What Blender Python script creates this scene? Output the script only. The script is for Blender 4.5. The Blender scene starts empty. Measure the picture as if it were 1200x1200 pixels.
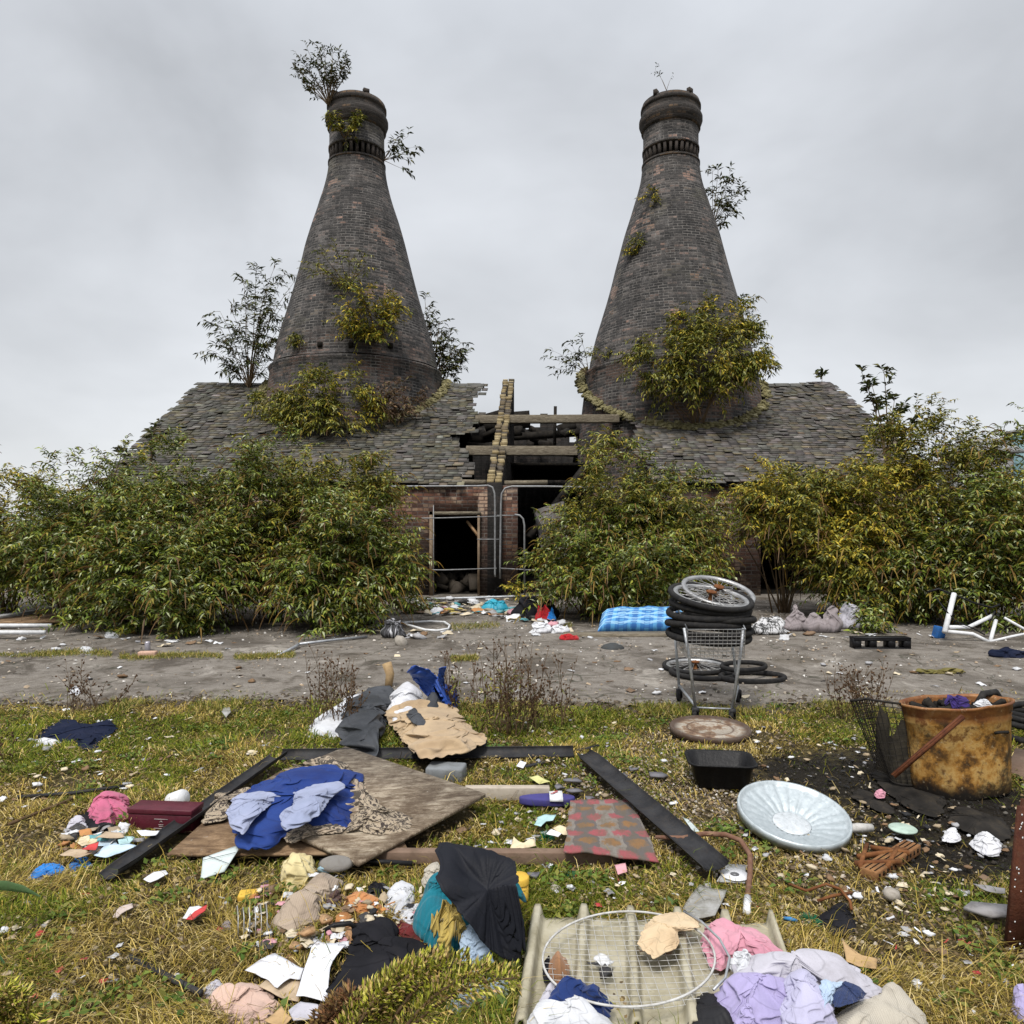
import bpy, math, random
import numpy as np
from mathutils import Vector, Matrix, Euler

# ------------------------------------------------------------ camera, sky, sun, exposure
S = bpy.context.scene
C = S.collection
R = math.radians
F, HY, CH = 860.0, 615.0, 1.5          # focal length and horizon in photo pixels (1200 wide), eye height in metres

cd = bpy.data.cameras.new("camera"); cam = bpy.data.objects.new("camera", cd); C.objects.link(cam)
cd.sensor_width = 36; cd.lens = 36 * F / 1200; cd.shift_y = (HY - 600) / 1200
cd.clip_start = 0.05; cd.clip_end = 3000
cam.location = (0, 0, CH); cam.rotation_euler = (R(90), 0, 0)
S.camera = cam

SUN_EL, SUN_AZ = R(56), R(200)          # azimuth measured from +Y clockwise: behind the viewer, a little left
W = bpy.data.worlds.new("World"); S.world = W; W.use_nodes = True
nt = W.node_tree; nt.nodes.clear()
def wn(t, **k):
    n = nt.nodes.new(t)
    for a, b in k.items(): setattr(n, a, b)
    return n
out = wn('ShaderNodeOutputWorld'); bg = wn('ShaderNodeBackground'); bg.inputs[1].default_value = 0.1
sky = wn('ShaderNodeTexSky', sky_type='NISHITA', sun_disc=False, sun_elevation=SUN_EL, sun_rotation=SUN_AZ)
tc = wn('ShaderNodeTexCoord'); sep = wn('ShaderNodeSeparateXYZ')
nt.links.new(tc.outputs['Generated'], sep.inputs[0])
mp = wn('ShaderNodeMapping'); mp.inputs['Scale'].default_value = (1, 1, 1.7)
nt.links.new(tc.outputs['Generated'], mp.inputs[0])
nz = wn('ShaderNodeTexNoise'); nz.inputs['Scale'].default_value = 2.3; nz.inputs['Detail'].default_value = 5; nz.inputs['Roughness'].default_value = .5; nz.inputs['Distortion'].default_value = .25
nt.links.new(mp.outputs[0], nz.inputs['Vector'])
rp = wn('ShaderNodeValToRGB')             # overcast sky: brightest overhead
e = rp.color_ramp.elements
e[0].position = 0.0; e[0].color = (4.62, 4.7, 4.78, 1); e[1].position = 1.0; e[1].color = (8.6, 8.75, 9.1, 1)
for p, c in ((.12, (4.2, 4.3, 4.44)), (.3, (3.8, 3.92, 4.1)), (.5, (3.6, 3.73, 3.94)), (.62, (4.2, 4.4, 4.7)), (.78, (7.6, 7.8, 8.2))):
    x = e.new(p); x.color = (*c, 1)
nt.links.new(sep.outputs[2], rp.inputs[0])
cr = wn('ShaderNodeMapRange'); cr.inputs[1].default_value = .3; cr.inputs[2].default_value = .7; cr.inputs[3].default_value = .93; cr.inputs[4].default_value = 1.42
nt.links.new(nz.outputs[0], cr.inputs[0])
mu = wn('ShaderNodeVectorMath', operation='MULTIPLY')
nt.links.new(rp.outputs[0], mu.inputs[0]); nt.links.new(cr.outputs[0], mu.inputs[1])
mx = wn('ShaderNodeMix', data_type='RGBA'); mx.inputs[0].default_value = .94
nt.links.new(sky.outputs[0], mx.inputs[6]); nt.links.new(mu.outputs[0], mx.inputs[7])
nt.links.new(mx.outputs[2], bg.inputs[0]); nt.links.new(bg.outputs[0], out.inputs[0])

sd = bpy.data.lights.new("sun", 'SUN'); sd.energy = 2.3; sd.angle = R(13); sd.color = (1, .96, .9)
so = bpy.data.objects.new("sun", sd); C.objects.link(so)
sv = Vector((math.sin(SUN_AZ) * math.cos(SUN_EL), math.cos(SUN_AZ) * math.cos(SUN_EL), math.sin(SUN_EL)))
so.rotation_euler = sv.to_track_quat('Z', 'Y').to_euler(); so.location = sv * 60

S.view_settings.view_transform = 'Standard'; S.view_settings.look = 'None'
S.view_settings.exposure = 0.62; S.view_settings.gamma = 1; S.view_settings.use_curve_mapping = False
S.render.engine = 'CYCLES'
S.cycles.max_bounces = 6; S.cycles.diffuse_bounces = 3; S.cycles.glossy_bounces = 2; S.cycles.transmission_bounces = 4; S.cycles.transparent_max_bounces = 6

# ------------------------------------------------------------ helpers
def G(px, py, z=0.0):
    """the point at height z that the photo shows at (px, py)"""
    D = F * (CH - z) / (py - HY)
    return Vector(((px - 600) / F * D, D, z))
def P(px, py, D):
    return Vector(((px - 600) / F * D, D, CH + (HY - py) / F * D))
def wloc(o):
    v = Vector((0, 0, 0))
    while o is not None:
        v = v + o.location; o = o.parent
    return v
def tag(o, label=None, cat=None, group=None, kind=None):
    if label: o['label'] = label
    if cat: o['category'] = cat
    if group: o['group'] = group
    if kind: o['kind'] = kind
    return o
def thing(name, label, cat, loc=(0, 0, 0), group=None):
    o = bpy.data.objects.new(name, None); C.objects.link(o); o.location = loc
    o.empty_display_size = .1
    return tag(o, label, cat, group)
def npmesh(name, co, faces=None, loops=None, starts=None, col=None, uv=None, smooth=False):
    """mesh from numpy: faces is an (n,k) array, or loops plus starts"""
    me = bpy.data.meshes.new(name)
    co = np.asarray(co, np.float32).reshape(-1, 3)
    if faces is not None:
        faces = np.asarray(faces, np.int32); n, k = faces.shape
        loops = faces.ravel(); starts = np.arange(n, dtype=np.int32) * k
    me.vertices.add(len(co)); me.vertices.foreach_set('co', co.ravel())
    me.loops.add(len(loops)); me.loops.foreach_set('vertex_index', np.asarray(loops, np.int32))
    me.polygons.add(len(starts)); me.polygons.foreach_set('loop_start', np.asarray(starts, np.int32))
    if smooth: me.polygons.foreach_set('use_smooth', np.ones(len(starts), bool))
    me.update(calc_edges=True)
    if col is not None:
        a = me.attributes.new('col', 'FLOAT_COLOR', 'POINT')
        c4 = np.ones((len(co), 4), np.float32); c4[:, :3] = col
        a.data.foreach_set('color', c4.ravel())
    if uv is not None:
        u = me.uv_layers.new(name='UVMap')
        u.data.foreach_set('uv', np.asarray(uv, np.float32)[np.asarray(loops)].ravel())
    return me
def link(name, me, mat=None, parent=None, loc=None):
    o = bpy.data.objects.new(name, me); C.objects.link(o)
    if mat: me.materials.append(mat)
    if parent is not None: o.parent = parent
    if loc is not None: o.location = loc
    return o

class MB:
    """collects shapes in world coordinates and links them as ONE mesh object"""
    def __init__(s): s.v = []; s.f = []; s.uvd = None
    def add(s, vs, fs):
        b = len(s.v); s.v.extend(Vector(v) for v in vs); s.f.extend([tuple(i + b for i in f) for f in fs]); return s
    def box(s, c, size, rot=None):
        c = Vector(c); x, y, z = (k / 2 for k in size)
        vs = [Vector((a * x, b * y, d * z)) for a, b, d in ((-1,-1,-1),(1,-1,-1),(1,1,-1),(-1,1,-1),(-1,-1,1),(1,-1,1),(1,1,1),(-1,1,1))]
        if rot is not None: vs = [rot @ v for v in vs]
        return s.add([v + c for v in vs], [(3,2,1,0),(4,5,6,7),(0,1,5,4),(1,2,6,5),(2,3,7,6),(3,0,4,7)])
    def bbox(s, x0, x1, y0, y1, z0, z1): return s.box(((x0+x1)/2, (y0+y1)/2, (z0+z1)/2), (x1-x0, y1-y0, z1-z0))
    def hexa(s, b4, t4):
        return s.add(list(b4) + list(t4), [(3,2,1,0),(4,5,6,7),(0,1,5,4),(1,2,6,5),(2,3,7,6),(3,0,4,7)])
    def beam(s, a, b, w, h, up=(0, 0, 1)):
        a, b = Vector(a), Vector(b); d = (b - a).normalized(); sx = d.cross(Vector(up)).normalized(); u = sx.cross(d)
        q = lambda p: [p - sx*w/2 - u*h/2, p + sx*w/2 - u*h/2, p + sx*w/2 + u*h/2, p - sx*w/2 + u*h/2]
        return s.add(q(a) + q(b), [(3,2,1,0),(4,5,6,7),(0,1,5,4),(1,2,6,5),(2,3,7,6),(3,0,4,7)])
    def tube(s, pts, r, n=6, closed=False, r1=None, cap=True):
        pts = [Vector(p) for p in pts]; m = len(pts)
        rs = r if isinstance(r, (list, tuple)) else [r + ((r1 if r1 is not None else r) - r) * i / max(1, m - 1) for i in range(m)]
        ref = None; vs = []
        for i, p in enumerate(pts):
            if closed: t = pts[(i + 1) % m] - pts[i - 1]
            else: t = pts[min(i + 1, m - 1)] - pts[max(i - 1, 0)]
            if t.length < 1e-9: t = Vector((0, 0, 1))
            t.normalize()
            if ref is None: ref = t.cross(Vector((0, 0, 1)) if abs(t.z) < .9 else Vector((1, 0, 0)))
            ref = (ref - t * ref.dot(t))
            if ref.length < 1e-6: ref = t.orthogonal()
            ref.normalize(); b = t.cross(ref)
            for k in range(n):
                a = 2 * math.pi * k / n
                vs.append(p + (ref * math.cos(a) + b * math.sin(a)) * rs[i])
        fs = []
        for i in range(m if closed else m - 1):
            j = (i + 1) % m
            for k in range(n):
                l = (k + 1) % n; fs.append((i*n+k, i*n+l, j*n+l, j*n+k))
        if cap and not closed: fs += [tuple(range(n))[::-1], tuple((m-1)*n + k for k in range(n))]
        return s.add(vs, fs)
    def lathe(s, prof, n=32, c=(0, 0, 0), rot=None, rad=None):
        c = Vector(c); vs = []; m = len(prof)
        for i, (r, z) in enumerate(prof):
            for k in range(n):
                a = 2 * math.pi * k / n; rr, zz = rad(r, z, a) if rad else (r, z)
                v = Vector((rr * math.cos(a), rr * math.sin(a), zz))
                vs.append((rot @ v if rot is not None else v) + c)
        fs = [(i*n+k, i*n+(k+1) % n, (i+1)*n+(k+1) % n, (i+1)*n+k) for i in range(m-1) for k in range(n)]
        return s.add(vs, fs)
    def prism(s, poly, h):
        """closed slab: poly = 3D points, thickened upward by h"""
        poly = [Vector(p) for p in poly]; n = len(poly); u = Vector((0, 0, h))
        a = sum((poly[i].x * poly[(i+1) % n].y - poly[(i+1) % n].x * poly[i].y) for i in range(n))
        if a < 0: poly = poly[::-1]
        return s.add(poly + [p + u for p in poly], [tuple(range(n))[::-1], tuple(range(n, 2*n))] + [(i, (i+1) % n, (i+1) % n + n, i + n) for i in range(n)])
    def build(s, name, mat, parent=None, smooth=False, bevel=0, base=None):
        co = np.array([tuple(v) for v in s.v], np.float32)
        if parent is not None: off = wloc(parent)
        elif base is not None: off = Vector(base)
        else: off = Vector((float(co[:, 0].mean()), float(co[:, 1].mean()), float(co[:, 2].min())))
        co -= np.array(tuple(off), np.float32)
        loops = [i for f in s.f for i in f]; starts = np.cumsum([0] + [len(f) for f in s.f[:-1]])
        me = npmesh(name, co, loops=loops, starts=starts, smooth=smooth)
        o = link(name, me, mat, parent)
        if parent is None: o.location = off
        if bevel:
            b = o.modifiers.new('bevel', 'BEVEL'); b.width = bevel; b.segments = 2; b.limit_method = 'ANGLE'; b.angle_limit = R(40)
        return o

# value noise
class VN:
    def __init__(s, seed): s.t = np.random.RandomState(seed).rand(64, 64).astype(np.float32)
    def __call__(s, x, y):
        x = np.asarray(x, np.float32); y = np.asarray(y, np.float32)
        xi = np.floor(x).astype(int); yi = np.floor(y).astype(int); fx = x - xi; fy = y - yi
        fx = fx*fx*(3-2*fx); fy = fy*fy*(3-2*fy); t = s.t
        a = t[xi & 63, yi & 63]; b = t[(xi+1) & 63, yi & 63]; c = t[xi & 63, (yi+1) & 63]; d = t[(xi+1) & 63, (yi+1) & 63]
        return (a*(1-fx)+b*fx)*(1-fy) + (c*(1-fx)+d*fx)*fy
def inpoly(x, y, poly):
    r = np.zeros(x.shape, bool); n = len(poly)
    for i in range(n):
        x0, y0 = poly[i]; x1, y1 = poly[i-1]
        if y0 == y1: continue
        r ^= ((y0 > y) != (y1 > y)) & (x < (x1-x0)*(y-y0)/(y1-y0)+x0)
    return r
FOOT = []                                # outlines on the ground where no grass may poke through
def foot(pts): FOOT.append([(p[0], p[1]) for p in pts])

# ------------------------------------------------------------ materials
MATS = {}
class NT:
    def __init__(s, name):
        s.m = bpy.data.materials.new(name); s.m.use_nodes = True; s.t = s.m.node_tree; s.t.nodes.clear()
        s.o = s.n('ShaderNodeOutputMaterial'); s.b = s.n('ShaderNodeBsdfPrincipled'); s.l(s.b.outputs[0], s.o.inputs[0])
    def n(s, ty, ins=None, **k):
        x = s.t.nodes.new(ty)
        for a, b in k.items(): setattr(x, a, b)
        for a, b in (ins or {}).items():
            if hasattr(b, 'is_output'): s.l(b, x.inputs[a])
            else: x.inputs[a].default_value = b
        return x
    def l(s, a, b): s.t.links.new(a, b)
    def co(s, kind='Object'): return s.n('ShaderNodeTexCoord').outputs[kind]
    def noise(s, vec, scale, det=4, rough=.55, dist=0): return s.n('ShaderNodeTexNoise', {'Vector': vec, 'Scale': scale, 'Detail': det, 'Roughness': rough, 'Distortion': dist}).outputs[0]
    def ramp(s, f, stops, interp='LINEAR'):
        r = s.n('ShaderNodeValToRGB', {0: f}); r.color_ramp.interpolation = interp; e = r.color_ramp.elements
        while len(e) < len(stops): e.new(.5)
        for x, (p, c) in zip(e, stops): x.position = p; x.color = (*c, 1) if len(c) == 3 else c
        return r.outputs[0]
    def math(s, op, a, b=0.0, c=None):
        ins = {0: a, 1: b}
        if c is not None: ins[2] = c
        return s.n('ShaderNodeMath', ins, operation=op).outputs[0]
    def mix(s, f, a, b, mode='MIX'): return s.n('ShaderNodeMix', {0: f, 6: a, 7: b}, data_type='RGBA', blend_type=mode).outputs[2]
    def rng(s, v, a, b, c, d): return s.n('ShaderNodeMapRange', {0: v, 1: a, 2: b, 3: c, 4: d}).outputs[0]
    def bump(s, h, st=.3, dist=.01): s.l(s.n('ShaderNodeBump', {'Height': h, 'Strength': st, 'Distance': dist}).outputs[0], s.b.inputs['Normal'])
    def base(s, c): s.l(c, s.b.inputs['Base Color'])
    def set(s, **k):
        for a, b in k.items(): s.b.inputs[a.replace('_', ' ')].default_value = b
        return s
def c4(c): return (*c, 1)
def mat(name, c, c2=None, rough=.8, scale=7, spec=.3, metal=0, bump=.25, bscale=60, dirt=.35, dcol=(.07, .055, .035), bdist=.01, weave=0, crumple=False, seam=False):
    """plain worn surface: two tones in blotches, a little dirt, fine bump"""
    if name in MATS: return MATS[name]
    t = NT(name); v = t.co(); c2 = c2 or tuple(x * .72 for x in c)
    spec = spec * .55; a = t.mix(t.rng(t.noise(v, scale, 5, .6), .35, .65, 0, 1), c4(c), c4(c2))
    if seam:                             # stitched hem and a couple of seams
        q = t.n('ShaderNodeSeparateXYZ', {0: t.n('ShaderNodeVectorMath', {0: t.co('UV'), 1: t.n('ShaderNodeVectorMath', {0: t.n('ShaderNodeTexNoise', {'Vector': t.co('UV'), 'Scale': 3.0}).outputs[1], 1: (.07, .07, 0)}, operation='MULTIPLY').outputs[0]}, operation='ADD').outputs[0]})
        ln_ = None
        for k_, p_ in ((0, .33), (0, .72), (1, .26), (0, .075), (0, .99), (1, .075), (1, .99)):
            w_ = t.rng(t.math('ABSOLUTE', t.math('SUBTRACT', q.outputs[k_], p_)), .0, .010, .38, 0); ln_ = w_ if ln_ is None else t.math('MAXIMUM', ln_, w_)
        a = t.mix(ln_, a, c4(tuple(x * .35 for x in c)))
    d = t.rng(t.noise(v, scale * 2.3, 6, .7, .4), .50, .70, 0, dirt)
    t.base(t.mix(d, a, c4(dcol))); t.set(Roughness=rough, Metallic=metal); t.b.inputs['Specular IOR Level'].default_value = spec
    h = t.noise(v, bscale, 4, .6)
    if weave: h = t.math('ADD', h, t.n('ShaderNodeTexWave', {'Vector': v, 'Scale': weave, 'Distortion': 2.0}).outputs[1])
    if crumple:
        rn = t.n('ShaderNodeTexNoise', {'Vector': v, 'Scale': 11.0, 'Detail': 3.0, 'Roughness': .55, 'Distortion': .7}, noise_type='RIDGED_MULTIFRACTAL').outputs[0]
        b2 = t.n('ShaderNodeBump', {'Height': rn, 'Strength': .32, 'Distance': .012}); b1 = t.n('ShaderNodeBump', {'Height': h, 'Strength': bump, 'Distance': bdist, 'Normal': b2.outputs[0]}); t.l(b1.outputs[0], t.b.inputs['Normal'])
    else: t.bump(h, bump, bdist)
    MATS[name] = t.m; return t.m
def cloth_mat(name, c, c2=None, dirt=.42, spec=.15, rough=.92, scale=5, weave=0, sheen=.15):
    m = mat(name, c, c2 or tuple(x * .8 for x in c), rough=rough, spec=spec, scale=scale, bump=.35, bscale=140, dirt=dirt, weave=weave, bdist=.004, crumple=True, seam=True)
    b = [n for n in m.node_tree.nodes if n.type == 'BSDF_PRINCIPLED'][0]; b.inputs['Sheen Weight'].default_value = sheen
    return m
def brick_mat(name, stops, mortar, coord='box', bw=.235, rh=.078, ms=.012, stain=None, bump=.7, streak=False):
    t = NT(name)
    if coord == 'uv': v = t.co('UV')
    else:
        s = t.n('ShaderNodeSeparateXYZ', {0: t.n('ShaderNodeNewGeometry').outputs['Position']})
        v = t.n('ShaderNodeCombineXYZ', {0: t.math('ADD', s.outputs[0], s.outputs[1]), 1: s.outputs[2]}).outputs[0]
    ob = t.n('ShaderNodeNewGeometry').outputs['Position']
    wob = t.n('ShaderNodeVectorMath', {0: t.n('ShaderNodeTexNoise', {'Vector': v, 'Scale': 3.0}).outputs[1], 1: (.016, .02, 0)}, operation='MULTIPLY').outputs[0]
    v = t.n('ShaderNodeVectorMath', {0: v, 1: wob}, operation='ADD').outputs[0]
    br = t.n('ShaderNodeTexBrick', {'Vector': v, 'Scale': 1.0, 'Mortar Size': ms, 'Mortar Smooth': .3, 'Brick Width': bw, 'Row Height': rh})
    s = t.n('ShaderNodeSeparateXYZ', {0: v})
    row = t.math('FLOOR', t.math('DIVIDE', s.outputs[1], rh))
    odd = t.math('FLOORED_MODULO', row, 2.0)
    colm = t.math('FLOOR', t.math('ADD', t.math('DIVIDE', s.outputs[0], bw), t.math('MULTIPLY', odd, .5)))
    wn_ = t.n('ShaderNodeTexWhiteNoise', {'Vector': t.n('ShaderNodeCombineXYZ', {0: colm, 1: row}).outputs[0]}, noise_dimensions='2D').outputs[0]
    bc = t.ramp(wn_, stops)
    big = t.noise(ob, .9, 6, .65)
    bc = t.mix(t.rng(big, .38, .68, 0, .6), bc, c4(tuple(x * .55 for x in stops[0][1])))
    if stain:                            # patches where the sooty face has spalled off or weed has grown
        for colr, sc, lo, hi, amt, off in stain:
            ov = t.n('ShaderNodeVectorMath', {0: ob, 1: off}, operation='ADD').outputs[0]
            p = t.rng(t.math('ADD', t.noise(ov, sc, 3, .5), t.math('MULTIPLY', wn_, .16)), lo, hi, 0, amt)
            bc = t.mix(p, bc, c4(colr))
    if streak:
        sv_ = t.n('ShaderNodeMapping', {'Vector': ob, 'Scale': (2.2, 2.2, .16)}).outputs[0]
        bc = t.mix(t.rng(t.noise(sv_, 1.6, 5, .65), .46, .66, 0, .85), bc, c4((.014, .013, .013)))
        bc = t.mix(t.rng(t.noise(sv_, 2.3, 4, .6, .3), .60, .75, 0, .5), bc, c4((.21, .20, .195)))
        zz_ = t.n('ShaderNodeSeparateXYZ', {0: ob}).outputs[2]
        lo_ = t.math('MULTIPLY', t.rng(zz_, 5.2, 6.6, 1, 0), t.rng(t.math('ADD', t.noise(ob, 1.5, 4, .6), t.math('MULTIPLY', wn_, .15)), .54, .68, 0, .7))
        bc = t.mix(lo_, bc, c4((.15, .088, .066)))
    mo = t.mix(t.rng(t.noise(ob, 2.6, 5, .75), .42, .62, .15, .95), c4(tuple(x * .6 for x in stops[1][1])), c4(mortar))
    col = t.mix(t.rng(br.outputs['Fac'], .2, .9, 0, 1), bc, mo)
    t.base(t.mix(t.rng(t.noise(ob, 18, 5, .7), .45, .8, 0, .55), col, c4(tuple(x * .4 for x in stops[0][1]))))
    h = t.math('ADD', t.math('MULTIPLY', br.outputs['Fac'], -1.0), t.math('ADD', t.math('MULTIPLY', wn_, .5), t.noise(ob, 40, 4, .7)))
    t.set(Roughness=.88); t.b.inputs['Specular IOR Level'].default_value = .3; t.bump(h, bump, .02)
    return t.m
def attr_mat(name, rough=.6, trans=.25, spec=.35):
    t = NT(name); a = t.n('ShaderNodeAttribute', attribute_name='col').outputs[0]
    t.base(a); t.set(Roughness=rough); t.b.inputs['Specular IOR Level'].default_value = spec
    if trans:
        tr = t.n('ShaderNodeBsdfTranslucent', {0: a}); mxs = t.n('ShaderNodeMixShader', {0: trans})
        t.l(t.b.outputs[0], mxs.inputs[1]); t.l(tr.outputs[0], mxs.inputs[2]); t.l(mxs.outputs[0], t.o.inputs[0])
    return t.m
M_leaf = attr_mat('leaf', .55, .16, .22)
M_blade = attr_mat('grass_blade', .8, .15, .1)
M_chip = attr_mat('chip', .85, 0, .3)
M_stem = mat('stem_bark', (.09, .06, .035), (.14, .1, .06), rough=.9, scale=20)
M_spike = attr_mat('seed_head', .9, .1, .1)
M_twig = mat('dry_twig', (.075, .045, .025), (.13, .085, .045), rough=.9, scale=25)

# ------------------------------------------------------------ ground and yard
def ground_mat():
    t = NT('soil'); v = t.co('Object')
    n1 = t.noise(v, .9, 6, .65); n2 = t.noise(v, 9, 6, .7); n3 = t.noise(v, 70, 4, .7)
    c = t.ramp(t.math('ADD', t.math('MULTIPLY', n1, .5), t.math('MULTIPLY', n2, .5)), [(.3, (.022, .016, .010)), (.45, (.055, .040, .021)), (.55, (.085, .07, .026)), (.7, (.06, .065, .018))])
    c = t.mix(t.rng(n3, .35, .75, 0, .75), c, c4((.13, .10, .055)))
    bf = None                            # the burnt patch round the tub
    for q, ra in ((G(1085, 925), .85), (G(965, 905), .5), (G(1120, 1000), .5)):
        dd_ = t.n('ShaderNodeVectorMath', {0: v, 1: tuple(q)}, operation='DISTANCE').outputs[1]
        f_ = t.rng(t.math('ADD', dd_, t.math('MULTIPLY', t.math('SUBTRACT', n2, .5), 1.1)), ra * .6, ra, 1, 0)
        bf = f_ if bf is None else t.math('MAXIMUM', bf, f_)
    c = t.mix(t.math('MULTIPLY', bf, .92), c, c4((.014, .012, .010)))
    t.base(c); t.set(Roughness=.95); t.b.inputs['Specular IOR Level'].default_value = .15; t.bump(t.math('ADD', n3, t.math('MULTIPLY', n2, 2.0)), .9, .03); return t.m
gx = np.concatenate([[-900, -200, -40], np.linspace(-9, 9, 91), [40, 200, 900]])
gy = np.concatenate([[-900, -60, -5], np.linspace(.6, 12, 96), [16, 40, 200, 1200]])
vn1, vn2, vn3 = VN(11), VN(12), VN(13)
def gz(x, y):
    """gentle unevenness of the verge"""
    m = np.clip((6.1 - y) / .8, 0, 1) * np.clip((y - .5) / .5, 0, 1) * np.clip((9 - np.abs(x)) / 2, 0, 1)
    return (.035 * (vn1(x * 1.7, y * 1.7) - .5) + .02 * (vn2(x * 6, y * 6) - .5)) * m
X, Y = np.meshgrid(gx, gy)
co = np.stack([X, Y, gz(X, Y) - .01], -1).reshape(-1, 3); nx = len(gx)
fi = np.array([[j*nx+i, j*nx+i+1, (j+1)*nx+i+1, (j+1)*nx+i] for j in range(len(gy)-1) for i in range(nx-1)])
tag(link('ground', npmesh('ground', co, fi, smooth=True), ground_mat()), kind='structure')

def yard_mat():
    t = NT('worn_asphalt'); v = t.co('Object')
    st = t.n('ShaderNodeMapping', {'Vector': v, 'Scale': (.9, .9, 1)}).outputs[0]
    n1 = t.noise(st, 1.1, 6, .65, .6); n2 = t.noise(v, 6, 6, .75); n3 = t.noise(v, 130, 3, .8)
    c = t.ramp(n1, [(.28, (.075, .063, .05)), (.42, (.215, .19, .162)), (.54, (.29, .26, .225)), (.66, (.135, .112, .085))])
    c = t.mix(t.rng(n2, .48, .68, 0, .8), c, c4((.085, .066, .045)))
    c = t.mix(t.rng(t.noise(v, 22, 4, .8), .58, .72, 0, .7), c, c4((.30, .28, .26)))
    c = t.mix(t.rng(n3, .3, .7, .7, 0), c, c4((.05, .045, .04)))
    c = t.mix(t.rng(n3, .62, .75, 0, .55), c, c4((.42, .40, .37)))
    n5 = t.noise(t.n('ShaderNodeMapping', {'Vector': v, 'Scale': (.8, .7, 1)}).outputs[0], 1.5, 9, .72, .6)
    c = t.mix(t.rng(n5, .52, .60, 0, .7), c, c4((.05, .040, .030)))
    c = t.mix(t.rng(n5, .40, .34, 0, .6), c, c4((.37, .34, .30)))
    cr_ = t.n('ShaderNodeTexVoronoi', {'Vector': t.n('ShaderNodeVectorMath', {0: v, 1: t.n('ShaderNodeTexNoise', {'Vector': v, 'Scale': 2.0}).outputs[1]}, operation='ADD').outputs[0], 'Scale': .7}, feature='DISTANCE_TO_EDGE').outputs[0]
    c = t.mix(t.rng(cr_, 0, .012, .8, 0), c, c4((.035, .035, .022)))
    t.base(c); t.set(Roughness=.9); t.b.inputs['Specular IOR Level'].default_value = .25
    t.bump(t.math('ADD', n3, t.math('MULTIPLY', n2, 1.5)), .7, .012); return t.m
xs = np.linspace(-12, 12, 161)
near = 6.02 + .28 * (vn1(xs * 1.1, 3 + 0 * xs) - .5) + .22 * (vn2(xs * 4, 1 + 0 * xs) - .5) + np.clip((xs - 2.4) * -.12, -.4, .0)
near = np.where(xs < -1.5, near + .12, near)
rows = np.linspace(0, 1, 22)
co = np.array([[x, n_ + (17.5 - n_) * r_, .004 + .018 * float(vn1(x * .9, (n_ + (15.2 - n_) * r_) * .9) - .5) * min(1, r_ * 6)] for r_ in rows for x, n_ in zip(xs, near)])
nx = len(xs)
fi = np.array([[j*nx+i, j*nx+i+1, (j+1)*nx+i+1, (j+1)*nx+i] for j in range(len(rows)-1) for i in range(nx-1)])
co[:, 2] += .008
tag(link('yard_road', npmesh('yard_road', co, fi, smooth=True), yard_mat()), kind='structure')

# ------------------------------------------------------------ the pottery: two bottle kilns over one roofed workshop
K_STOPS = [(0, (.028, .027, .027)), (.3, (.052, .049, .048)), (.6, (.082, .075, .072)), (.84, (.122, .108, .10)), (.95, (.16, .125, .11)), (1, (.22, .155, .13))]
def kmat(name, off): return brick_mat(name, K_STOPS, (.185, .172, .16), 'uv', stain=[((.34, .21, .16), 1.25, .735, .78, .7, off), ((.075, .075, .03), .9, .66, .85, .5, (3, 1, off[2])), ((.17, .165, .165), .7, .60, .8, .45, (9, 4, 2))], streak=True)
M_slate = None
PROF = [(0, 2.75), (3.4, 2.66), (5.0, 2.52), (5.66, 2.42), (5.70, 2.36), (6.31, 2.27), (7.2, 2.0), (7.89, 1.80), (8.8, 1.545), (9.49, 1.37), (10.3, 1.09), (11.0, .875), (11.35, .81), (11.5, .80)]
def prof_r(z): return float(np.interp(z, [p[0] for p in PROF], [p[1] for p in PROF]))
def lathe_uv(prof, n, rnd, jit=.010):
    m = len(prof); a = np.linspace(0, 2 * np.pi, n + 1); vs = []; uv = []
    z = np.array([p[0] for p in prof]); r = np.array([p[1] for p in prof])
    A, I = np.meshgrid(a, np.arange(m)); Rr = r[I]; Zz = z[I]
    dr = rnd((np.cos(A) + 2) * 5 + np.sin(A) * 4, Zz * 2.2) - .5
    big = rnd((np.cos(A) + 2) * 1.6, Zz * .5 + np.sin(A)) - .5
    Rr = Rr + jit * 2 * dr + .05 * big * np.clip(Rr - .7, 0, 1)
    ang = np.where(A > np.pi, A - 2 * np.pi, A)
    co = np.stack([Rr * np.sin(A + np.pi), Rr * np.cos(A + np.pi), Zz], -1)      # a = 0 faces the viewer
    # arc length at a rounded radius keeps brick size even
    U = np.where(A > np.pi, A - 2 * np.pi, A) * Rr
    L = np.concatenate([[0], np.cumsum(np.hypot(np.diff(z), np.diff(r)))])
    UV = np.stack([U, L[I]], -1)
    # seam faces at the back get their own verts: split mesh at pi
    f = []
    for i in range(m - 1):
        for k in range(n):
            if k == n // 2: pass
            f.append((i*(n+1)+k, i*(n+1)+k+1, (i+1)*(n+1)+k+1, (i+1)*(n+1)+k))
    return co.reshape(-1, 3), np.array(f), UV.reshape(-1, 2)
def dense(prof, step):
    o = []
    for (z0, r0), (z1, r1) in zip(prof, prof[1:]):
        k = max(1, int((z1 - z0) / step)) if z1 - z0 > .1 else 1
        o += [(z0 + (z1 - z0) * i / k, r0 + (r1 - r0) * i / k) for i in range(k)]
    return o + [prof[-1]]
M_dark = mat('soot_and_hole_shade', (.012, .011, .010), rough=.95, spec=.1)  # sooty black, also painted in as the shade of holes and recesses
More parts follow.
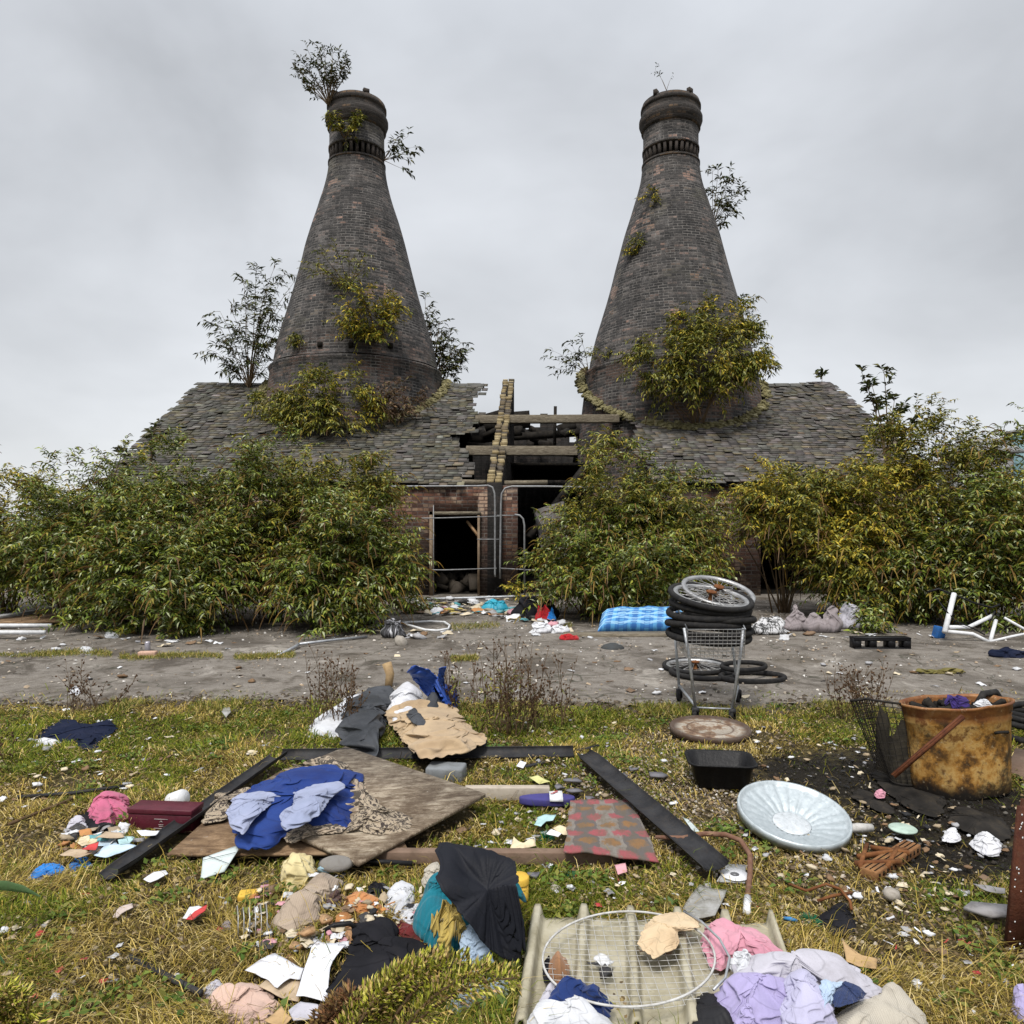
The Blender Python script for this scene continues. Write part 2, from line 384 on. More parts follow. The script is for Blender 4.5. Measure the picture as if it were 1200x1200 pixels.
M_rimk = brick_mat('rim_brick', [(0, (.025, .022, .02)), (.5, (.045, .038, .034)), (.85, (.07, .055, .045)), (1, (.12, .08, .05))], (.07, .065, .06), 'uv', stain=[((.16, .10, .055), 1.6, .68, .76, .6, (1, 2, 3))])
def smooth_prof(prof):
    z = np.array([p[0] for p in prof]); r = np.array([p[1] for p in prof])
    zz = np.concatenate([np.arange(5.7, 11.5, .1), [11.5]]); rr = np.interp(zz, z, r)
    k = np.ones(9) / 9; rp = np.concatenate([np.full(4, rr[0] + (rr[0]-rr[4])*.5), rr, np.full(4, rr[-1])]); rs = np.convolve(rp, k, 'valid'); rs[0] = rr[0]
    return [(0, 2.75), (1.7, 2.7), (3.4, 2.66), (4.2, 2.6), (5.0, 2.50), (5.64, 2.43), (5.68, 2.46), (5.74, 2.46), (5.76, 2.37)] + [(float(a), float(b)) for a, b in zip(zz, rs) if a > 5.8]
M_pier = mat('sooty_pier_brick', (.05, .042, .037), (.03, .026, .024), rough=.9)
def kiln(cx, sc, label, seed, off):
    t = thing('bottle_kiln', label, 'kiln', (cx, 20.5, 0))
    rnd = VN(seed); m = kmat('kiln_brick', off)
    def ring(name, prof, mt, jit=.008):
        co, f, uv = lathe_uv([(z, r * sc) for z, r in prof], 128, rnd, jit)
        return link(name, npmesh(name, co, f[:, ::-1], uv=uv, smooth=True), mt, t)
    ring('shaft', smooth_prof(PROF), m)
    # the pierced ring: two thin sailing courses with brick piers between and a dark recess
    ring('vent_ledge', [(11.47, .80), (11.475, .83), (11.535, .83), (11.54, .60)], M_rimk, .003)
    ring('vent_recess', [(11.5, .62), (11.9, .62)], M_dark, .002)
    for k in range(30):
        a = 2 * math.pi * k / 30; r_ = .712 * sc
        MB().box((cx + r_ * math.sin(a), 20.5 + r_ * math.cos(a), 11.70), (.075, .15, .335), Matrix.Rotation(-a, 3, 'Z')).build('vent_pier', M_pier, t)
    ring('neck', [(11.86, .60), (11.865, .815), (11.93, .815), (11.935, .79), (12.2, .785), (12.45, .785)], m, .004)
    pr = [(12.44, .785), (12.47, .84), (12.56, .84), (12.60, .87), (12.68, .90), (12.78, .90), (12.84, .87), (12.87, .83), (13.02, .83), (13.03, .855), (13.10, .855), (13.13, .83), (13.19, .82), (13.2, .56), (12.3, .55)]
    ring('rim', pr, M_rimk, .006)
    rs = random.Random(seed)
    for a in (2.6, 3.9, -.9, .3):
        r_ = .77 * sc; MB().box((cx + r_ * math.sin(a), 20.5 + r_ * math.cos(a), 13.24), (.16, .10, .1 + rs.random() * .06), Matrix.Rotation(rs.random(), 3, 'Z')).build('loose_brick', M_pier, t)
    band = MB(); zz = 5.76
    band.tube([(cx + math.sin(a) * 2.42 * sc, 20.5 + math.cos(a) * 2.42 * sc, zz + .01 * math.sin(a * 7)) for a in np.linspace(0, 2*math.pi, 72, endpoint=False)], .018, 5, closed=True)
    band.build('iron_band', M_dark, t)
    # putlog holes: dark blocks painted for the shade inside them
    for a, z in ((2.55, 6.05), (2.8, 6.35), (3.35, 6.0), (3.7, 6.1), (3.0, 5.98)):
        r_ = (prof_r(z) - .02) * sc; MB().box((cx + r_ * math.sin(a), 20.5 + r_ * math.cos(a), z), (.12, .14, .13), Matrix.Rotation(-a, 3, 'Z')).build('putlog_hole', M_dark, t)
    return t
KLX, KRX = -4.33, 4.43
kiln(KLX, .955, 'left bottle-shaped brick kiln with a small tree growing from its chimney rim', 3, (4, 0, 2.4))
kiln(KRX, .965, 'right bottle-shaped brick kiln with bare chimney rim and one big bush on its belly', 5, (8.3, 2, 6.1))

# workshop
WS = thing('kiln_workshop', 'derelict brick workshop with tiled roofs and a collapsed middle bay below the kilns', 'workshop', (0, 15.5, 0))
RED = [(0, (.05, .028, .022)), (.35, (.12, .055, .036)), (.65, (.21, .095, .06)), (.85, (.28, .15, .09)), (1, (.38, .25, .16))]
M_wall = brick_mat('old_red_brick', RED, (.15, .135, .12), stain=[((.05, .045, .04), .8, .52, .7, .8, (0, 0, 0)), ((.38, .28, .2), 1.6, .66, .72, .6, (3, 3, 1))])
M_wallin = brick_mat('sooty_shaded_brick', [(0, (.010, .009, .008)), (.6, (.020, .017, .015)), (1, (.04, .03, .025))], (.022, .02, .019))  # sooty brick, darkened further to paint in the shade of the bay
XL, XR, Y0, YR, ZE, ZR = -8.62, 8.95, 15.5, 20.5, 2.42, 5.40
w = MB(); T = .34
def fw(x0, x1, z0, z1, d=0): w.bbox(x0, x1, Y0 + d, Y0 + T + d, z0, z1)
fw(XL, -1.66, 0, ZE - .08); fw(-1.66, -.72, 1.70, ZE - .08); fw(-.72, .12, 0, ZE - .08)
fw(1.75, 5.25, 0, ZE - .08); fw(6.7, XR, 0, ZE - .08); fw(5.25, 6.7, 2.0, ZE - .08)
w.build('front_wall', M_wall, WS)
for x0, x1 in ((XL, XL + T), (XR - T, XR)):
    MB().add([(x0, Y0+T+.003, 0), (x1, Y0+T+.003, 0), (x1, 25.5, 0), (x0, 25.5, 0), (x0, Y0+T+.003, ZE-.02), (x1, Y0+T+.003, ZE-.02), (x1, 25.5, ZE-.1), (x0, 25.5, ZE-.1), (x0, YR, ZR-.12), (x1, YR, ZR-.12)],
          [(0,1,5,4), (2,3,7,6), (1,2,7,9,5), (3,0,4,8,6), (4,5,9,8), (8,9,7,6)][:1] + [(0,4,8,7,3), (1,2,6,9,5), (2,3,7,6), (4,5,9,8), (8,9,6,7)]).build('gable_wall', M_wall, WS)
b_ = MB(); rs = random.Random(4); x = XL + T
while x < XR - T - .1:                     # ragged charred rear wall
    x1 = min(x + .25, XR - T); z1 = 3.0 if abs(x) > 3 else (5.0 + rs.uniform(-.3, .35))
    if 1.3 < x < 2.1: z1 -= .5
    b_.bbox(x, x1 - .001, 25.1, 25.45, 0, z1); x = x1
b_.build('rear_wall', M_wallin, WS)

# roofs laid tile by tile
def slate_mat():
    t = NT('stone_roof_tile'); at = t.n('ShaderNodeAttribute', attribute_name='col').outputs[0]; v = t.co()
    c = t.mix(t.rng(t.noise(v, 5, 6, .7), .45, .75, 0, .6), at, c4((.055, .05, .04)))
    c = t.mix(t.rng(t.noise(v, 1.3, 5, .7), .55, .75, 0, .5), c, c4((.075, .078, .03)))
    t.base(c); t.set(Roughness=.8); t.b.inputs['Specular IOR Level'].default_value = .4; t.bump(t.noise(v, 45, 4, .7), .5, .01); return t.m
M_slate = slate_mat()
SL = math.hypot(YR - Y0, ZR - ZE); ca, sa = (YR - Y0) / SL, (ZR - ZE) / SL
def roof_pt(x, s, n=0): return Vector((x, Y0 - .12 + (s) * ca - n * sa, ZE - .07 + s * sa + n * ca))
def tile_roof(x0, x1, ledge, redge, kx, kr, seed, tone, bias):
    rs = np.random.RandomState(seed); nz_, nz2 = VN(seed), VN(seed + 1); co = []; col = []; nt_ = 0
    rows_ = int((SL + .18) / .112)
    for i in range(rows_):
        s = i * .112; x = x0 - rs.rand() * .2
        jl = ledge(s) + rs.uniform(-.09, .09); jr = redge(s) + rs.uniform(-.16, .12)
        while x < x1:
            wd = rs.uniform(.15, .25); xc = x + wd / 2; x += wd
            if xc < jl or xc > jr: continue
            p = roof_pt(xc, s + .1)
            if math.hypot(p.x - kx, p.y - 20.5) < kr: continue
            if rs.rand() < .012: continue
            sag = .10 * (float(nz_(xc * .7, s * .7)) - .5) + .03 * (float(nz2(xc * 3, s * 3)) - .5)
            yaw = rs.normal(0, .022); slip = rs.normal(0, .008) - (rs.rand() < .03) * .05
            lift = .024 + rs.rand() * .008 + (rs.rand() < .05) * .03; tk = rs.uniform(.010, .016); ln = .26; hw = wd / 2 - .003
            cy, sy = math.cos(yaw), math.sin(yaw); roll = rs.normal(0, .012)
            for dn in (-tk, 0):
                for dx, ds in ((-hw, 0), (hw, 0), (hw, ln), (-hw, ln)):
                    xx = xc + dx * cy - ds * sy; ss = s + slip + ds * cy + dx * sy
                    n = sag + lift * (1 - ds / ln) + dn + dx * roll + .012
                    co.append(tuple(roof_pt(xx, ss, n)))
            k = rs.rand(); c = np.array(tone) * (.30 + .85 * k) * (1 + .12 * (rs.rand(3) - .5))
            if rs.rand() < .05: c = c * 1.7
            if rs.rand() < bias: c = c * np.array([1.1, 1.0, .75])
            col += [c] * 8; nt_ += 1
    q = np.array([(4,5,6,7), (0,1,5,4), (1,2,6,5), (3,0,4,7), (2,3,7,6), (3,2,1,0)])
    f = (np.arange(nt_)[:, None, None] * 8 + q[None]).reshape(-1, 4)
    co = np.array(co) - np.array([0, 15.5, 0])
    return link('roof', npmesh('roof', co, f, col=np.array(col)), M_slate, WS)
ragL = lambda s: -1.02 + .16 * s / SL + .12 * math.sin(s * 2.3) - (.25 if 1.6 < s < 2.5 else 0) + (.1 if s > 4.6 else 0)
tile_roof(XL - .1, -.5, lambda s: XL - .1, ragL, KLX, 2.5, 21, (.112, .106, .094), .35)
tile_roof(2.6, XR + .1, lambda s: 2.95 + (.12 * math.sin(s * 3)) + max(0, s - 4.4) * .5, lambda s: XR + .1, KRX, 2.53, 22, (.118, .108, .098), .25)
def deck(x0, x1, kx, kr, name):
    d = MB(); n = 40
    for i in range(n):
        a, b = x0 + (x1 - x0) * i / n, x0 + (x1 - x0) * (i + 1) / n
        def lim(x):
            dx = abs(x - kx); yk = 20.5 - math.sqrt(max(0, kr * kr - dx * dx)) if dx < kr else 20.5
            return min(SL, (yk - Y0 + .12) / ca)
        sa_, sb_ = lim(a), lim(b)
        d.hexa([roof_pt(a, .02, -.06), roof_pt(b, .02, -.06), roof_pt(b, sb_, -.06), roof_pt(a, sa_, -.06)], [roof_pt(a, .02, -.035), roof_pt(b, .02, -.035), roof_pt(b, sb_, -.035), roof_pt(a, sa_, -.035)])
    # rear slope
    yb = 25.6
    for p, q in (((x0, kx - kr), ) + ((kx + kr, x1), ),):
        pass
    for a, b in ((x0, kx - kr), (kx - kr, kx + kr), (kx + kr, x1)):
        y0 = YR if not (a >= kx - kr - .01 and b <= kx + kr + .01) else 20.5 + kr
        z0 = ZR - (y0 - YR) * (ZR - ZE) / 5
        d.hexa([(a, y0, z0 - .12), (b, y0, z0 - .12), (b, yb, ZE - .12), (a, yb, ZE - .12)], [(a, y0, z0 - .07), (b, y0, z0 - .07), (b, yb, ZE - .07), (a, yb, ZE - .07)])
    d.build(name, M_slate, WS)
deck(XL, -1.25, KLX, 2.45, 'roof_deck'); deck(3.3, XR, KRX, 2.48, 'roof_deck')
M_ridge = mat('ridge_tile', (.085, .085, .08), (.13, .13, .12), rough=.8, scale=5)
for a, b in ((XL - .1, KLX - 2.35), (KLX + 2.3, -.72), (KRX + 2.45, XR + .1)):
    r_ = MB(); x = a; rs = random.Random(int(a * 10))
    while x < b - .1:
        L_ = min(.42, b - x); q = roof_pt(0, SL, .03); h0 = rs.uniform(-.025, .03)
        pts = [(math.cos(t_) * .15, math.sin(t_) * .13) for t_ in np.linspace(.2, math.pi - .2, 7)]
        vs = [(x + .008, YR + u, ZR - .10 + v + h0) for u, v in pts] + [(x + L_ - .008, YR + u, ZR - .10 + v + h0) for u, v in pts]
        vs += [(p[0], p[1], p[2] - .03) for p in vs]
        fs = [(i, i+1, i+8, i+7) for i in range(6)] + [(0, 14, 15, 1)]
        fs += [tuple(range(7)), tuple(range(7, 14))[::-1]]
        r_.add(vs, fs); x += L_
    r_.build('ridge_tiles', M_ridge, WS)
# mossy mortar fillets where the roof meets the kilns
t = NT('mossy_mortar'); v = t.co()
t.base(t.ramp(t.noise(v, 6, 6, .7), [(.3, (.06, .052, .022)), (.5, (.17, .15, .065)), (.7, (.33, .30, .18))])); t.set(Roughness=.95); t.bump(t.noise(v, 22, 5, .7), 1, .03); M_fil = t.m
for kx, kr, a0, a1 in ((KLX, 2.46, -.52, .52), (KRX, 2.48, -.62, .52)):
    pts = []; rr = []
    for a in np.linspace(a0 * math.pi, a1 * math.pi, 60):
        x = kx + (kr + .04) * math.sin(a); y = 20.5 - (kr + .04) * math.cos(a)
        s = (y - Y0 + .12) / ca; p = roof_pt(x, s, .05 + .03 * float(vn1(x * 4, y * 4))); pts.append(p); rr.append(.04 + .085 * float(vn2(x * 5, y * 5)) * (.4 + 1.2 * float(vn3(x * 1.7, y * 1.7))))
    fm = MB(); r2 = random.Random(int(kx * 10))
    for p, q, r_ in zip(pts, pts[1:], rr):
        for k in range(15):
            c = p.lerp(q, r2.random()) + Vector((r2.gauss(0, .05), r2.gauss(0, .06), 0)); c.z = p.z + (c.y - p.y) * .6 + r2.gauss(-.03, .02)
            if float(vn3(c.x * 1.9, c.y * 1.9)) < .12: continue
            fm.box(c, (r2.uniform(.05, .2), r2.uniform(.05, .16), r2.uniform(.02, .06)), Euler((r2.gauss(.5, .2), r2.gauss(0, .3), math.atan2(q.y - p.y, q.x - p.x) + r2.gauss(0, .3))).to_matrix())
    fm.build('mortar_fillet', M_fil, WS)

# stepped party wall running up the roof line
t = NT('coping_brick'); at = t.n('ShaderNodeAttribute', attribute_name='col').outputs[0]; v = t.co()
t.base(t.mix(t.rng(t.noise(v, 25, 5, .7), .5, .8, 0, .7), at, c4((.05, .045, .035)))); t.set(Roughness=.9); t.bump(t.noise(v, 50, 4, .7), .6, .01); M_cop = t.m
n = 52; pw = MB(); rs = random.Random(8); ccol = []; cp = MB()
for i in range(n):
    f0 = i / n; y = 15.35 + f0 * 5.3; x = -.36 + .27 * f0; z = ZE - .05 + (y - 15.35) * .6 + .02; dy = 5.3 / n
    pw.bbox(x - .155, x + .155, y, y + dy - .0015, 0, z)
    for sx in (-1, 1):
        cp.box((x + sx * .083 + rs.uniform(-.02, .02), y + dy / 2 + rs.uniform(-.02, .02), z + .035 + rs.uniform(-.03, .02)), (.15 * rs.uniform(.7, 1.05), dy * .84, .085), Matrix.Rotation(rs.uniform(-.12, .12), 3, 'Z') @ Matrix.Rotation(.5, 3, 'X'))
        c = random.Random(i * 2 + sx).choice([(.17, .125, .055), (.23, .175, .085), (.12, .09, .05), (.06, .048, .035), (.30, .24, .13), (.08, .065, .04)]); ccol += [c] * 8
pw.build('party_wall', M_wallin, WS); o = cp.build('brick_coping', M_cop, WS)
a = o.data.attributes.new('col', 'FLOAT_COLOR', 'POINT'); a.data.foreach_set('color', np.array([(*c, 1) for c in ccol], np.float32).ravel())
# timber purlins across the open bay, wall plate, charred remains
t = NT('weathered_timber'); v = t.co(); st = t.n('ShaderNodeMapping', {'Vector': v, 'Scale': (1.2, 9, 9)}).outputs[0]
nn = t.noise(st, 5, 6, .75, 1.2)
t.base(t.ramp(nn, [(.3, (.035, .028, .02)), (.48, (.14, .115, .08)), (.62, (.26, .225, .165)), (.75, (.09, .07, .045))])); t.set(Roughness=.9); t.bump(nn, .7, .02); M_tim = t.m
MB().beam((-.92, 18.42, 4.14), (2.7, 18.55, 4.18), .2, .20).build('purlin', M_tim, WS, bevel=.01)
MB().beam((-1.05, 16.85, 3.2), (1.5, 16.9, 3.2), .2, .21).build('purlin', M_tim, WS, bevel=.01)
MB().beam((-1.5, 15.62, ZE - .0), (-.56, 15.6, ZE - .02), .16, .10).build('wall_plate', M_tim, WS)
MB().beam((-.16, 15.6, ZE - .03), (.75, 15.6, ZE - .02), .16, .09).build('wall_plate', M_tim, WS)
ch = MB(); rs = random.Random(2)
for k in range(26):
    x = rs.uniform(-1.2, 2.7); y = rs.uniform(21.5, 24.8); z = rs.uniform(3.9, 4.75) 
    ch.box((x, y, z), (rs.uniform(.2, .7), rs.uniform(.1, .3), rs.uniform(.1, .4)), Euler((rs.uniform(-.6, .6), rs.uniform(-.5, .5), rs.uniform(-1, 1))).to_matrix())
ch.beam((1.28, 22, 3.9), (1.3, 22, 5.05), .09, .09, (0, 1, 0)); ch.beam((-1.3, 22.4, 4.1), (2.7, 22.4, 4.35), .14, .22)
ch.beam((-.1, 22.6, 4.7), (.55, 22.6, 4.75), .3, .5); ch.beam((-1.0, 22, 4.6), (-.3, 22, 4.8), .2, .3); ch.beam((2.2, 21.4, 4.5), (2.3, 21.4, 5.4), .3, .5, (0, 1, 0))
ch.beam((-1.2, 19.5, 3.6), (2.5, 21, 3.5), .12, .2); ch.beam((.4, 17, 1.2), (1.8, 18.2, 2.9), .12, .16)
ch.build('charred_timbers', mat('char', (.014, .013, .012), (.03, .027, .024), rough=.95, spec=.15), WS)
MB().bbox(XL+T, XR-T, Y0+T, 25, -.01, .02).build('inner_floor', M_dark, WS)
MB().bbox(XL+T+.01, -.53, Y0+T+.01, 19.5, 2.05, 2.12).build('room_shade_slab', M_dark, WS)  # unseen ceiling slab, added to keep light out of the doorway room
MB().bbox(XL+T+.01, -.53, 19.4, 19.48, .02, 2.04).build('shade_partition', M_dark, WS)  # unseen wall added behind the doorway so the room stays dark
MB().bbox(-.18, 3.6, 18.9, 25.0, 3.02, 3.1).build('bay_shade_slab', M_dark, WS)  # slab added to shade the open bay below it
# door surround
M_dfr = mat('door_frame_timber', (.16, .11, .075), (.24, .18, .12), scale=9)
MB().beam((-1.70, 15.44, 0), (-1.70, 15.44, 1.78), .07, .09, (0, 1, 0)).beam((-.70, 15.44, 0), (-.70, 15.44, 1.70), .05, .09, (0, 1, 0)).build('door_frame', M_dfr, WS)
MB().beam((-1.75, 15.44, 1.745), (-.66, 15.44, 1.745), .09, .07).build('door_lintel', M_tim, WS)
MB().beam((-.96, 15.7, 1.58), (-.72, 15.45, 1.28), .045, .05).build('broken_brace', mat('fresh_timber', (.42, .27, .15)), WS)
# dark debris inside the doorway
dbm = MB(); rs = random.Random(6)
for k in range(30): dbm.box((rs.uniform(-1.6, -.8), rs.uniform(16, 17.6), rs.uniform(.02, .25)), (rs.uniform(.1, .5), rs.uniform(.1, .4), rs.uniform(.05, .3)), Euler((rs.random(), rs.random(), rs.random() * 3)).to_matrix())
dbm.build('indoor_rubble', mat('rubble', (.06, .05, .04)), WS)
# leaning sheets in the broken bay
MB().add([(.62, 15.75, 1.75), (1.0, 15.35, .55), (1.6, 15.4, .6), (1.35, 15.85, 1.85), (.62, 15.78, 1.75), (1.0, 15.38, .55), (1.6, 15.43, .6), (1.35, 15.88, 1.85)], [(0,1,2,3), (7,6,5,4), (0,4,5,1), (1,5,6,2), (2,6,7,3), (3,7,4,0)])
b_ = MB(); b_.hexa([G(630, 700).lerp(Vector((.48, 15.3, 1.72)), 0) * 0 + Vector((.62, 15.3, .95)), Vector((.86, 15.25, .55)), Vector((1.25, 15.6, .6)), Vector((1.1, 15.7, 2.0))], [Vector((.45, 15.36, 1.80)), Vector((.90, 15.28, .58)), Vector((1.27, 15.63, .63)), Vector((1.12, 15.73, 2.03))])
tag(b_.build('leaning_sheet', mat('grey_sheet_metal', (.24, .23, .22), (.15, .13, .12), rough=.6)), 'grey corrugated sheet leaning in the broken bay right of the doorway', 'metal sheet')

# far right skyline
FB = thing('distant_warehouse', 'pale distant warehouse with a low curved roof above the right-hand bushes', 'warehouse', (52, 75, 0))
m = MB(); x0, x1 = P(1128, 520, 75).x, P(1188, 520, 75).x; za, zb = P(0, 527, 75).z, P(0, 513, 75).z
m.bbox(x0, x1, 75, 79, 0, za - .3); m.build('wall', mat('pale_cladding', (.30, .30, .30)), FB)
m = MB(); pr = [(x0 - 1 + (x1 - x0 + 2) * i / 12, za - .3 + (zb - za + .3) * math.sin(math.pi * i / 12)) for i in range(13)]
m.add([(x, 74.5, z) for x, z in pr] + [(x, 79.5, z) for x, z in pr], [(i, i+1, i+14, i+13) for i in range(12)] + [tuple(range(13))[::-1], tuple(range(13, 26)), (0, 13, 25, 12)]); m.build('roof', mat('grey_roofing', (.30, .305, .315)), FB)
FB = thing('distant_office', 'small teal glazed block at the right edge of the skyline', 'office block', (60, 85, 0))
m = MB(); x0 = P(1190, 520, 85).x; m.bbox(x0, x0 + 8, 85, 87, 0, P(0, 507, 85).z); m.build('wall', mat('teal_glazing', (.16, .27, .30), rough=.4), FB)
m = MB(); m.bbox(x0 - .2, x0 + 8.2, 84.8, 87.2, P(0, 507, 85).z + .002, P(0, 504, 85).z); m.build('roof', mat('pale_cladding', (.45,)*3), FB)

# ------------------------------------------------------------ vegetation
def nrm(a): return a / np.maximum(np.linalg.norm(a, axis=-1, keepdims=True), 1e-9)
PAL = dict(
    green=[(.085, .125, .014), (.13, .175, .02), (.19, .23, .03), (.25, .26, .035), (.34, .37, .21), (.10, .14, .02), (.25, .29, .10), (.025, .04, .007), (.04, .06, .009), (.24, .20, .03), (.17, .12, .03), (.05, .075, .012)],
    olive=[(.12, .13, .014), (.18, .175, .02), (.26, .235, .03), (.31, .24, .035), (.14, .16, .025), (.27, .27, .10), (.04, .05, .010), (.05, .065, .012)],
    yellow=[(.13, .15, .016), (.24, .22, .024), (.38, .31, .035), (.50, .36, .04), (.10, .125, .016), (.05, .06, .012)],
    dark=[(.03, .045, .014), (.045, .06, .018), (.075, .09, .025), (.05, .05, .018), (.10, .095, .03)],
    rust=[(.10, .06, .035), (.14, .085, .045), (.07, .045, .03), (.12, .10, .04), (.17, .11, .06)])
def leaves(p, d, L, Wd, rs, pal, extra=None):
    """one folded pointed leaf at each p along d -> verts, quads, colours"""
    n = len(p); d = nrm(d)
    up = nrm(np.stack([rs.normal(0, .45, n), rs.normal(0, .45, n), np.ones(n)], -1))
    s = nrm(np.cross(d, up)); u = np.cross(s, d)
    L = L * rs.uniform(.65, 1.25, n)[:, None]; Wd = Wd * rs.uniform(.75, 1.25, n)[:, None]
    b = p; mid = p + d * L * .45 + u * L * .02; tip = p + d * L - u * L * .22 * rs.uniform(0, 1.6, n)[:, None]
    l = mid + s * Wd * .5 + u * Wd * .22; r = mid - s * Wd * .5 + u * Wd * .22
    co = np.stack([b, r, tip, l], 1).reshape(-1, 3)
    f = np.arange(n * 4).reshape(n, 4)
    pc = np.array(pal)[rs.randint(0, len(pal), n)] * rs.uniform(.75, 1.3, n)[:, None]
    if extra is not None: pc = np.where(extra[1][:, None], np.array(extra[0])[rs.randint(0, len(extra[0]), n)], pc)
    return co, f, np.repeat(pc, 4, 0)
def spikes(p, d, L, r, rs, colr):
    """drooping arched seed heads: two crossed tapering strips each"""
    n = len(p); K = 5; d = nrm(d); L = (L * rs.uniform(.6, 1.3, n))[:, None]
    pts = []
    for k in range(K):
        t = k / (K - 1); q = p + d * L * t; q = q - np.array([0, 0, 1]) * L * .75 * t * t; pts.append(q)
    co = []; f = []; base = 0
    s = nrm(np.cross(d, [0, 0, 1.])); 
    for ax in (s, np.tile(np.array([[0, 0, 1.]]), (n, 1))):
        rows = []
        for k, q in enumerate(pts):
            w = r * (1.0 - .75 * k / (K - 1)) * (.6 if k == 0 else 1)
            rows += [q - ax * w, q + ax * w]
        a = np.stack(rows, 1); co.append(a.reshape(-1, 3))
        ii = np.arange(n)[:, None, None] * 2 * K + np.array([[2*k, 2*k+1, 2*k+3, 2*k+2] for k in range(K-1)])[None] + base
        f.append(ii.reshape(-1, 4)); base += n * 2 * K
    pc = np.array(colr)[rs.randint(0, len(colr), n)] * rs.uniform(.7, 1.3, n)[:, None]
    return np.concatenate(co), np.concatenate(f), np.tile(np.repeat(pc, 2 * K, 0), (2, 1))
SPK = [(.17, .095, .025), (.21, .13, .03), (.13, .075, .03), (.24, .17, .04), (.10, .06, .03)]
def bush(name, label, cat, loc, rx, ry, h, seed, pal='green', twigs=420, K=9, L=.094, Wd=.026, group=None, zc=.42, zmin=.16, spk=.3, yel=.03, gap=.0, droop=1.0, push=None, stems=14, lump=.72, front=.6):
    rs = np.random.RandomState(seed); base = Vector(loc); t = thing(name, label, cat, base, group)
    n = twigs
    th = rs.uniform(0, 2 * np.pi, n); 
    fr = rs.rand(n) < front; th[fr] = rs.uniform(np.pi * 1.02, np.pi * 1.98, fr.sum())   # most shoots lean to the light at the yard side
    el = np.arcsin(rs.uniform(-.75, 1, n))
    dr = np.stack([np.cos(el) * np.cos(th), np.cos(el) * np.sin(th), np.sin(el)], -1)
    ln = VN(seed + 77); rad = np.where(dr[:, 2] < 0, 1 + .42 * dr[:, 2], 1) * rs.uniform(.5, 1, n) ** .6 * (1 - lump + lump * 1.6 * ln(th * 1.9 + 9, el * 2.2 + 5))
    cz = h * zc; sc = np.stack([np.full(n, rx), np.full(n, ry), np.where(dr[:, 2] > 0, h - cz, cz)], -1)
    p0 = dr * sc * rad[:, None] + np.array([0, 0, cz])
    nc = max(6, int(n / 12)); ci = rs.randint(0, n, nc); cid = ci[rs.randint(0, nc, n)]       # shoots gather in sprays
    mv = rs.rand(n) < .9; p0 = np.where(mv[:, None], p0[cid] + rs.normal(0, .075, (n, 3)) * min(1.3, .4 + rx), p0)
    sprd = p0 - (p0[cid] - dr[cid] * .16); dr = np.where(mv[:, None], nrm(sprd * .6 + dr[cid] * .12), dr)
    ok = p0[:, 2] > zmin; p0 = p0[ok]; dr = dr[ok]; n = len(p0)
    outd = nrm(dr * np.array([.9, .9, .5]) + np.array([0, 0, .55]) + rs.normal(0, .38, (n, 3)))
    tl = rs.uniform(.32, .62, n) * min(1.0, .35 + rx * .5)
    # points on each arching twig
    u = (np.arange(K) + .5) / K
    pts = p0[:, None] + outd[:, None] * (tl[:, None] * u[None])[..., None] - np.array([0, 0, 1]) * (droop * .38 * tl[:, None] * u[None] ** 2)[..., None]
    tan = outd[:, None] - np.array([0, 0, 1]) * (droop * .76 * u[None] ** 1)[..., None] + np.zeros((n, K, 1))
    tan = nrm(tan); side = nrm(np.cross(tan, np.array([0, 0, 1.]) + rs.normal(0, .3, (n, K, 3))))
    pp = []; dd = []
    for sg in (-1, 1):
        pp.append(pts.reshape(-1, 3)); dd.append((tan * .55 + side * sg * .8 + rs.normal(0, .22, (n, K, 3)) - np.array([0, 0, .28]) * droop).reshape(-1, 3))
    pp = np.concatenate(pp); dd = np.concatenate(dd); keep = (pp[:, 2] > .02) & (rs.rand(len(pp)) > gap); pp = pp[keep]; dd = dd[keep]
    yn = VN(seed + 5); ym = yn(pp[:, 0] * 2.2 + 20, pp[:, 2] * 2.2 + 20) * .6 + rs.rand(len(pp)) * .4 > 1 - yel - .25 * (yel > .05)
    ex = ([(.40, .30, .03), (.55, .42, .05), (.32, .28, .04)], ym & (rs.rand(len(pp)) < (.55 if yel > .05 else .3)))
    co, f, c = leaves(pp, dd, L, Wd, rs, PAL[pal], ex)
    if spk > 0:
        m = rs.rand(n) < spk; q = pts[m][:, -1]; od = tan[m][:, -1] + rs.normal(0, .2, (m.sum(), 3)) + np.array([0, 0, .35])
        if m.sum():
            co2, f2, c2 = spikes(q, od, .2, .0125, rs, SPK); co = np.concatenate([co, co2]); f = np.concatenate([f, f2 + len(co) - len(co2)]); c = np.concatenate([c, c2])
    link('foliage', npmesh('foliage', co, f, col=c), M_leaf, t)
    mb = MB(); r2 = random.Random(seed)
    for k in range(stems):
        q = p0[rs.randint(n)] * .92; a = Vector((q[0] * .12 + r2.uniform(-.1, .1), q[1] * .12 + r2.uniform(-.1, .1), 0)); b = Vector(q)
        if push is not None: a = a + Vector(push)
        md = a.lerp(b, .5) + Vector((0, 0, .18 * h * r2.random()))
        pl = [a.lerp(md, i / 4).lerp(md.lerp(b, i / 4), i / 4) + base for i in range(5)]
        mb.tube(pl, .016 * min(1, h / 2 + .2), 5, r1=.005)
    if stems: mb.build('stems', M_stem, t)
    return t
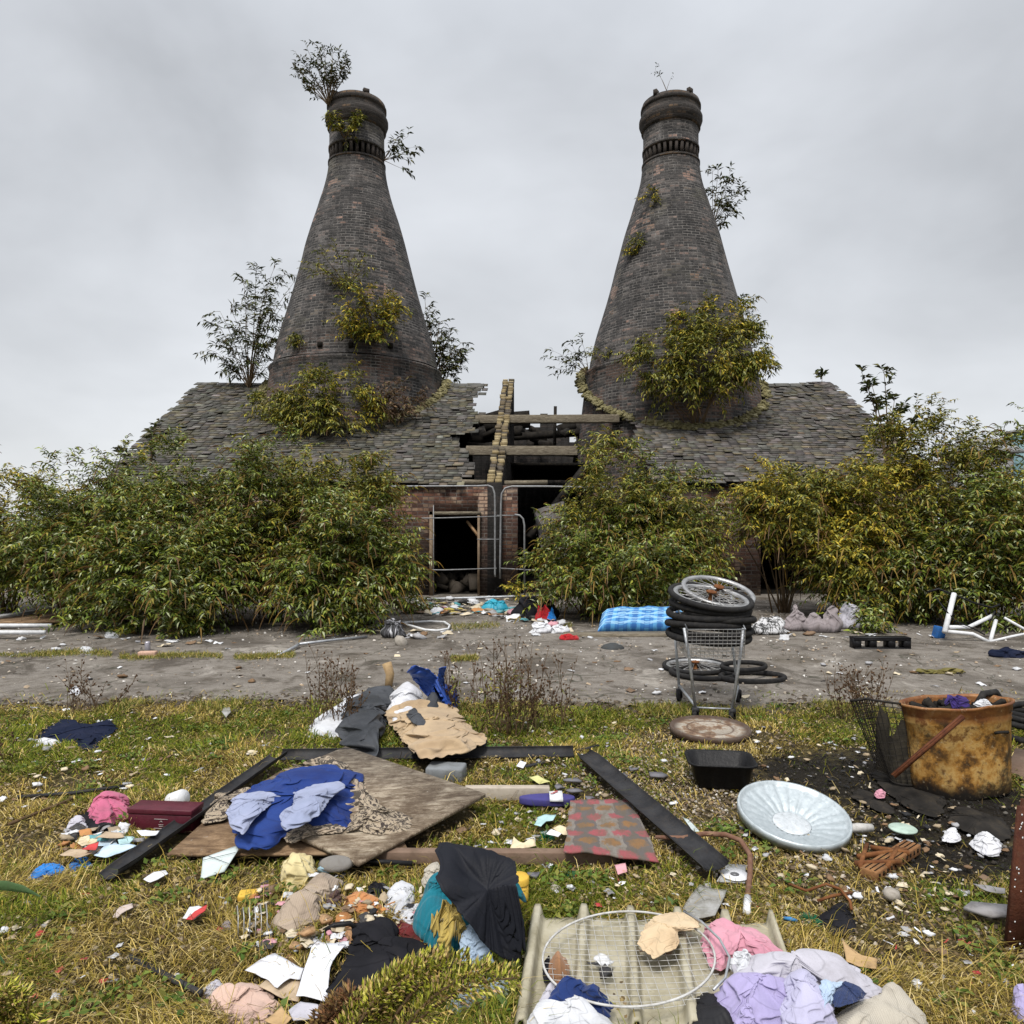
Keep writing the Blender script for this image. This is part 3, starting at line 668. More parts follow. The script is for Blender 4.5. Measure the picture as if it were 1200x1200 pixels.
def sapling(name, label, cat, loc, tips, seed, pal='dark', L=.13, Wd=.035, K=7, tw=7, group=None, r=.02, sideL=.45, droop=.8, stemmat=None, spk=0, yel=0):
    """open crown: stems run from loc to each tip, twigs off the outer half, leaves along the twigs"""
    rs = np.random.RandomState(seed); r2 = random.Random(seed); base = Vector(loc); t = thing(name, label, cat, base, group)
    mb = MB(); pp = []; dd = []; sp = []
    for tip in tips:
        tip = Vector(tip); v = tip - base; ln = v.length
        md = base + v * .5 + Vector((r2.uniform(-.06, .06), r2.uniform(-.06, .06), .08)) * ln + Vector((-v.x * .12, -v.y * .12, 0))
        pl = [base.lerp(md, i / 8).lerp(md.lerp(tip, i / 8), i / 8) for i in range(9)]
        mb.tube(pl, r, 5, r1=r * .2)
        for k in range(tw):
            u = r2.uniform(.35, 1.0) if k else 1.0; i = min(7, int(u * 8)); a = pl[i].lerp(pl[i+1], u * 8 - i)
            d = v.normalized() * .55 + Vector((r2.gauss(0, .5), r2.gauss(0, .5), r2.gauss(.15, .35))); d.normalize()
            tl = sideL * r2.uniform(.5, 1.1) * (1.25 - .5 * u)
            q = []
            for j in range(6):
                w = j / 5; q.append(a + d * tl * w - Vector((0, 0, 1)) * droop * .3 * tl * w * w)
            mb.tube(q, r * .32, 4, r1=r * .1)
            for j in range(K):
                w = (j + .7) / K; x = a + d * tl * w - Vector((0, 0, 1)) * droop * .3 * tl * w * w
                tn = (d - Vector((0, 0, 1)) * droop * .6 * w).normalized(); sd_ = tn.cross(Vector((r2.gauss(0, .3), r2.gauss(0, .3), 1))).normalized()
                for sg in (-1, 1):
                    if r2.random() < .2: continue
                    pp.append(tuple(x - base)); dd.append(tuple(tn * .6 + sd_ * sg * .75 - Vector((0, 0, .35 * droop)) + Vector((r2.gauss(0, .2), r2.gauss(0, .2), r2.gauss(0, .2)))))
    mb.build('stems', stemmat or M_stem, t)
    pp = np.array(pp); dd = np.array(dd)
    ex = ([(.30, .23, .03), (.36, .27, .05)], rs.rand(len(pp)) < yel) if yel else None
    co, f, c = leaves(pp, dd, L, Wd, rs, PAL[pal], ex)
    link('foliage', npmesh('foliage', co, f, col=c), M_leaf, t)
    return t

def pb(px, D, z=0.0): return Vector(((px - 600) / F * D, D, z))
def ztop(py, D): return CH + (HY - py) / F * D
LG, RG = 'buddleia bushes left of the doorway', 'buddleia bushes right of the doorway'
# (px centre, depth, top py, half width in px, ...)
for px, D, py, hw, seed, lab, grp, kw in (
    (8, 12.6, 552, 75, 101, 'buddleia bush cut by the left edge of the photo, thinly yellowed', LG, dict(pal='olive', yel=.08)),
    (78, 11.6, 560, 68, 102, 'low green buddleia bush behind the white poles on the far left', LG, dict()),
    (160, 12.9, 545, 72, 103, 'tall buddleia bush reaching the left lower corner of the tiled roof', LG, dict(yel=.06)),
    (152, 11.0, 590, 70, 104, 'dark green buddleia bush in front of the roof corner bush', LG, dict()),
    (232, 11.6, 532, 78, 105, 'broad buddleia bush below the middle of the left roof', LG, dict(yel=.04)),
    (232, 10.5, 615, 64, 106, 'buddleia bush at the yard edge with drooping brown seed heads, left of the hollow', LG, dict(spk=.4)),
    (322, 11.7, 528, 72, 107, 'buddleia bush under the shrub on the left roof', LG, dict(spk=.4)),
    (376, 10.5, 600, 64, 108, 'silvery green buddleia bush at the yard edge nearest the hollow', LG, dict(spk=.35)),
    (392, 11.6, 530, 70, 109, 'buddleia bush with upright shoots below the left kiln', LG, dict(spk=.45, pal='olive')),
    (424, 10.9, 570, 50, 110, 'rightmost buddleia bush of the left row, beside the metal fence', LG, dict(spk=.4)),
    (716, 12.5, 538, 62, 111, 'tall buddleia bush right of the broken bay, against the fallen roof', RG, dict(spk=.4, pal='olive')),
    (690, 11.9, 602, 58, 112, 'buddleia bush leaning over the rubbish right of the fence', RG, dict(spk=.35)),
    (762, 12.5, 545, 72, 113, 'buddleia bush behind the blue checked mattress', RG, dict(spk=.35)),
    (748, 11.7, 618, 72, 114, 'low spreading buddleia bush directly above the blue checked mattress', RG, dict(spk=.45)),
    (806, 12.3, 570, 52, 115, 'buddleia bush behind the stack of bicycle tyres', RG, dict(spk=.35, pal='olive')),
    (918, 12.4, 552, 62, 116, 'yellowing buddleia arching over the dark opening right of the trolley', RG, dict(pal='olive', yel=.2, zc=.68, zmin=1.3, spk=.3)),
    (1000, 11.8, 548, 64, 117, 'bright yellow and green buddleia bush right of the dark opening', RG, dict(pal='olive', yel=.28)),
    (1022, 11.9, 640, 60, 118, 'dark buddleia bush behind the grey stuffed bags', RG, dict()),
    (1060, 12.2, 512, 74, 119, 'tall buddleia bush at the right end of the tiled roof', RG, dict(pal='olive', yel=.16, spk=.4)),
    (1085, 11.3, 610, 66, 120, 'green buddleia bush behind the black pallet', RG, dict(yel=.05)),
    (1135, 11.8, 524, 70, 121, 'buddleia bush with brown plumes below the pale warehouse', RG, dict(pal='olive', spk=.45)),
    (1160, 10.9, 580, 66, 122, 'buddleia bush behind the white bicycle frame', RG, dict(yel=.05)),
    (1215, 11.3, 520, 72, 123, 'buddleia bush cut by the right edge of the photo', RG, dict(spk=.35)),
):
    h = ztop(py, D) - .05; rx = hw / F * D * 1.12
    bush('buddleia_bush', lab, 'bush', pb(px, D), rx, min(rx, 1.0), h, seed, group=grp, twigs=int(1020 * max(.7, h * rx / 2.2)), **kw)
# ground-hugging growth at the yard edge
for px, D, hw, h, seed, lab in (
    (118, 10.2, 40, .55, 131, 'low leafy buddleia clump right of the white poles'), (190, 10.0, 56, .5, 132, 'low buddleia clump at the yard edge, left of the shaded hollow'),
    (395, 10.1, 40, .45, 133, 'low buddleia clump beside the dark bag by the metal hoop'), (1005, 10.3, 40, .4, 134, 'short green weeds between the grey bags and the pallet'),
    (1150, 10.5, 50, .5, 135, 'short weeds growing through the white bicycle frame'), (470, 12.6, 30, .5, 136, 'short green weeds at the left foot of the metal fence'), (610, 14.6, 20, .7, 137, 'small yellow-leaved seedling at the foot of the fence')):
    bush('low_weed', lab, 'weed', pb(px, D), hw / F * D, .5, h, seed, pal='yellow' if seed == 137 else 'green', twigs=90 if seed != 137 else 22, K=6, spk=.1, stems=5, zc=.2, zmin=.02)
# upright saplings by the right gable
def shoot(px0, py0, D, tops, seed, lab, name='upright_sapling', **kw):
    return sapling(name, lab, 'sapling', P(px0, py0, D), [P(x, y, D + random.Random(seed + i).uniform(-.3, .3)) for i, (x, y) in enumerate(tops)], seed, **kw)
shoot(1040, 560, 13.2, [(1010, 437), (1022, 452), (1036, 436), (1048, 470), (1058, 478), (1072, 492)], 141, 'upright leafy sapling poking above the right end of the roof', sideL=.22, K=5, tw=11, L=.13, Wd=.06, droop=.3)
shoot(963, 452, 20.4, [(964, 434)], 142, 'tiny plant sprouting from the right roof ridge', name='ridge_weed', sideL=.2, K=4, tw=5, L=.2, Wd=.09, r=.01)
shoot(128, 575, 14.5, [(146, 522), (140, 530), (160, 540)], 143, 'sprig rising in front of the left roof verge', name='sprig', sideL=.25, K=4, tw=4, L=.14, Wd=.06, droop=.3)
shoot(175, 560, 14.5, [(182, 498), (188, 505), (178, 512)], 144, 'sprig rising against the middle of the left roof verge', name='sprig', sideL=.25, K=4, tw=4, L=.14, Wd=.06, droop=.3)
shoot(730, 540, 14.8, [(700, 515), (712, 506), (722, 512), (742, 516), (690, 528)], 145, 'arching yellow-green shoots in front of the right purlin ends', name='arching_shoot', sideL=.4, K=8, tw=8, pal='olive', L=.15, droop=1.2)

# plants rooted in the kilns
def kpt(kx, sc, px, py, out=0.0):
    """point of the kiln surface that faces the viewer at a photo position"""
    D = 20.5 - .9
    for _ in range(12):
        q = P(px, py, D); r_ = prof_r(q.z) * sc; dx = max(-r_ * .97, min(r_ * .97, q.x - kx)); D = 20.5 - math.sqrt(r_ * r_ - dx * dx)
    return P(px, py, D - out)
def kplant(name, label, kx, sc, root, tips, seed, out=.5, **kw):
    b = kpt(kx, sc, *root); D = b.y
    tp = [P(x, y, D - out * random.Random(seed * 7 + i).uniform(.2, 1.0)) for i, (x, y) in enumerate(tips)]
    return sapling(name, label, 'shrub', b, tp, seed, **kw)
def fan(cx, cy, w, h, n, seed):
    r_ = random.Random(seed); o = []
    for i in range(n):
        a = r_.uniform(0, 2 * math.pi); k = r_.uniform(.35, 1) ** .5; o.append((cx + w * k * math.cos(a), cy - h * k * math.sin(a)))
    return o
SK = dict(pal='dark', L=.17, Wd=.05)
sapling('rim_tree', 'small airy tree growing out of the left kiln rim', 'sapling', P(385, 124, 19.9), [P(x, y, 19.8 + .3 * math.sin(i * 9)) for i, (x, y) in enumerate([(345, 80), (352, 70), (362, 62), (372, 54), (380, 58), (390, 62), (398, 66), (408, 70), (410, 84), (355, 96), (365, 88), (388, 78), (400, 84), (374, 72), (360, 106), (384, 92), (405, 76), (350, 84)])], 201, r=.018, tw=7, K=4, sideL=.38, L=.13, Wd=.042, pal='dark', droop=.25)
kplant('wall_shrub', 'yellow-green tuft hanging below the left kiln rim', KLX, .955, (404, 163), fan(404, 136, 22, 16, 9, 5), 202, out=.35, pal='olive', tw=6, K=5, sideL=.3, L=.14, Wd=.045, r=.014)
sapling('wall_shrub', 'thin sprig leaning off the right side of the left kiln neck', 'shrub', P(450, 188, 20.4), [P(x, y, 20.4) for x, y in ((478, 160), (486, 172), (470, 158), (480, 184), (462, 170), (476, 200), (484, 180), (466, 186))], 203, tw=4, K=4, sideL=.32, r=.01, **SK)
kplant('wall_shrub', 'sparse brownish shrub on the middle of the left kiln', KLX, .955, (408, 340), fan(398, 312, 36, 24, 14, 6), 204, out=.7, pal='olive', tw=6, K=5, sideL=.42, L=.13, Wd=.03, r=.014)
kplant('wall_shrub', 'dense yellow shrub on the lower belly of the left kiln', KLX, .955, (442, 398), fan(436, 368, 42, 34, 26, 7), 205, out=.9, pal='yellow', tw=10, K=6, sideL=.5, L=.14, Wd=.033, r=.014)
sapling('roof_sapling', 'big dark sapling rising from the left roof ridge beside the kiln', 'sapling', P(292, 456, 20.2), [P(x, y, 20.2 + .5 * math.sin(i * 5)) for i, (x, y) in enumerate([(255, 378), (262, 398), (252, 412), (270, 362), (290, 348), (286, 330), (300, 318), (322, 312), (334, 322), (340, 345), (322, 360), (306, 370), (278, 388), (262, 425), (318, 395), (302, 402), (330, 380), (270, 432), (315, 335), (308, 350), (258, 365), (345, 330), (296, 425), (320, 425)])], 206, tw=8, K=6, sideL=.7, L=.22, Wd=.045, pal='dark', r=.016, droop=1.1)
sapling('roof_sapling', 'dark leafy sapling showing behind the right flank of the left kiln', 'sapling', P(505, 452, 21.0), [P(x, y, 21.2) for x, y in ((498, 352), (503, 372), (515, 378), (530, 386), (540, 402), (544, 416), (536, 428), (520, 400), (524, 420), (530, 440), (512, 390), (516, 430), (540, 408))], 207, tw=9, K=6, sideL=.5, L=.2, Wd=.05, pal='dark', r=.025)
bush('roof_shrub', 'dense olive shrub rooted in the left roof at the foot of the kiln', 'shrub', roof_pt(P(385, 500, 17.8).x, 2.6) - Vector((0, 0, .1)), 1.35, .7, 1.5, 208, pal='olive', twigs=420, yel=.07, gap=.2, L=.13, Wd=.034, zc=.4, spk=.1, droop=1.2)
bush('roof_shrub', 'dry reddish-brown shrub at the right foot of the left kiln', 'shrub', roof_pt(P(468, 488, 18.3).x, 3.2), .85, .4, 1.0, 209, pal='rust', twigs=150, L=.12, Wd=.035, zc=.35, spk=.0, gap=.3)
bush('roof_shrub', 'pale straggly shrub at the left foot of the left kiln', 'shrub', roof_pt(P(330, 490, 18.6).x, 3.3), .55, .4, 1.1, 210, pal='olive', twigs=90, L=.12, Wd=.035, zc=.4, spk=0, gap=.3)
# right kiln
b = kpt(KRX, .965, 812, 497)
bush('wall_shrub', 'big dense green shrub on the belly of the right kiln', 'shrub', b + Vector((.0, -.25, 0)), 1.72, .85, 2.65, 221, pal='olive', twigs=900, yel=.06, gap=.15, L=.14, Wd=.034, zc=.52, zmin=.0, spk=.15, droop=1.2, lump=.45)
bush('wall_shrub', 'upper right shoulder of green shoots above the big shrub on the right kiln', 'shrub', kpt(KRX, .965, 842, 400) , .85, .5, 1.05, 222, pal='yellow', twigs=120, gap=.3, L=.13, Wd=.034, zc=.35, spk=.1, droop=1.0)
sapling('wall_shrub', 'airy sapling leaning off the upper right side of the right kiln', 'shrub', P(836, 262, 20.5), [P(x, y, 20.4) for x, y in ((835, 198), (842, 200), (855, 203), (862, 212), (870, 224), (858, 232), (850, 222), (862, 240), (845, 212), (848, 240), (846, 262), (858, 250))], 223, tw=6, K=4, sideL=.4, r=.012, **SK)
sapling('wall_shrub', 'drooping sapling at the lower right flank of the right kiln', 'shrub', P(876, 425, 20.6), [P(x, y, 20.5) for x, y in ((866, 352), (872, 358), (880, 372), (888, 382), (886, 398), (896, 412), (908, 424), (900, 430), (890, 420), (878, 385))], 224, tw=5, K=5, sideL=.45, r=.012, **SK)
sapling('wall_shrub', 'thin sprig leaning left off the foot of the right kiln', 'shrub', P(690, 440, 20.3), [P(x, y, 20.2) for x, y in ((642, 420), (650, 412), (660, 405), (672, 408), (682, 400), (652, 432), (668, 424), (676, 418))], 225, tw=4, K=4, sideL=.4, r=.01, **SK)
for px, py, s_, seed, lab, pal in ((764, 234, .24, 226, 'round green tuft high on the right kiln neck', 'yellow'), (748, 285, .13, 227, 'small green tuft on the left flank of the right kiln', 'olive'), (741, 297, .11, 228, 'small rusty tuft below the green one on the right kiln', 'yellow'), (706, 420, .3, 229, 'straggly tuft at the lower left of the right kiln', 'olive'), (350, 402, .2, 230, 'mossy tuft low on the left kiln flank', 'olive')):
    q = kpt(KLX if px < 600 else KRX, .955 if px < 600 else .965, px, py)
    bush('wall_tuft', lab, 'tuft', q - Vector((0, .04, s_)), s_ * .9, s_ * .6, s_ * 2, seed, pal=pal, twigs=26, K=6, L=.09, Wd=.025, zc=.5, zmin=-1, spk=0, stems=3, front=1)
sapling('rim_twigs', 'bare thin twigs standing on top of the right kiln rim', 'twigs', P(781, 106, 20.3), [P(768, 82, 20.3), P(786, 92, 20.3), P(774, 90, 20.3)], 231, tw=2, K=2, sideL=.25, L=.1, Wd=.03, r=.008)

# dry weeds on the verge: branching brown stems with seed heads
def dry_weed(label, px, py, top, half, n, seed, heads=26, group=None, green=0):
    b = G(px, py); D = b.y; h = (py - top) / F * D; r2 = random.Random(seed)
    t = thing('dry_weed', label, 'weed', b, group); mb = MB(); hb = MB()
    for k in range(n):
        a = b + Vector((r2.uniform(-.6, .6) * half / F * D, r2.uniform(-.12, .12), -.01)); hh = h * r2.uniform(.45, 1.05)
        tip = a + Vector((r2.gauss(0, .35) * half / F * D, r2.uniform(-.15, .15), hh))
        pl = [a.lerp(tip, i / 6) + Vector((r2.gauss(0, .008), r2.gauss(0, .008), 0)) for i in range(7)]
        mb.tube(pl, .0032, 4, r1=.0014)
        for j in range(r2.randint(4, 8)):
            i = r2.randint(2, 5); q = pl[i]; d = Vector((r2.gauss(0, .6), r2.gauss(0, .4), r2.uniform(.3, 1))).normalized() * hh * r2.uniform(.1, .28)
            mb.tube([q, q + d * .5 + Vector((0, 0, .01)), q + d], .0016, 3)
            for e_ in range(r2.randint(1, 3)):
                c = q + d * r2.uniform(.55, 1); s_ = r2.uniform(.004, .0085)
                hb.lathe([(.0005, -s_), (s_, -s_ * .2), (s_ * .7, s_ * .8), (.0005, s_)], 5, c)
        hb.lathe([(.0005, -.006), (.008, 0), (.005, .006), (.0005, .009)], 5, tip)
    mb.build('stems', M_twig, t); hb.build('seed_heads', mat('weed_head', (.05, .03, .018), (.10, .055, .03), rough=.95), t)
    if green:
        rs = np.random.RandomState(seed); pp = np.array([tuple(random.Random(seed + i).choice([Vector((rs.normal(0, .3) * half / F * D, rs.normal(0, .08), rs.uniform(.0, .7) * h))])) for i in range(green)])
        co, f, c = leaves(pp, rs.normal(0, 1, (green, 3)) + [0, 0, .3], .06, .012, rs, PAL['olive'] + PAL['rust']); link('leaves', npmesh('leaves', co, f, col=c), M_leaf, t)
for a in (('dry branching weed on the left grass edge above the navy coat', 105, 836, 772, 54, 16, 301), ('brown dead weed with seed heads left of the white sheet', 392, 852, 758, 42, 28, 302),
          ('dense brown weed clump right of the blue bag', 590, 862, 752, 58, 38, 303, 26, None, 300), ('sparse brown weed stems left of the trolley on the road edge', 640, 852, 772, 34, 14, 304),
          ('grey-brown twiggy weed beside the burnt tub', 1003, 842, 770, 46, 26, 305), ('dead weed stems just behind the blue bag', 535, 838, 765, 30, 14, 306, 26, None, 60),
          ('thin leaning twig at the right of the weed clump', 668, 848, 805, 24, 3, 307), ('dark dry stems at the left edge of the grass', 6, 905, 840, 14, 5, 308)):
    dry_weed(*a)

# ------------------------------------------------------------ cloth: every garment is buckled and dropped by a small solver
CL = []
def cloth(name, label, cat, m, out_, h=.06, z=0.0, ex=1.3, seed=0, parent=None, waves=6, floor=None, group=None, thick=.004, pw=2.2):
    """out_: photo outline, each point (px, py[, height]); h: how far the heap under it rises"""
    pts = []
    for p in out_:
        zz = p[2] if len(p) > 2 else z
        pts.append(G(p[0], p[1], zz + (h * .3 if len(p) < 3 else 0)) * 1.0)
        if len(p) < 3: pts[-1].z = zz
    CL.append(dict(name=name, label=label, cat=cat, m=m, pts=pts, h=h, ex=ex, seed=seed or len(CL) + 1, parent=parent, waves=waves, group=group, thick=thick, pw=pw))
    if parent is None and max(p.z for p in pts) < .3: foot(pts)
    return CL[-1]
NG = 60
def run_cloths():
    n = len(CL)
    if not n: return
    s = np.linspace(-1, 1, NG); a, b = np.meshgrid(s, s)
    rad = np.maximum(np.abs(a), np.abs(b)); th = np.arctan2(b, a)
    # square -> disc so the corners do not bunch up
    k = np.maximum(np.abs(np.cos(th)), np.abs(np.sin(th)))
    Pz = np.zeros((n, NG, NG, 3), np.float32); Hp = np.zeros((n, NG, NG), np.float32); Ex = np.zeros((n, 1, 1), np.float32)
    for i, c in enumerate(CL):
        p = np.array([tuple(q) for q in c['pts']]); m = len(p)
        t = np.arange(m * 12) / 12.0; i1 = t.astype(int); u = (t - i1)[:, None]
        q0, q1, q2, q3 = (p[(i1 + d) % m] for d in (-1, 0, 1, 2))
        cr = .5 * ((2*q1) + (q2-q0)*u + (2*q0-5*q1+4*q2-q3)*u**2 + (3*q1-q0-3*q2+q3)*u**3)
        o = cr * .55 + (q1 * (1 - u) + q2 * u) * .45
        cen = o.mean(0); ang = np.arctan2(o[:, 1] - cen[1], o[:, 0] - cen[0]); rr = np.hypot(o[:, 0] - cen[0], o[:, 1] - cen[1])
        od = np.argsort(ang); ang = ang[od]; rr = rr[od]; oz = o[od, 2]
        R_ = np.interp(th, np.concatenate([ang - 2*np.pi, ang, ang + 2*np.pi]), np.tile(rr, 3)); Z_ = np.interp(th, np.concatenate([ang - 2*np.pi, ang, ang + 2*np.pi]), np.tile(oz, 3))
        vn = VN(c['seed'] * 13 + 1); rs = np.random.RandomState(c['seed'])
        R_ = R_ * (1 + .10 * (vn(th * 5 + 20, th * 0 + 2) - .5) + .08 * (vn(th * 13 + 60, th * 0 + 5) - .5)); x = cen[0] + np.cos(th) * R_ * rad; y = cen[1] + np.sin(th) * R_ * rad; zc_ = cen[2]
        size = rr.mean()
        base = Z_ * rad + zc_ * (1 - rad)
        lump = vn(x / size * 1.6 + 7, y / size * 1.6 + 3)
        hp = base + c['h'] * (1 - rad ** c['pw']) ** (.8 if c['pw'] > 3 else 1) * (.35 + 1.0 * lump)
        f = c['waves'] / size; an = rs.rand() * 3.14; xr = x * math.cos(an) + y * math.sin(an); yr = -x * math.sin(an) + y * math.cos(an)
        wv = np.abs(2 * vn(xr * f * 1.1 + 11 + lump * 1.5, yr * f * .45 + 4) - 1); wv2 = np.abs(2 * vn(yr * f * 1.2 + 31 + lump, xr * f * .5 + 14) - 1)
        wv3 = np.abs(2 * vn(xr * f * 2.6 + 41 + lump * 3, yr * f * 1.5 + 24) - 1); fold = (1 - wv) ** 3 * .7 + (1 - wv2) ** 3 * .55 + (1 - wv3) ** 3 * .22
        Pz[i, ..., 0] = x; Pz[i, ..., 1] = y; Pz[i, ..., 2] = hp + .004 + size * .17 * fold * min(1.5, (c['ex'] - 1) / .22) * np.clip((1 - rad) * 4, .15, 1)
        Hp[i] = hp + .003; Ex[i] = c['ex']
    flat = Pz.copy(); flat[..., 2] = Hp
    P0 = Pz.copy(); prev = Pz.copy()
    def d(A, dy, dx): 
        B = A[:, dy:, :] if dy else A
        return B
    offs = [(0, 1, .9), (1, 0, .9), (1, 1, .45), (1, -1, .45), (0, 2, .07), (2, 0, .07)]
    sl = []
    for dy, dx, k in offs:
        y0a, y1a = slice(0, NG - dy), slice(dy, NG)
        if dx >= 0: xa, xb = slice(0, NG - dx), slice(dx, NG)
        else: xa, xb = slice(-dx, NG), slice(0, NG + dx)
        rest = np.linalg.norm(flat[:, y1a, xb] - flat[:, y0a, xa], axis=-1) * Ex
        sl.append((y0a, y1a, xa, xb, rest[..., None], k))
    edge = np.zeros((NG, NG), bool); edge[0] = edge[-1] = edge[:, 0] = edge[:, -1] = True
    for st in range(60):
        v = (Pz - prev) * .88; prev = Pz.copy(); Pz = Pz + v; Pz[..., 2] -= .0011
        for it in range(3):
            for y0a, y1a, xa, xb, rest, k in sl:
                A = Pz[:, y0a, xa]; B = Pz[:, y1a, xb]; dl = B - A; L = np.sqrt((dl * dl).sum(-1, keepdims=True)) + 1e-9
                cor = dl * ((L - rest) / L * (.25 * k))
                acc = np.zeros_like(Pz); acc[:, y0a, xa] += cor; acc[:, y1a, xb] -= cor; Pz = Pz + acc
            Pz[:, edge, :2] += (P0[:, edge, :2] - Pz[:, edge, :2]) * .4
            Pz[..., 2] = np.maximum(Pz[..., 2], Hp)
            Pz[..., 2] = np.minimum(Pz[..., 2], Hp + .16)
    fi = np.array([[j*NG+i, j*NG+i+1, (j+1)*NG+i+1, (j+1)*NG+i] for j in range(NG-1) for i in range(NG-1)])
    uv = np.stack([(a + 1) / 2, (b + 1) / 2], -1).reshape(-1, 2)
    for i, c in enumerate(CL):
        co = Pz[i].reshape(-1, 3); par = c['parent']
        if isinstance(par, dict): par = par['ob']
        off = np.array(tuple(wloc(par))) if par is not None else np.array([co[:, 0].mean(), co[:, 1].mean(), co[:, 2].min()])
        o = link(c['name'], npmesh(c['name'], co - off, fi, uv=uv, smooth=True), c['m'], par)
        if par is None: o.location = off; tag(o, c['label'], c['cat'], c['group'])
        so_ = o.modifiers.new('solid', 'SOLIDIFY'); so_.thickness = c['thick']; so_.offset = -1
        o.modifiers.new('smooth', 'SUBSURF').render_levels = 1
        c['ob'] = o

def slab(name, label, cat, m, px, z0, th, parent=None, bevel=0, tops=None, group=None, fp=True):
    """flat board: photo outline at height z0 (+ per-point lift in tops), th thick"""
    pts = [G(p[0], p[1], p[2] if len(p) > 2 else z0) for p in px]
    if fp: foot(pts)
    o = MB().prism(pts, th).build(name, m, parent, bevel=bevel)
    if parent is None: tag(o, label, cat, group)
    return o
def sheet(name, label, cat, m, px, z=.03, curl=.02, seed=1, parent=None, group=None, th=.002, fp=True):
    """thin paper or card: fine grid over the outline, gently warped"""
    pts = [G(p[0], p[1], p[2] if len(p) > 2 else z) for p in px]; n = len(pts); cen = sum(pts, Vector()) / n
    vn = VN(seed); mb = MB(); K = 5; ob = []
    for i in range(n):
        for k in range(4): ob.append(pts[i].lerp(pts[(i+1) % n], k / 4))
    N = len(ob); vs = []
    for k in range(K + 1):
        for q in ob:
            v = cen.lerp(q, k / K); v = v.copy(); v.z += curl * (float(vn(v.x * 9, v.y * 9)) - .3) + curl * .6 * float(vn(v.x * 25, v.y * 25)); vs.append(v)
    fs = [(k*N+i, k*N+(i+1) % N, (k+1)*N+(i+1) % N, (k+1)*N+i) for k in range(K) for i in range(N)]
    if fp: foot(pts)
    o = mb.add(vs, fs).build(name, m, parent, smooth=True)
    s_ = o.modifiers.new('solid', 'SOLIDIFY'); s_.thickness = th; s_.offset = 0
    if parent is None: tag(o, label, cat, group)
    return o

# fabrics
m_white = cloth_mat('white_cloth', (.55, .56, .58), (.42, .43, .46), dirt=.25, rough=.6, spec=.4)
m_grey = cloth_mat('grey_nylon', (.06, .064, .072), (.03, .033, .038), rough=.5, spec=.3, dirt=.1, sheen=0)
m_beige = cloth_mat('beige_cotton', (.42, .31, .19), (.33, .24, .15), dirt=.2)
m_black = cloth_mat('black_cloth', (.012, .012, .014), (.02, .02, .024), dirt=.05, sheen=.0, spec=.04)
m_navy = cloth_mat('navy_cloth', (.010, .014, .030), (.016, .02, .04), dirt=.05, sheen=.0, spec=.05)
m_blue = cloth_mat('blue_cloth', (.018, .045, .19), (.010, .026, .13), dirt=.08, rough=.6, spec=.2, sheen=.03)
m_roy = cloth_mat('royal_blue_plastic', (.03, .085, .36), (.02, .055, .25), dirt=.08, rough=.45, spec=.4, sheen=0)
m_lilac = cloth_mat('pale_lilac_lining', (.29, .32, .45), (.22, .25, .36), dirt=.25)
m_purple = cloth_mat('lilac_cloth', (.36, .32, .52), (.28, .25, .42), dirt=.2)
m_paleg = cloth_mat('pale_grey_cloth', (.44, .43, .48), (.36, .35, .39), dirt=.25)
m_cream = cloth_mat('cream_cloth', (.58, .50, .28), (.48, .40, .2), dirt=.3)
m_knit = cloth_mat('beige_knit', (.36, .29, .22), (.28, .22, .17), dirt=.4, weave=40)
m_pink = cloth_mat('pink_cloth', (.56, .27, .33), (.46, .21, .27), dirt=.2)
m_hotp = cloth_mat('rose_pink_cloth', (.50, .13, .22), (.38, .09, .16), dirt=.25)
m_teal = cloth_mat('teal_cloth', (.012, .15, .20), (.01, .10, .14), dirt=.1, weave=20)
m_lblue = cloth_mat('pale_blue_cloth', (.38, .48, .60), (.3, .38, .5), dirt=.2)
m_bgrey = cloth_mat('blue_grey_cloth', (.22, .27, .31), (.15, .18, .21), dirt=.25)
m_yglove = cloth_mat('yellow_glove_cloth', (.50, .38, .11), (.38, .28, .08), dirt=.3)
m_skin = cloth_mat('blush_cloth', (.52, .37, .30), (.44, .3, .25), dirt=.3)
m_sky = cloth_mat('sky_blue_cloth', (.02, .20, .58), (.015, .14, .42), dirt=.15)
m_cyan = cloth_mat('cyan_plastic', (.02, .33, .46), (.015, .25, .36), dirt=.1, rough=.45, spec=.5)
m_denim = cloth_mat('denim', (.022, .035, .09), (.035, .05, .12), dirt=.15, weave=60)
m_tan = cloth_mat('tan_felt', (.30, .16, .085), (.22, .115, .06), dirt=.3)
m_canvas = cloth_mat('dirty_canvas', (.42, .385, .32), (.34, .31, .26), dirt=.4, weave=45)
m_bag = cloth_mat('grey_sack', (.27, .235, .24), (.2, .175, .18), dirt=.3)
m_red = cloth_mat('red_cloth', (.40, .02, .025), (.3, .015, .02), dirt=.2)
m_polyw = cloth_mat('white_polythene', (.62, .63, .65), (.5, .5, .53), dirt=.2, rough=.35, spec=.5, sheen=0)
def pattern_mat(name, a, b, c_, scale):
    t = NT(name); v = t.co('UV'); vo = t.n('ShaderNodeTexVoronoi', {'Vector': v, 'Scale': scale, 'Randomness': 1.0}, feature='DISTANCE_TO_EDGE').outputs[0]
    n = t.noise(v, scale * 1.1, 4, .65, 1.5); c = t.ramp(n, [(.47, a), (.52, b), (.66, c_)])
    t.base(c); t.set(Roughness=.95); t.bump(t.noise(v, 60, 3), .3, .004); return t.m
m_leo = pattern_mat('spotted_fleece', (.035, .025, .02), (.34, .28, .20), (.27, .21, .15), 16)
m_leo2 = pattern_mat('mottled_fleece', (.05, .04, .03), (.37, .30, .22), (.20, .15, .11), 10)

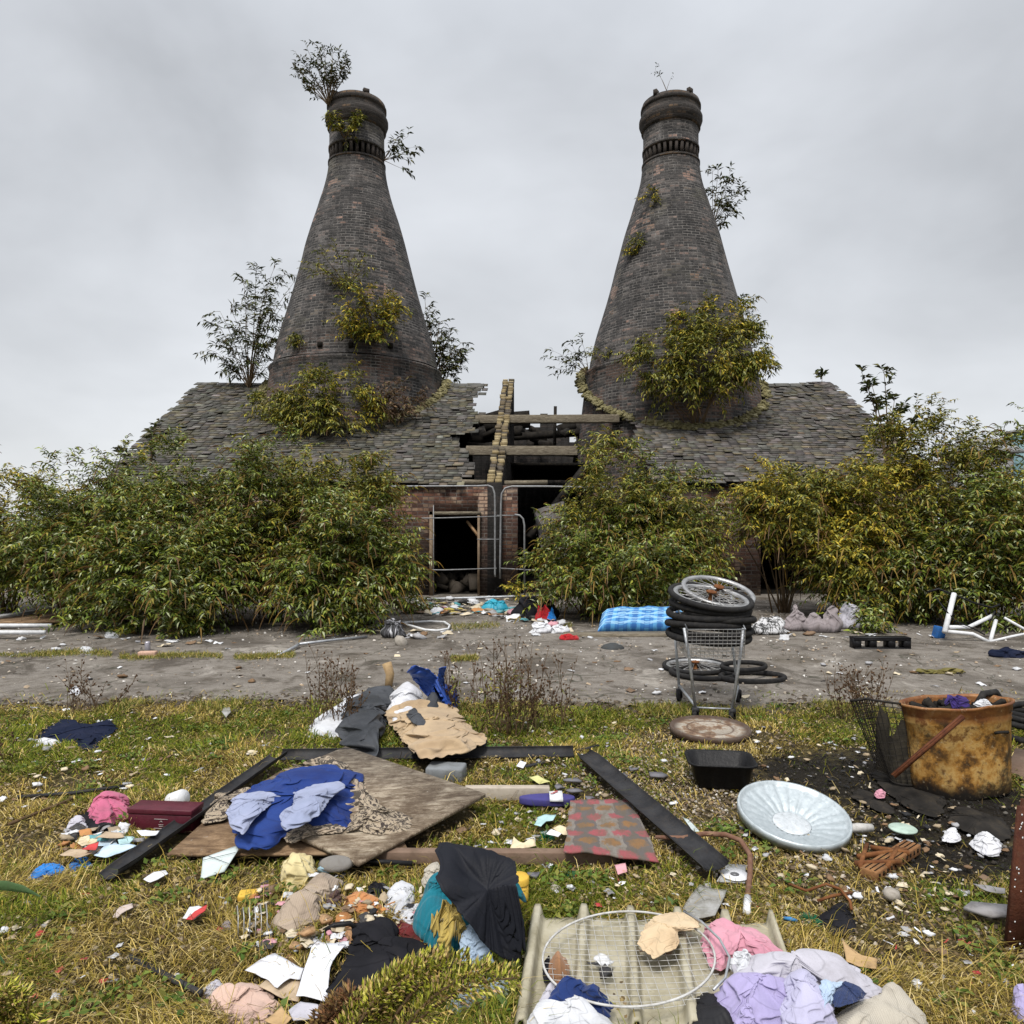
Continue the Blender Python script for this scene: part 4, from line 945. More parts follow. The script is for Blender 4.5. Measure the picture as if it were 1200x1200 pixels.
# the pile on the far grass
cloth('bedsheet', 'crumpled white sheet at the far end of the grass, left end of the clothes pile', 'sheet', m_white, [(360, 858), (372, 838), (398, 822), (430, 811), (468, 806), (470, 822), (430, 842), (395, 862)], h=.10, ex=1.15)
cloth('jacket', 'dark grey nylon jacket draped over the white sheet', 'jacket', m_grey, [(392, 846), (408, 822), (440, 806), (462, 806), (458, 830), (446, 856), (441, 882), (418, 878), (404, 866)], h=.14, z=.03, ex=1.3, waves=6)
cloth('plastic_bag', 'bulging translucent white bag between the grey jacket and beige coat', 'bag', m_polyw, [(453, 828), (458, 812), (478, 806), (496, 812), (497, 828), (480, 838), (460, 840)], h=.16, z=.06, ex=1.12)
k = cloth('coat', 'beige coat with dark cuffs spread over the far grass', 'coat', m_beige, [(452, 838, .06), (476, 828, .08), (502, 822, .08), (524, 830, .06), (540, 842, .06), (556, 858, .08), (571, 869, .10), (548, 884, .12), (508, 891, .12), (492, 889, .12), (482, 880, .10), (466, 860, .06)], h=.08, ex=1.35, waves=6)
cloth('cuff', None, None, m_navy, [(558, 866), (566, 860), (571, 866), (568, 873), (560, 872)], h=.03, z=.07, parent=k, ex=1.1)
cloth('lining', None, None, m_grey, [(476, 836), (486, 828), (494, 838), (503, 850), (497, 852), (484, 846)], h=.03, z=.15, parent=k, ex=1.1)
cloth('cuff', None, None, m_black, [(521, 862), (536, 858), (537, 862), (524, 866)], h=.02, z=.11, parent=k, ex=1.05)
cloth('cuff', None, None, m_black, [(482, 884), (490, 880), (496, 884), (494, 890), (485, 888)], h=.02, z=.04, parent=k, ex=1.05)
cloth('rucksack', 'small dark grey bag wedged against the blue plastic bag', 'bag', m_grey, [(496, 836), (500, 818), (512, 814), (518, 828), (514, 840)], h=.1, z=.06, ex=1.1)
cloth('carrier_bag', 'royal blue plastic bag snagged upright on the dead weeds', 'bag', m_roy, [(478, 786, .38), (486, 780, .42), (500, 785, .38), (516, 797, .28), (534, 806, .18), (540, 822, .08), (532, 836, .03), (512, 834, .03), (500, 815, .15), (490, 805, .2)], h=.06, ex=1.25, waves=6)
cloth('bag_scrap', 'small twisted blue plastic end sticking up beside the snagged blue bag', 'scrap', m_roy, [(514, 800, .28), (514, 784, .4), (523, 782, .42), (520, 792, .33), (522, 806, .22)], h=.03, ex=1.2)
cloth('navy_coat', 'navy coat lying flat on the left grass', 'coat', m_navy, [(44, 862), (58, 848), (72, 842), (90, 845), (112, 846), (128, 842), (137, 850), (126, 860), (117, 866), (114, 877), (98, 879), (88, 866), (64, 868)], h=.06, ex=1.25)
cloth('polythene_bag', 'thin white polythene under the left edge of the navy coat', 'bag', m_polyw, [(38, 868), (52, 864), (72, 868), (64, 875), (48, 874)], h=.02, ex=1.15)

# the board with the blue jacket
def board_mat(name, a, b, c_, seed):
    t = NT(name); v = t.n('ShaderNodeVectorMath', {0: t.co(), 1: (seed, seed, 0)}, operation='ADD').outputs[0]
    s1 = t.n('ShaderNodeMapping', {'Vector': v, 'Rotation': (0, 0, .7), 'Scale': (2.2, 8, 4)}).outputs[0]
    c = t.ramp(t.noise(s1, 2.6, 9, .85, .6), [(.40, a), (.5, b), (.58, c_)])
    c = t.mix(t.rng(t.noise(v, 4, 7, .75), .46, .62, 0, .85), c, c4(a))
    c = t.mix(t.rng(t.noise(v, 30, 5, .8), .64, .70, 0, .75), c, c4((.42, .38, .32)))
    t.base(c); t.set(Roughness=.9); t.bump(t.noise(s1, 20, 5, .8), .6, .008); return t.m
m_ply = board_mat('weathered_chipboard', (.085, .055, .032), (.25, .195, .135), (.43, .365, .275), 0)
m_ply2 = board_mat('brown_hardboard', (.09, .05, .024), (.20, .125, .065), (.30, .20, .115), 5)
slab('board', 'brown hardboard panel under the blue jacket, lower left of the pair', 'board', m_ply2, [(196, 1004), (262, 945), (330, 905), (460, 960), (480, 1003)], .035, .012)
slab('board', 'weathered grey chipboard lozenge lying across the brown panel', 'board', m_ply, [(352, 985, .06), (420, 1016, .055), (569, 934, .09), (405, 878, .06), (316, 915, .06)], .06, .018)
jb = cloth('jacket', 'royal blue jacket with pale lilac lining lying on the chipboard', 'jacket', m_blue, [(268, 950), (285, 925), (310, 912), (350, 902), (392, 899), (420, 906), (431, 922), (424, 936), (412, 948), (408, 964), (385, 968), (358, 964), (340, 972), (318, 986), (296, 990), (280, 984), (274, 966)], h=.10, z=.075, ex=1.25, waves=5)
cloth('lining', None, None, m_lilac, [(266, 946), (278, 930), (300, 925), (330, 922), (338, 930), (318, 940), (300, 955), (286, 974), (272, 966)], h=.05, z=.15, parent=jb, ex=1.25)
cloth('lining', None, None, m_lilac, [(330, 965), (328, 955), (342, 946), (345, 925), (368, 918), (392, 916), (404, 920), (388, 932), (376, 950), (355, 964), (338, 970)], h=.05, z=.17, parent=jb, ex=1.3)
cloth('fleece', 'spotted brown fleece spilling from under the blue jacket to the right', 'fleece', m_leo, [(404, 972), (418, 950), (430, 930), (446, 945), (470, 950), (485, 958), (483, 968), (462, 974), (438, 974), (420, 970)], h=.05, z=.08, ex=1.4, waves=8)
cloth('scarf', 'beige dappled fleece scarf curving behind the blue jacket', 'scarf', m_leo2, [(330, 900), (360, 890), (386, 885), (410, 898), (428, 915), (440, 940), (430, 946), (416, 925), (390, 905), (350, 906)], h=.05, z=.075, ex=1.3, waves=7)
cloth('scarf', 'spotted fleece end hanging over the board edge left of the blue jacket', 'scarf', m_leo, [(236, 962), (246, 940), (262, 928), (292, 922), (290, 935), (270, 942), (262, 958), (246, 960)], h=.05, z=.06, ex=1.3, waves=7)
cloth('rag', 'pale brown rag trailing from the front of the blue jacket', 'rag', m_leo2, [(332, 972), (360, 964), (404, 966), (400, 974), (365, 978), (346, 986), (334, 984)], h=.025, z=.08, ex=1.3)

# clothes in the left foreground
cloth('cloth_bag', 'crumpled cream cloth bag in front of the hardboard', 'bag', m_cream, [(328, 1030), (329, 1010), (345, 1004), (368, 1006), (371, 1024), (360, 1036), (340, 1038)], h=.11, ex=1.25, waves=6)
cloth('jumper', 'dirty beige knitted jumper crumpled on the grass', 'jumper', m_knit, [(318, 1088), (326, 1066), (344, 1050), (366, 1036), (384, 1024), (400, 1030), (398, 1044), (380, 1056), (378, 1072), (366, 1086), (340, 1096)], h=.08, ex=1.25)
cloth('tracksuit', 'black sweatshirt heaped beside the white papers', 'sweatshirt', m_black, [(382, 1172), (388, 1140), (402, 1118), (410, 1090), (425, 1072), (450, 1066), (462, 1078), (470, 1100), (505, 1110), (500, 1135), (470, 1150), (450, 1170), (420, 1178)], h=.13, ex=1.3, waves=5)
cloth('underwear', 'blush pink underwear lying in the left foreground', 'underwear', m_skin, [(240, 1165), (262, 1156), (290, 1152), (318, 1160), (326, 1176), (318, 1196), (290, 1208), (256, 1190), (244, 1178)], h=.05, ex=1.35, waves=6)
cloth('tissue', 'crumpled white tissue right of the orange peelings', 'tissue', m_white, [(450, 1062), (454, 1042), (470, 1034), (486, 1038), (484, 1060), (470, 1070)], h=.06, ex=1.25, waves=7)
cloth('tissue', 'second white paper tissue below the crumpled one, touching the black sweatshirt', 'tissue', m_white, [(466, 1078), (476, 1066), (494, 1060), (500, 1074), (484, 1084)], h=.03, ex=1.2, waves=7)
cloth('pillow', 'teal striped pillow propping up the black jacket', 'pillow', m_teal, [(486, 1096, .02), (484, 1078, .03), (492, 1056, .08), (512, 1040, .16), (560, 1032, .2), (612, 1040, .12), (622, 1068, .03), (605, 1100, .02), (545, 1120, .02), (505, 1114, .02)], h=.16, ex=1.04, pw=4, waves=3)
cloth('jacket', 'black waterproof jacket draped over the teal pillow', 'jacket', m_grey if False else cloth_mat('black_nylon', (.009, .010, .014), (.014, .015, .02), dirt=.04, rough=.5, spec=.16, sheen=0), [(511, 988, .36), (545, 991, .36), (580, 999, .35), (604, 1012, .33), (608, 1048, .27), (617, 1086, .16), (622, 1134, .03), (602, 1130, .04), (574, 1114, .10), (550, 1086, .19), (530, 1062, .24), (514, 1036, .30)], h=.05, ex=1.03, waves=2)
cloth('glove', 'yellow rubber glove hanging below the black jacket', 'glove', m_yglove, [(508, 1075, .16), (522, 1062, .2), (536, 1068, .2), (546, 1088, .13), (544, 1110, .07), (525, 1124, .03), (512, 1112, .05)], h=.05, ex=1.3, waves=6)
cloth('shirt', 'pale blue shirt between the yellow glove and black jacket', 'shirt', m_lblue, [(545, 1090, .12), (552, 1084, .14), (566, 1110, .07), (580, 1130, .03), (540, 1130, .03), (538, 1108, .08)], h=.05, ex=1.25)
cloth('cloth', 'blue-grey crumpled cloth below the mossy branch', 'cloth', m_bgrey, [(520, 1172), (532, 1150), (560, 1140), (598, 1148), (596, 1160), (570, 1166), (548, 1178), (535, 1186)], h=.06, ex=1.35, waves=7)

# clothes in the right foreground
cloth('shirt', 'pink shirt crumpled at the right of the corrugated sheet', 'shirt', m_pink, [(822, 1098), (828, 1080), (846, 1078), (868, 1084), (890, 1086), (906, 1100), (925, 1124), (905, 1132), (870, 1122), (846, 1130), (830, 1122)], h=.07, z=.05, ex=1.3, waves=6)
cloth('shirt', 'pale grey shirt lying over the lilac jacket', 'shirt', m_paleg, [(856, 1132), (866, 1118), (890, 1122), (930, 1128), (968, 1120), (1005, 1130), (1034, 1156), (1010, 1168), (960, 1150), (925, 1148), (890, 1146), (868, 1146)], h=.06, z=.10, ex=1.25)
cloth('jacket', 'lilac jacket spread in the right foreground', 'jacket', m_purple, [(834, 1160), (856, 1142), (880, 1138), (915, 1148), (945, 1156), (950, 1180), (940, 1206), (890, 1206), (862, 1192), (850, 1178)], h=.08, z=.07, ex=1.22, waves=4)
cloth('shirt', 'very pale lilac shirt right of the lilac jacket', 'shirt', cloth_mat('pale_lilac_cloth', (.42, .41, .55), (.35, .34, .46), dirt=.15), [(915, 1180), (918, 1150), (940, 1138), (958, 1150), (975, 1170), (980, 1200), (935, 1210), (918, 1200)], h=.07, z=.10, ex=1.25)
cloth('jeans', 'scrap of dark denim tucked between the pale shirts', 'jeans', m_denim, [(970, 1160), (990, 1154), (1016, 1162), (1004, 1172), (978, 1178)], h=.03, z=.14, ex=1.15)
cloth('top', 'pale blue top bunched beside the denim scrap', 'top', m_lblue, [(955, 1156), (975, 1148), (992, 1150), (1000, 1158), (976, 1162), (972, 1180), (960, 1175)], h=.04, z=.14, ex=1.25)
cloth('canvas_sack', 'dirty off-white canvas sack at the bottom edge on the right', 'sack', m_canvas, [(966, 1196), (990, 1178), (1030, 1166), (1050, 1158), (1068, 1160), (1084, 1180), (1094, 1215), (1040, 1235), (970, 1225)], h=.10, z=.05, ex=1.06, waves=2)
cloth('t_shirt', 'dark blue shirt bunched at the bottom edge below the wire rack', 'shirt', cloth_mat('dark_blue_cloth', (.016, .035, .13), (.012, .025, .09), dirt=.12), [(640, 1172), (650, 1154), (670, 1150), (700, 1160), (717, 1172), (712, 1186), (690, 1180), (668, 1184)], h=.07, z=.06, ex=1.25)
cloth('t_shirt', 'white and blue shirt at the bottom edge below the dark blue one', 'shirt', m_white, [(615, 1196), (628, 1180), (650, 1176), (690, 1178), (716, 1190), (726, 1210), (640, 1222)], h=.06, z=.05, ex=1.22)
cloth('vest', 'pale grey vest sliding down the left of the corrugated sheet', 'vest', m_paleg, [(628, 1182), (636, 1164), (648, 1152), (652, 1166), (642, 1182)], h=.03, z=.06, ex=1.2)
cloth('hat', 'tan felt hat lying on the corrugated sheet', 'hat', m_tan, [(641, 1136), (645, 1120), (656, 1117), (667, 1124), (667, 1144), (655, 1150)], h=.07, z=.05, ex=1.03, waves=2)
cloth('sock', 'black sock beside the tan hat', 'sock', m_black, [(637, 1150), (636, 1130), (643, 1118), (646, 1132), (648, 1148)], h=.02, z=.05, ex=1.1)
cloth('rag', 'stained cream rag lying on the wire rack', 'rag', cloth_mat('stained_cream_cloth', (.58, .46, .30), (.46, .33, .2), dirt=.35), [(748, 1102), (756, 1082), (775, 1070), (800, 1068), (818, 1078), (820, 1088), (795, 1090), (794, 1108), (768, 1121), (757, 1114)], h=.015, z=.105, ex=1.2, waves=9)
cloth('black_sack', 'black plastic sack lapping the right edge of the corrugated sheet', 'sack', cloth_mat('black_plastic_sheet', (.014, .014, .016), (.02, .02, .022), dirt=.05, rough=.5, spec=.2, sheen=0), [(805, 1206), (810, 1180), (822, 1158), (836, 1160), (856, 1180), (864, 1206), (835, 1216)], h=.05, z=.05, ex=1.05, waves=2)
cloth('black_rag', 'black rag on the grass left of the orange rusty wire', 'rag', m_black, [(953, 1080), (966, 1066), (984, 1056), (996, 1064), (1004, 1082), (1000, 1092), (978, 1092)], h=.04, ex=1.2)
cloth('lilac_cloth', 'rolled lilac cloth at the right edge of the photo', 'cloth', m_purple, [(1186, 1182), (1187, 1166), (1200, 1162), (1215, 1172), (1212, 1196), (1194, 1194)], h=.07, ex=1.15)
cloth('carrier_bag', 'pink and white plastic bag beside the charred patch', 'bag', m_polyw, [(1136, 984), (1150, 976), (1166, 978), (1175, 988), (1170, 1000), (1152, 998), (1142, 992)], h=.06, ex=1.3, waves=7)
cloth('carrier_bag', 'small white plastic bag left of the pink and white one', 'bag', m_polyw, [(1104, 984), (1108, 974), (1120, 972), (1127, 982), (1118, 986)], h=.03, ex=1.3, waves=7)
# left middle
cloth('pink_bag', 'rose pink cloth bag by the burgundy box', 'bag', m_hotp, [(104, 962), (105, 942), (118, 932), (136, 930), (152, 938), (150, 954), (134, 960), (128, 968), (112, 968)], h=.10, ex=1.25, waves=5)
cloth('cloth', 'white and pink cloth beside the rose pink bag', 'cloth', m_paleg, [(76, 972), (82, 962), (96, 958), (104, 968), (102, 980), (84, 980)], h=.05, ex=1.3, waves=7)
cloth('black_strap', 'black cloth strap under the rose pink bag', 'strap', m_black, [(88, 958), (106, 948), (112, 966), (138, 968), (136, 978), (106, 980), (98, 968)], h=.03, z=.01, ex=1.2)
cloth('glove', 'bright blue glove on the grass left of the gutter', 'glove', m_sky, [(31, 1032), (36, 1022), (48, 1014), (64, 1010), (76, 1014), (74, 1024), (56, 1026), (42, 1034)], h=.03, ex=1.5, waves=13)
cloth('glove', 'second bright blue glove nearer the gutter', 'glove', m_sky, [(80, 1014), (88, 1006), (100, 1004), (108, 1014), (104, 1020), (96, 1012), (86, 1024), (80, 1022)], h=.02, ex=1.5, waves=13)
# road side: lumps standing on the ground between two photo columns, base row and top row
def heap(name, label, cat, m, x0, x1, by, ty, dep=.55, **kw):
    D = F * CH / (by - HY); w_ = (x1 - x0) / F * D / 2; cx = ((x0 + x1) / 2 - 600) / F * D; r2 = random.Random(x0)
    pts = []
    for i in range(10):
        a = 2 * math.pi * i / 10; k = r2.uniform(.85, 1.1); q = Vector((cx + w_ * k * math.cos(a), D + w_ * dep * k * math.sin(a) + w_ * dep, 0))
        pts.append((600 + q.x / q.y * F, HY + F * CH / q.y, .012))
    kw.setdefault('ex', 1.2); kw.setdefault('pw', 4.5); cloth(name, label, cat, m, pts, h=max(.03, (by - ty) / F * (D + w_ * dep) * .92), **kw)
heap('rubbish_sack', 'grey stuffed sack, tallest in the heap right of the trolley', 'sack', m_bag, 948, 990, 742, 708)
heap('rubbish_sack', 'brownish grey stuffed sack at the left of the sack heap', 'sack', m_bag, 920, 954, 740, 715)
heap('rubbish_sack', 'pale grey pillow at the right end of the sack heap', 'pillow', m_paleg, 984, 1017, 737, 712, ex=1.1)
heap('cloth', 'black and white patterned cloth on the road right of the trolley', 'cloth', pattern_mat('black_white_print', (.03, .03, .03), (.5, .5, .5), (.4, .4, .42), 9), 884, 928, 744, 727, ex=1.35)
heap('cyan_bag', 'cyan plastic bag on the rubbish before the doorway', 'bag', m_cyan, 562, 594, 718, 702)
heap('dark_clothes', 'heap of black clothes right of the cyan bag', 'clothes', m_black, 600, 652, 727, 704)
heap('red_cloth', 'red cloth beside the black clothes heap', 'cloth', m_red, 628, 646, 730, 710, ex=1.15)
heap('blue_cloth', 'small blue cloth touching the red cloth', 'cloth', m_sky, 641, 651, 730, 712, ex=1.15)
heap('white_bag', 'white plastic bag at the edge of the road below the black clothes', 'bag', m_polyw, 618, 648, 743, 731, ex=1.35)
heap('white_bag', 'clear pale plastic bag right of the other white bag at the road edge', 'bag', m_polyw, 645, 668, 743, 733, ex=1.35)
heap('black_bag', 'black and white plastic bag beside the white metal hoop', 'bag', pattern_mat('black_white_plastic', (.02, .02, .02), (.08, .08, .09), (.55, .55, .57), 4), 446, 474, 748, 728, ex=1.3)
heap('red_scrap', 'red cloth scrap at the left end of the plank kerb', 'cloth', m_red, 657, 678, 751, 742)
heap('dark_rag', 'dark cloth on the road at the right edge of the photo', 'cloth', m_navy, 1168, 1212, 772, 762)
heap('dead_weed', 'strip of dead green weed lying on the road', 'weed', mat('dead_moss', (.11, .10, .03), (.17, .14, .05), rough=1), 1072, 1134, 790, 784, dep=.18, ex=1.5, waves=14)
cloth('orange_rag', 'orange rag crumpled behind the black sweatshirt', 'rag', cloth_mat('orange_cloth', (.45, .21, .085), (.34, .14, .05), dirt=.25), [(402, 1066), (404, 1050), (420, 1046), (436, 1052), (448, 1060), (446, 1070), (425, 1074)], h=.05, ex=1.35)
cloth('orange_rag', 'pale orange rag wound round the black strap', 'rag', cloth_mat('pale_orange_cloth', (.50, .30, .16), (.36, .19, .09), dirt=.3), [(378, 1100), (382, 1084), (400, 1074), (418, 1078), (420, 1094), (408, 1108), (390, 1110)], h=.04, ex=1.4, waves=11)

for nm, lab, cat, mt, ol, kw in (
    ('rag', 'dark brown wet rag between the beige jumper and the orange rag', 'rag', cloth_mat('dark_brown_cloth', (.085, .05, .045), (.05, .03, .028)), [(380, 1066), (384, 1052), (396, 1046), (402, 1056), (396, 1070)], dict(h=.05)),
    ('rag', 'small black rag behind the orange rag', 'rag', m_black, [(428, 1048), (434, 1036), (448, 1036), (452, 1046), (444, 1054)], dict(h=.04)),
    ('rag', 'grey rag at the upper left of the teal pillow', 'rag', m_canvas, [(494, 1034), (498, 1018), (512, 1010), (520, 1026), (512, 1046)], dict(h=.05, z=.02)),
    ('lace', 'dark red lace scrap between the tissue and the black sweatshirt', 'lace', cloth_mat('dark_red_lace', (.14, .02, .02), (.07, .012, .012)), [(462, 1090), (468, 1076), (480, 1084), (496, 1096), (500, 1108), (480, 1106)], dict(h=.03)),
    ('rag', 'pink-white cloth trailing left of the blush underwear', 'rag', m_paleg, [(232, 1164), (244, 1154), (262, 1152), (266, 1160), (250, 1168)], dict(h=.03)),
    ('rag', 'black shiny cloth in front of the black jacket and teal pillow', 'rag', m_black, [(490, 1150), (495, 1118), (520, 1108), (560, 1128), (590, 1146), (560, 1156)], dict(h=.04)),
    ('rag', 'white ribbed cloth lying over the upper left of the lilac jacket', 'rag', m_white, [(852, 1128), (862, 1116), (880, 1120), (884, 1134), (868, 1142)], dict(h=.05, z=.09)),
    ('rag', 'pale lilac cloth at the bottom edge between the lilac jacket and the black sack', 'rag', m_purple, [(858, 1206), (866, 1186), (886, 1190), (890, 1208)], dict(h=.05, z=.07)),
    ('carton', 'torn beige cardboard by the left end of the brown batten', 'card', m_tan, [(330, 1128), (338, 1118), (346, 1122), (344, 1134)], dict(h=.02)),
    ('rag', 'grey wool scrap on the grass left of the toast rack', 'rag', m_bag, [(258, 1090), (262, 1080), (274, 1082), (272, 1092)], dict(h=.03)),
    ('film', 'clear polythene scrap among the crusts and papers', 'polythene', m_polyw, [(356, 1108), (364, 1098), (378, 1100), (374, 1112)], dict(h=.03)),
): cloth(nm, lab, cat, mt, ol, ex=1.4, waves=9, **kw)


# ------------------------------------------------------------ objects
m_rust = mat('rust', (.10, .035, .014), (.20, .085, .03), rough=.85, scale=14, dirt=.5, dcol=(.03, .02, .015), bscale=90)
m_iron = mat('black_cast_iron', (.016, .016, .018), (.035, .035, .037), rough=.6, scale=9, spec=.3, dirt=.3, dcol=(.07, .055, .04))
m_tube = mat('galvanised_tube', (.42, .44, .46), (.30, .31, .33), rough=.45, metal=.5, scale=12)
m_wpaint = mat('white_paint', (.68, .69, .70), (.55, .56, .57), rough=.5, spec=.5, scale=9, dirt=.25)
m_rub = mat('tyre_rubber', (.012, .012, .013), (.022, .021, .02), rough=.75, spec=.25, scale=16, dirt=.22, dcol=(.09, .08, .07))
m_alu = mat('dull_alloy', (.42, .42, .42), (.28, .28, .28), rough=.4, metal=.7, scale=12, dirt=.3)
m_wire = mat('chrome_wire', (.45, .45, .45), (.30, .29, .28), rough=.45, metal=.7, scale=14, dirt=.4)
m_bp = mat('black_plastic', (.007, .007, .008), (.012, .012, .013), rough=.45, spec=.3, scale=10, dirt=.08, dcol=(.06, .05, .04))
m_char = MATS['char']

# --- metal fence panels round the doorway
m_fence = mat('dull_galvanised_fence', (.28, .285, .29), (.19, .19, .195), rough=.55, metal=.3, scale=12, dirt=.4)
def fence(label, D, paths, thin):
    t = thing('fence_panel', label, 'fence', (paths[0][0][0] * 0, D, 0)); 
    for nm, pl, r in paths_items(paths, D): MB().tube(pl, r, 8).build(nm, m_fence, t, smooth=True)
    for pl, r in thin: MB().tube([P(x, y, D) for x, y in pl], r * .85, 6).build('rail', m_fence, t, smooth=True)
    return t
def paths_items(paths, D):
    for pl in paths: yield 'tube_frame', [P(x, y, D) for x, y in pl], .019
FD = 14.9
fence('left metal fence panel with a rounded corner in front of the doorway', FD, [[(430, 570), (470, 570), (560, 569.5), (572, 569), (577, 571), (579.5, 578), (580, 590), (580, 672), (580.5, 676)]],
      [([(440, 608), (520, 607), (586, 605)], .015), ([(440, 632), (508, 632)], .013), ([(559, 632), (588, 632)], .013), ([(440, 667), (520, 668), (582, 666)], .015), ([(508, 592), (508, 697)], .012)])
fence('right metal fence panel running behind the buddleia', FD - .05, [[(586, 678), (586, 660), (587, 590), (588, 578), (592, 572), (600, 570), (640, 570), (690, 571), (740, 571)]],
      [([(587, 666), (640, 669), (690, 669)], .015), ([(582, 604), (604, 604)], .013)])
fence('short rounded metal barrier tube beside the leaning sheet', FD - .15, [[(603, 603), (609, 604), (613, 608), (614.5, 616), (614.5, 702)]], [([(614, 668), (640, 668)], .012)])
tag(MB().tube([P(478, 702.5, 14.4), P(540, 701, 14.4), P(600, 699, 14.5), P(612, 699, 14.5)], .024, 8).build('fallen_rail', m_tube, smooth=True), 'galvanised rail lying across the foot of the doorway', 'rail')
# white hoop of bent tube
m = MB(); hp = [G(x, y, .06) for x, y in ((440, 734), (460, 731), (480, 729), (505, 728), (521, 729), (527, 733), (525, 737), (512, 739), (498, 738), (484, 734), (470, 730), (455, 728))]
m.tube(hp, .017, 6); tag(m.build('metal_hoop', m_wpaint, smooth=True), 'white bent tube hoop lying on the rubbish left of the doorway', 'tube')
# poles
tag(MB().tube([G(325, 769, .02), G(346, 758, .05), G(350, 755, .05)], .02, 6).tube([G(350, 755, .05), G(390, 750, .04), G(430, 746, .03)], .018, 6).build('metal_pole', m_tube, smooth=True), 'kinked grey metal pole on the far side of the road', 'pole')
BP = thing('bed_frame', 'white slatted frame with brown boards at the left edge below the bushes', 'frame', G(20, 738))
for a, b in (((-30, 733), (60, 733)), ((-30, 741), (53, 741))): MB().beam(G(*a, .10), G(*b, .10), .05, .05).build('rail', m_wpaint, BP)
MB().beam(G(-40, 728, .15), G(60, 714, .12), .05, .05).beam(G(60, 714, .12), G(95, 714, .12), .05, .05).build('rail', m_wpaint, BP)
MB().prism([G(-20, 729, .08), G(52, 719, .08), G(80, 717, .08), G(70, 730, .08), G(-20, 733, .08)], .025).build('boards', m_ply2, BP)

# --- mattress
t = NT('blue_check'); v = t.co('UV')
def fl(n_, k): return t.math('FLOORED_MODULO', t.math('FLOOR', t.math('MULTIPLY', n_, k)), 2.0)
s_ = t.n('ShaderNodeSeparateXYZ', {0: v}); wob = t.noise(v, 14, 3)
ux = t.math('ADD', s_.outputs[0], t.math('MULTIPLY', wob, .006)); uy = t.math('ADD', s_.outputs[1], t.math('MULTIPLY', wob, .006))
c = t.mix(t.math('MULTIPLY', fl(ux, 20), .75), c4((.03, .16, .42)), c4((.10, .34, .62))); c = t.mix(t.math('MULTIPLY', fl(uy, 10), .75), c, c4((.30, .52, .70)))
c = t.mix(t.math('MULTIPLY', t.math('MULTIPLY', fl(ux, 13), fl(uy, 28)), .7), c, c4((.02, .10, .33))); c = t.mix(t.rng(t.noise(v, 5, 5, .7), .5, .8, 0, .5), c, c4((.05, .08, .1)))
t.base(c); t.set(Roughness=.8); m_chk = t.m
pts = [(701, 741, .02), (707, 716, .10), (745, 713, .22), (795, 712, .22), (797, 740, .04)]
q = [G(700, 741, .03), G(800, 740, .03), G(800, 716, .28), G(706, 718, .28)]; co = []; uv = []; K = 16
for j in range(K + 1):
    for i in range(K + 1):
        u, w = i / K, j / K; e_ = (1 - (2*u-1) ** 8) * (1 - (2*w-1) ** 8)
        p = q[0].lerp(q[1], u).lerp(q[3].lerp(q[2], u), w); p = p + Vector((0, -.02, .11)) * e_ ** .5 + Vector((0, 0, .02 * math.sin(u * 19) * math.sin(w * 13) * e_)); co.append(tuple(p)); uv.append((u, w))
co = np.array(co); bl = co - np.array([0, -.03, .05]); off = co.mean(0)
fi = [[j*(K+1)+i, j*(K+1)+i+1, (j+1)*(K+1)+i+1, (j+1)*(K+1)+i] for j in range(K) for i in range(K)]
o = link('mattress', npmesh('mattress', co - off, np.array(fi), uv=np.array(uv), smooth=True), m_chk, None, off)
so2 = o.modifiers.new('solid', 'SOLIDIFY'); so2.thickness = .09; so2.offset = -1
tag(o, 'blue checked mattress leaning back at the far edge of the road', 'mattress')
slab('plank', 'long weathered plank along the road edge below the blue mattress', 'plank', M_tim, [(660, 748.5), (660, 745), (802, 744), (802, 748)], .0, .055, fp=False)

# --- bicycle tyres and wheels
def tyre_mesh(Rr, r):
    m = MB(); n, k = 72, 14; vs = []
    for i in range(n):
        a = 2 * math.pi * i / n
        for j in range(k):
            b = 2 * math.pi * j / k; kn = 1.0
            if math.cos(b) > -.2 and (i + j) % 2 == 0: kn = 1.07     # tread blocks
            rr = Rr + r * math.cos(b) * kn; vs.append((rr * math.cos(a), rr * math.sin(a), r * 1.0 * math.sin(b) * kn))
    m.add(vs, [(i*k+j, ((i+1) % n)*k+j, ((i+1) % n)*k+(j+1) % k, i*k+(j+1) % k) for i in range(n) for j in range(k)]); return m
TYR = 'bicycle tyres stacked on the trolley'
tp = tyre_mesh(.304, .025).build('bicycle_tyre', m_rub, smooth=True, base=(0, 0, 0)); tdata = tp.data
bpy.data.objects.remove(tp)
def tyre(loc, rot, label, sc=1.0, group=None, shape=(1, 1)):
    o = bpy.data.objects.new('bicycle_tyre', tdata); C.objects.link(o); o.location = loc; o.rotation_euler = rot; o.scale = (sc * shape[0], sc * shape[1], sc)
    return tag(o, label, 'tyre', group)
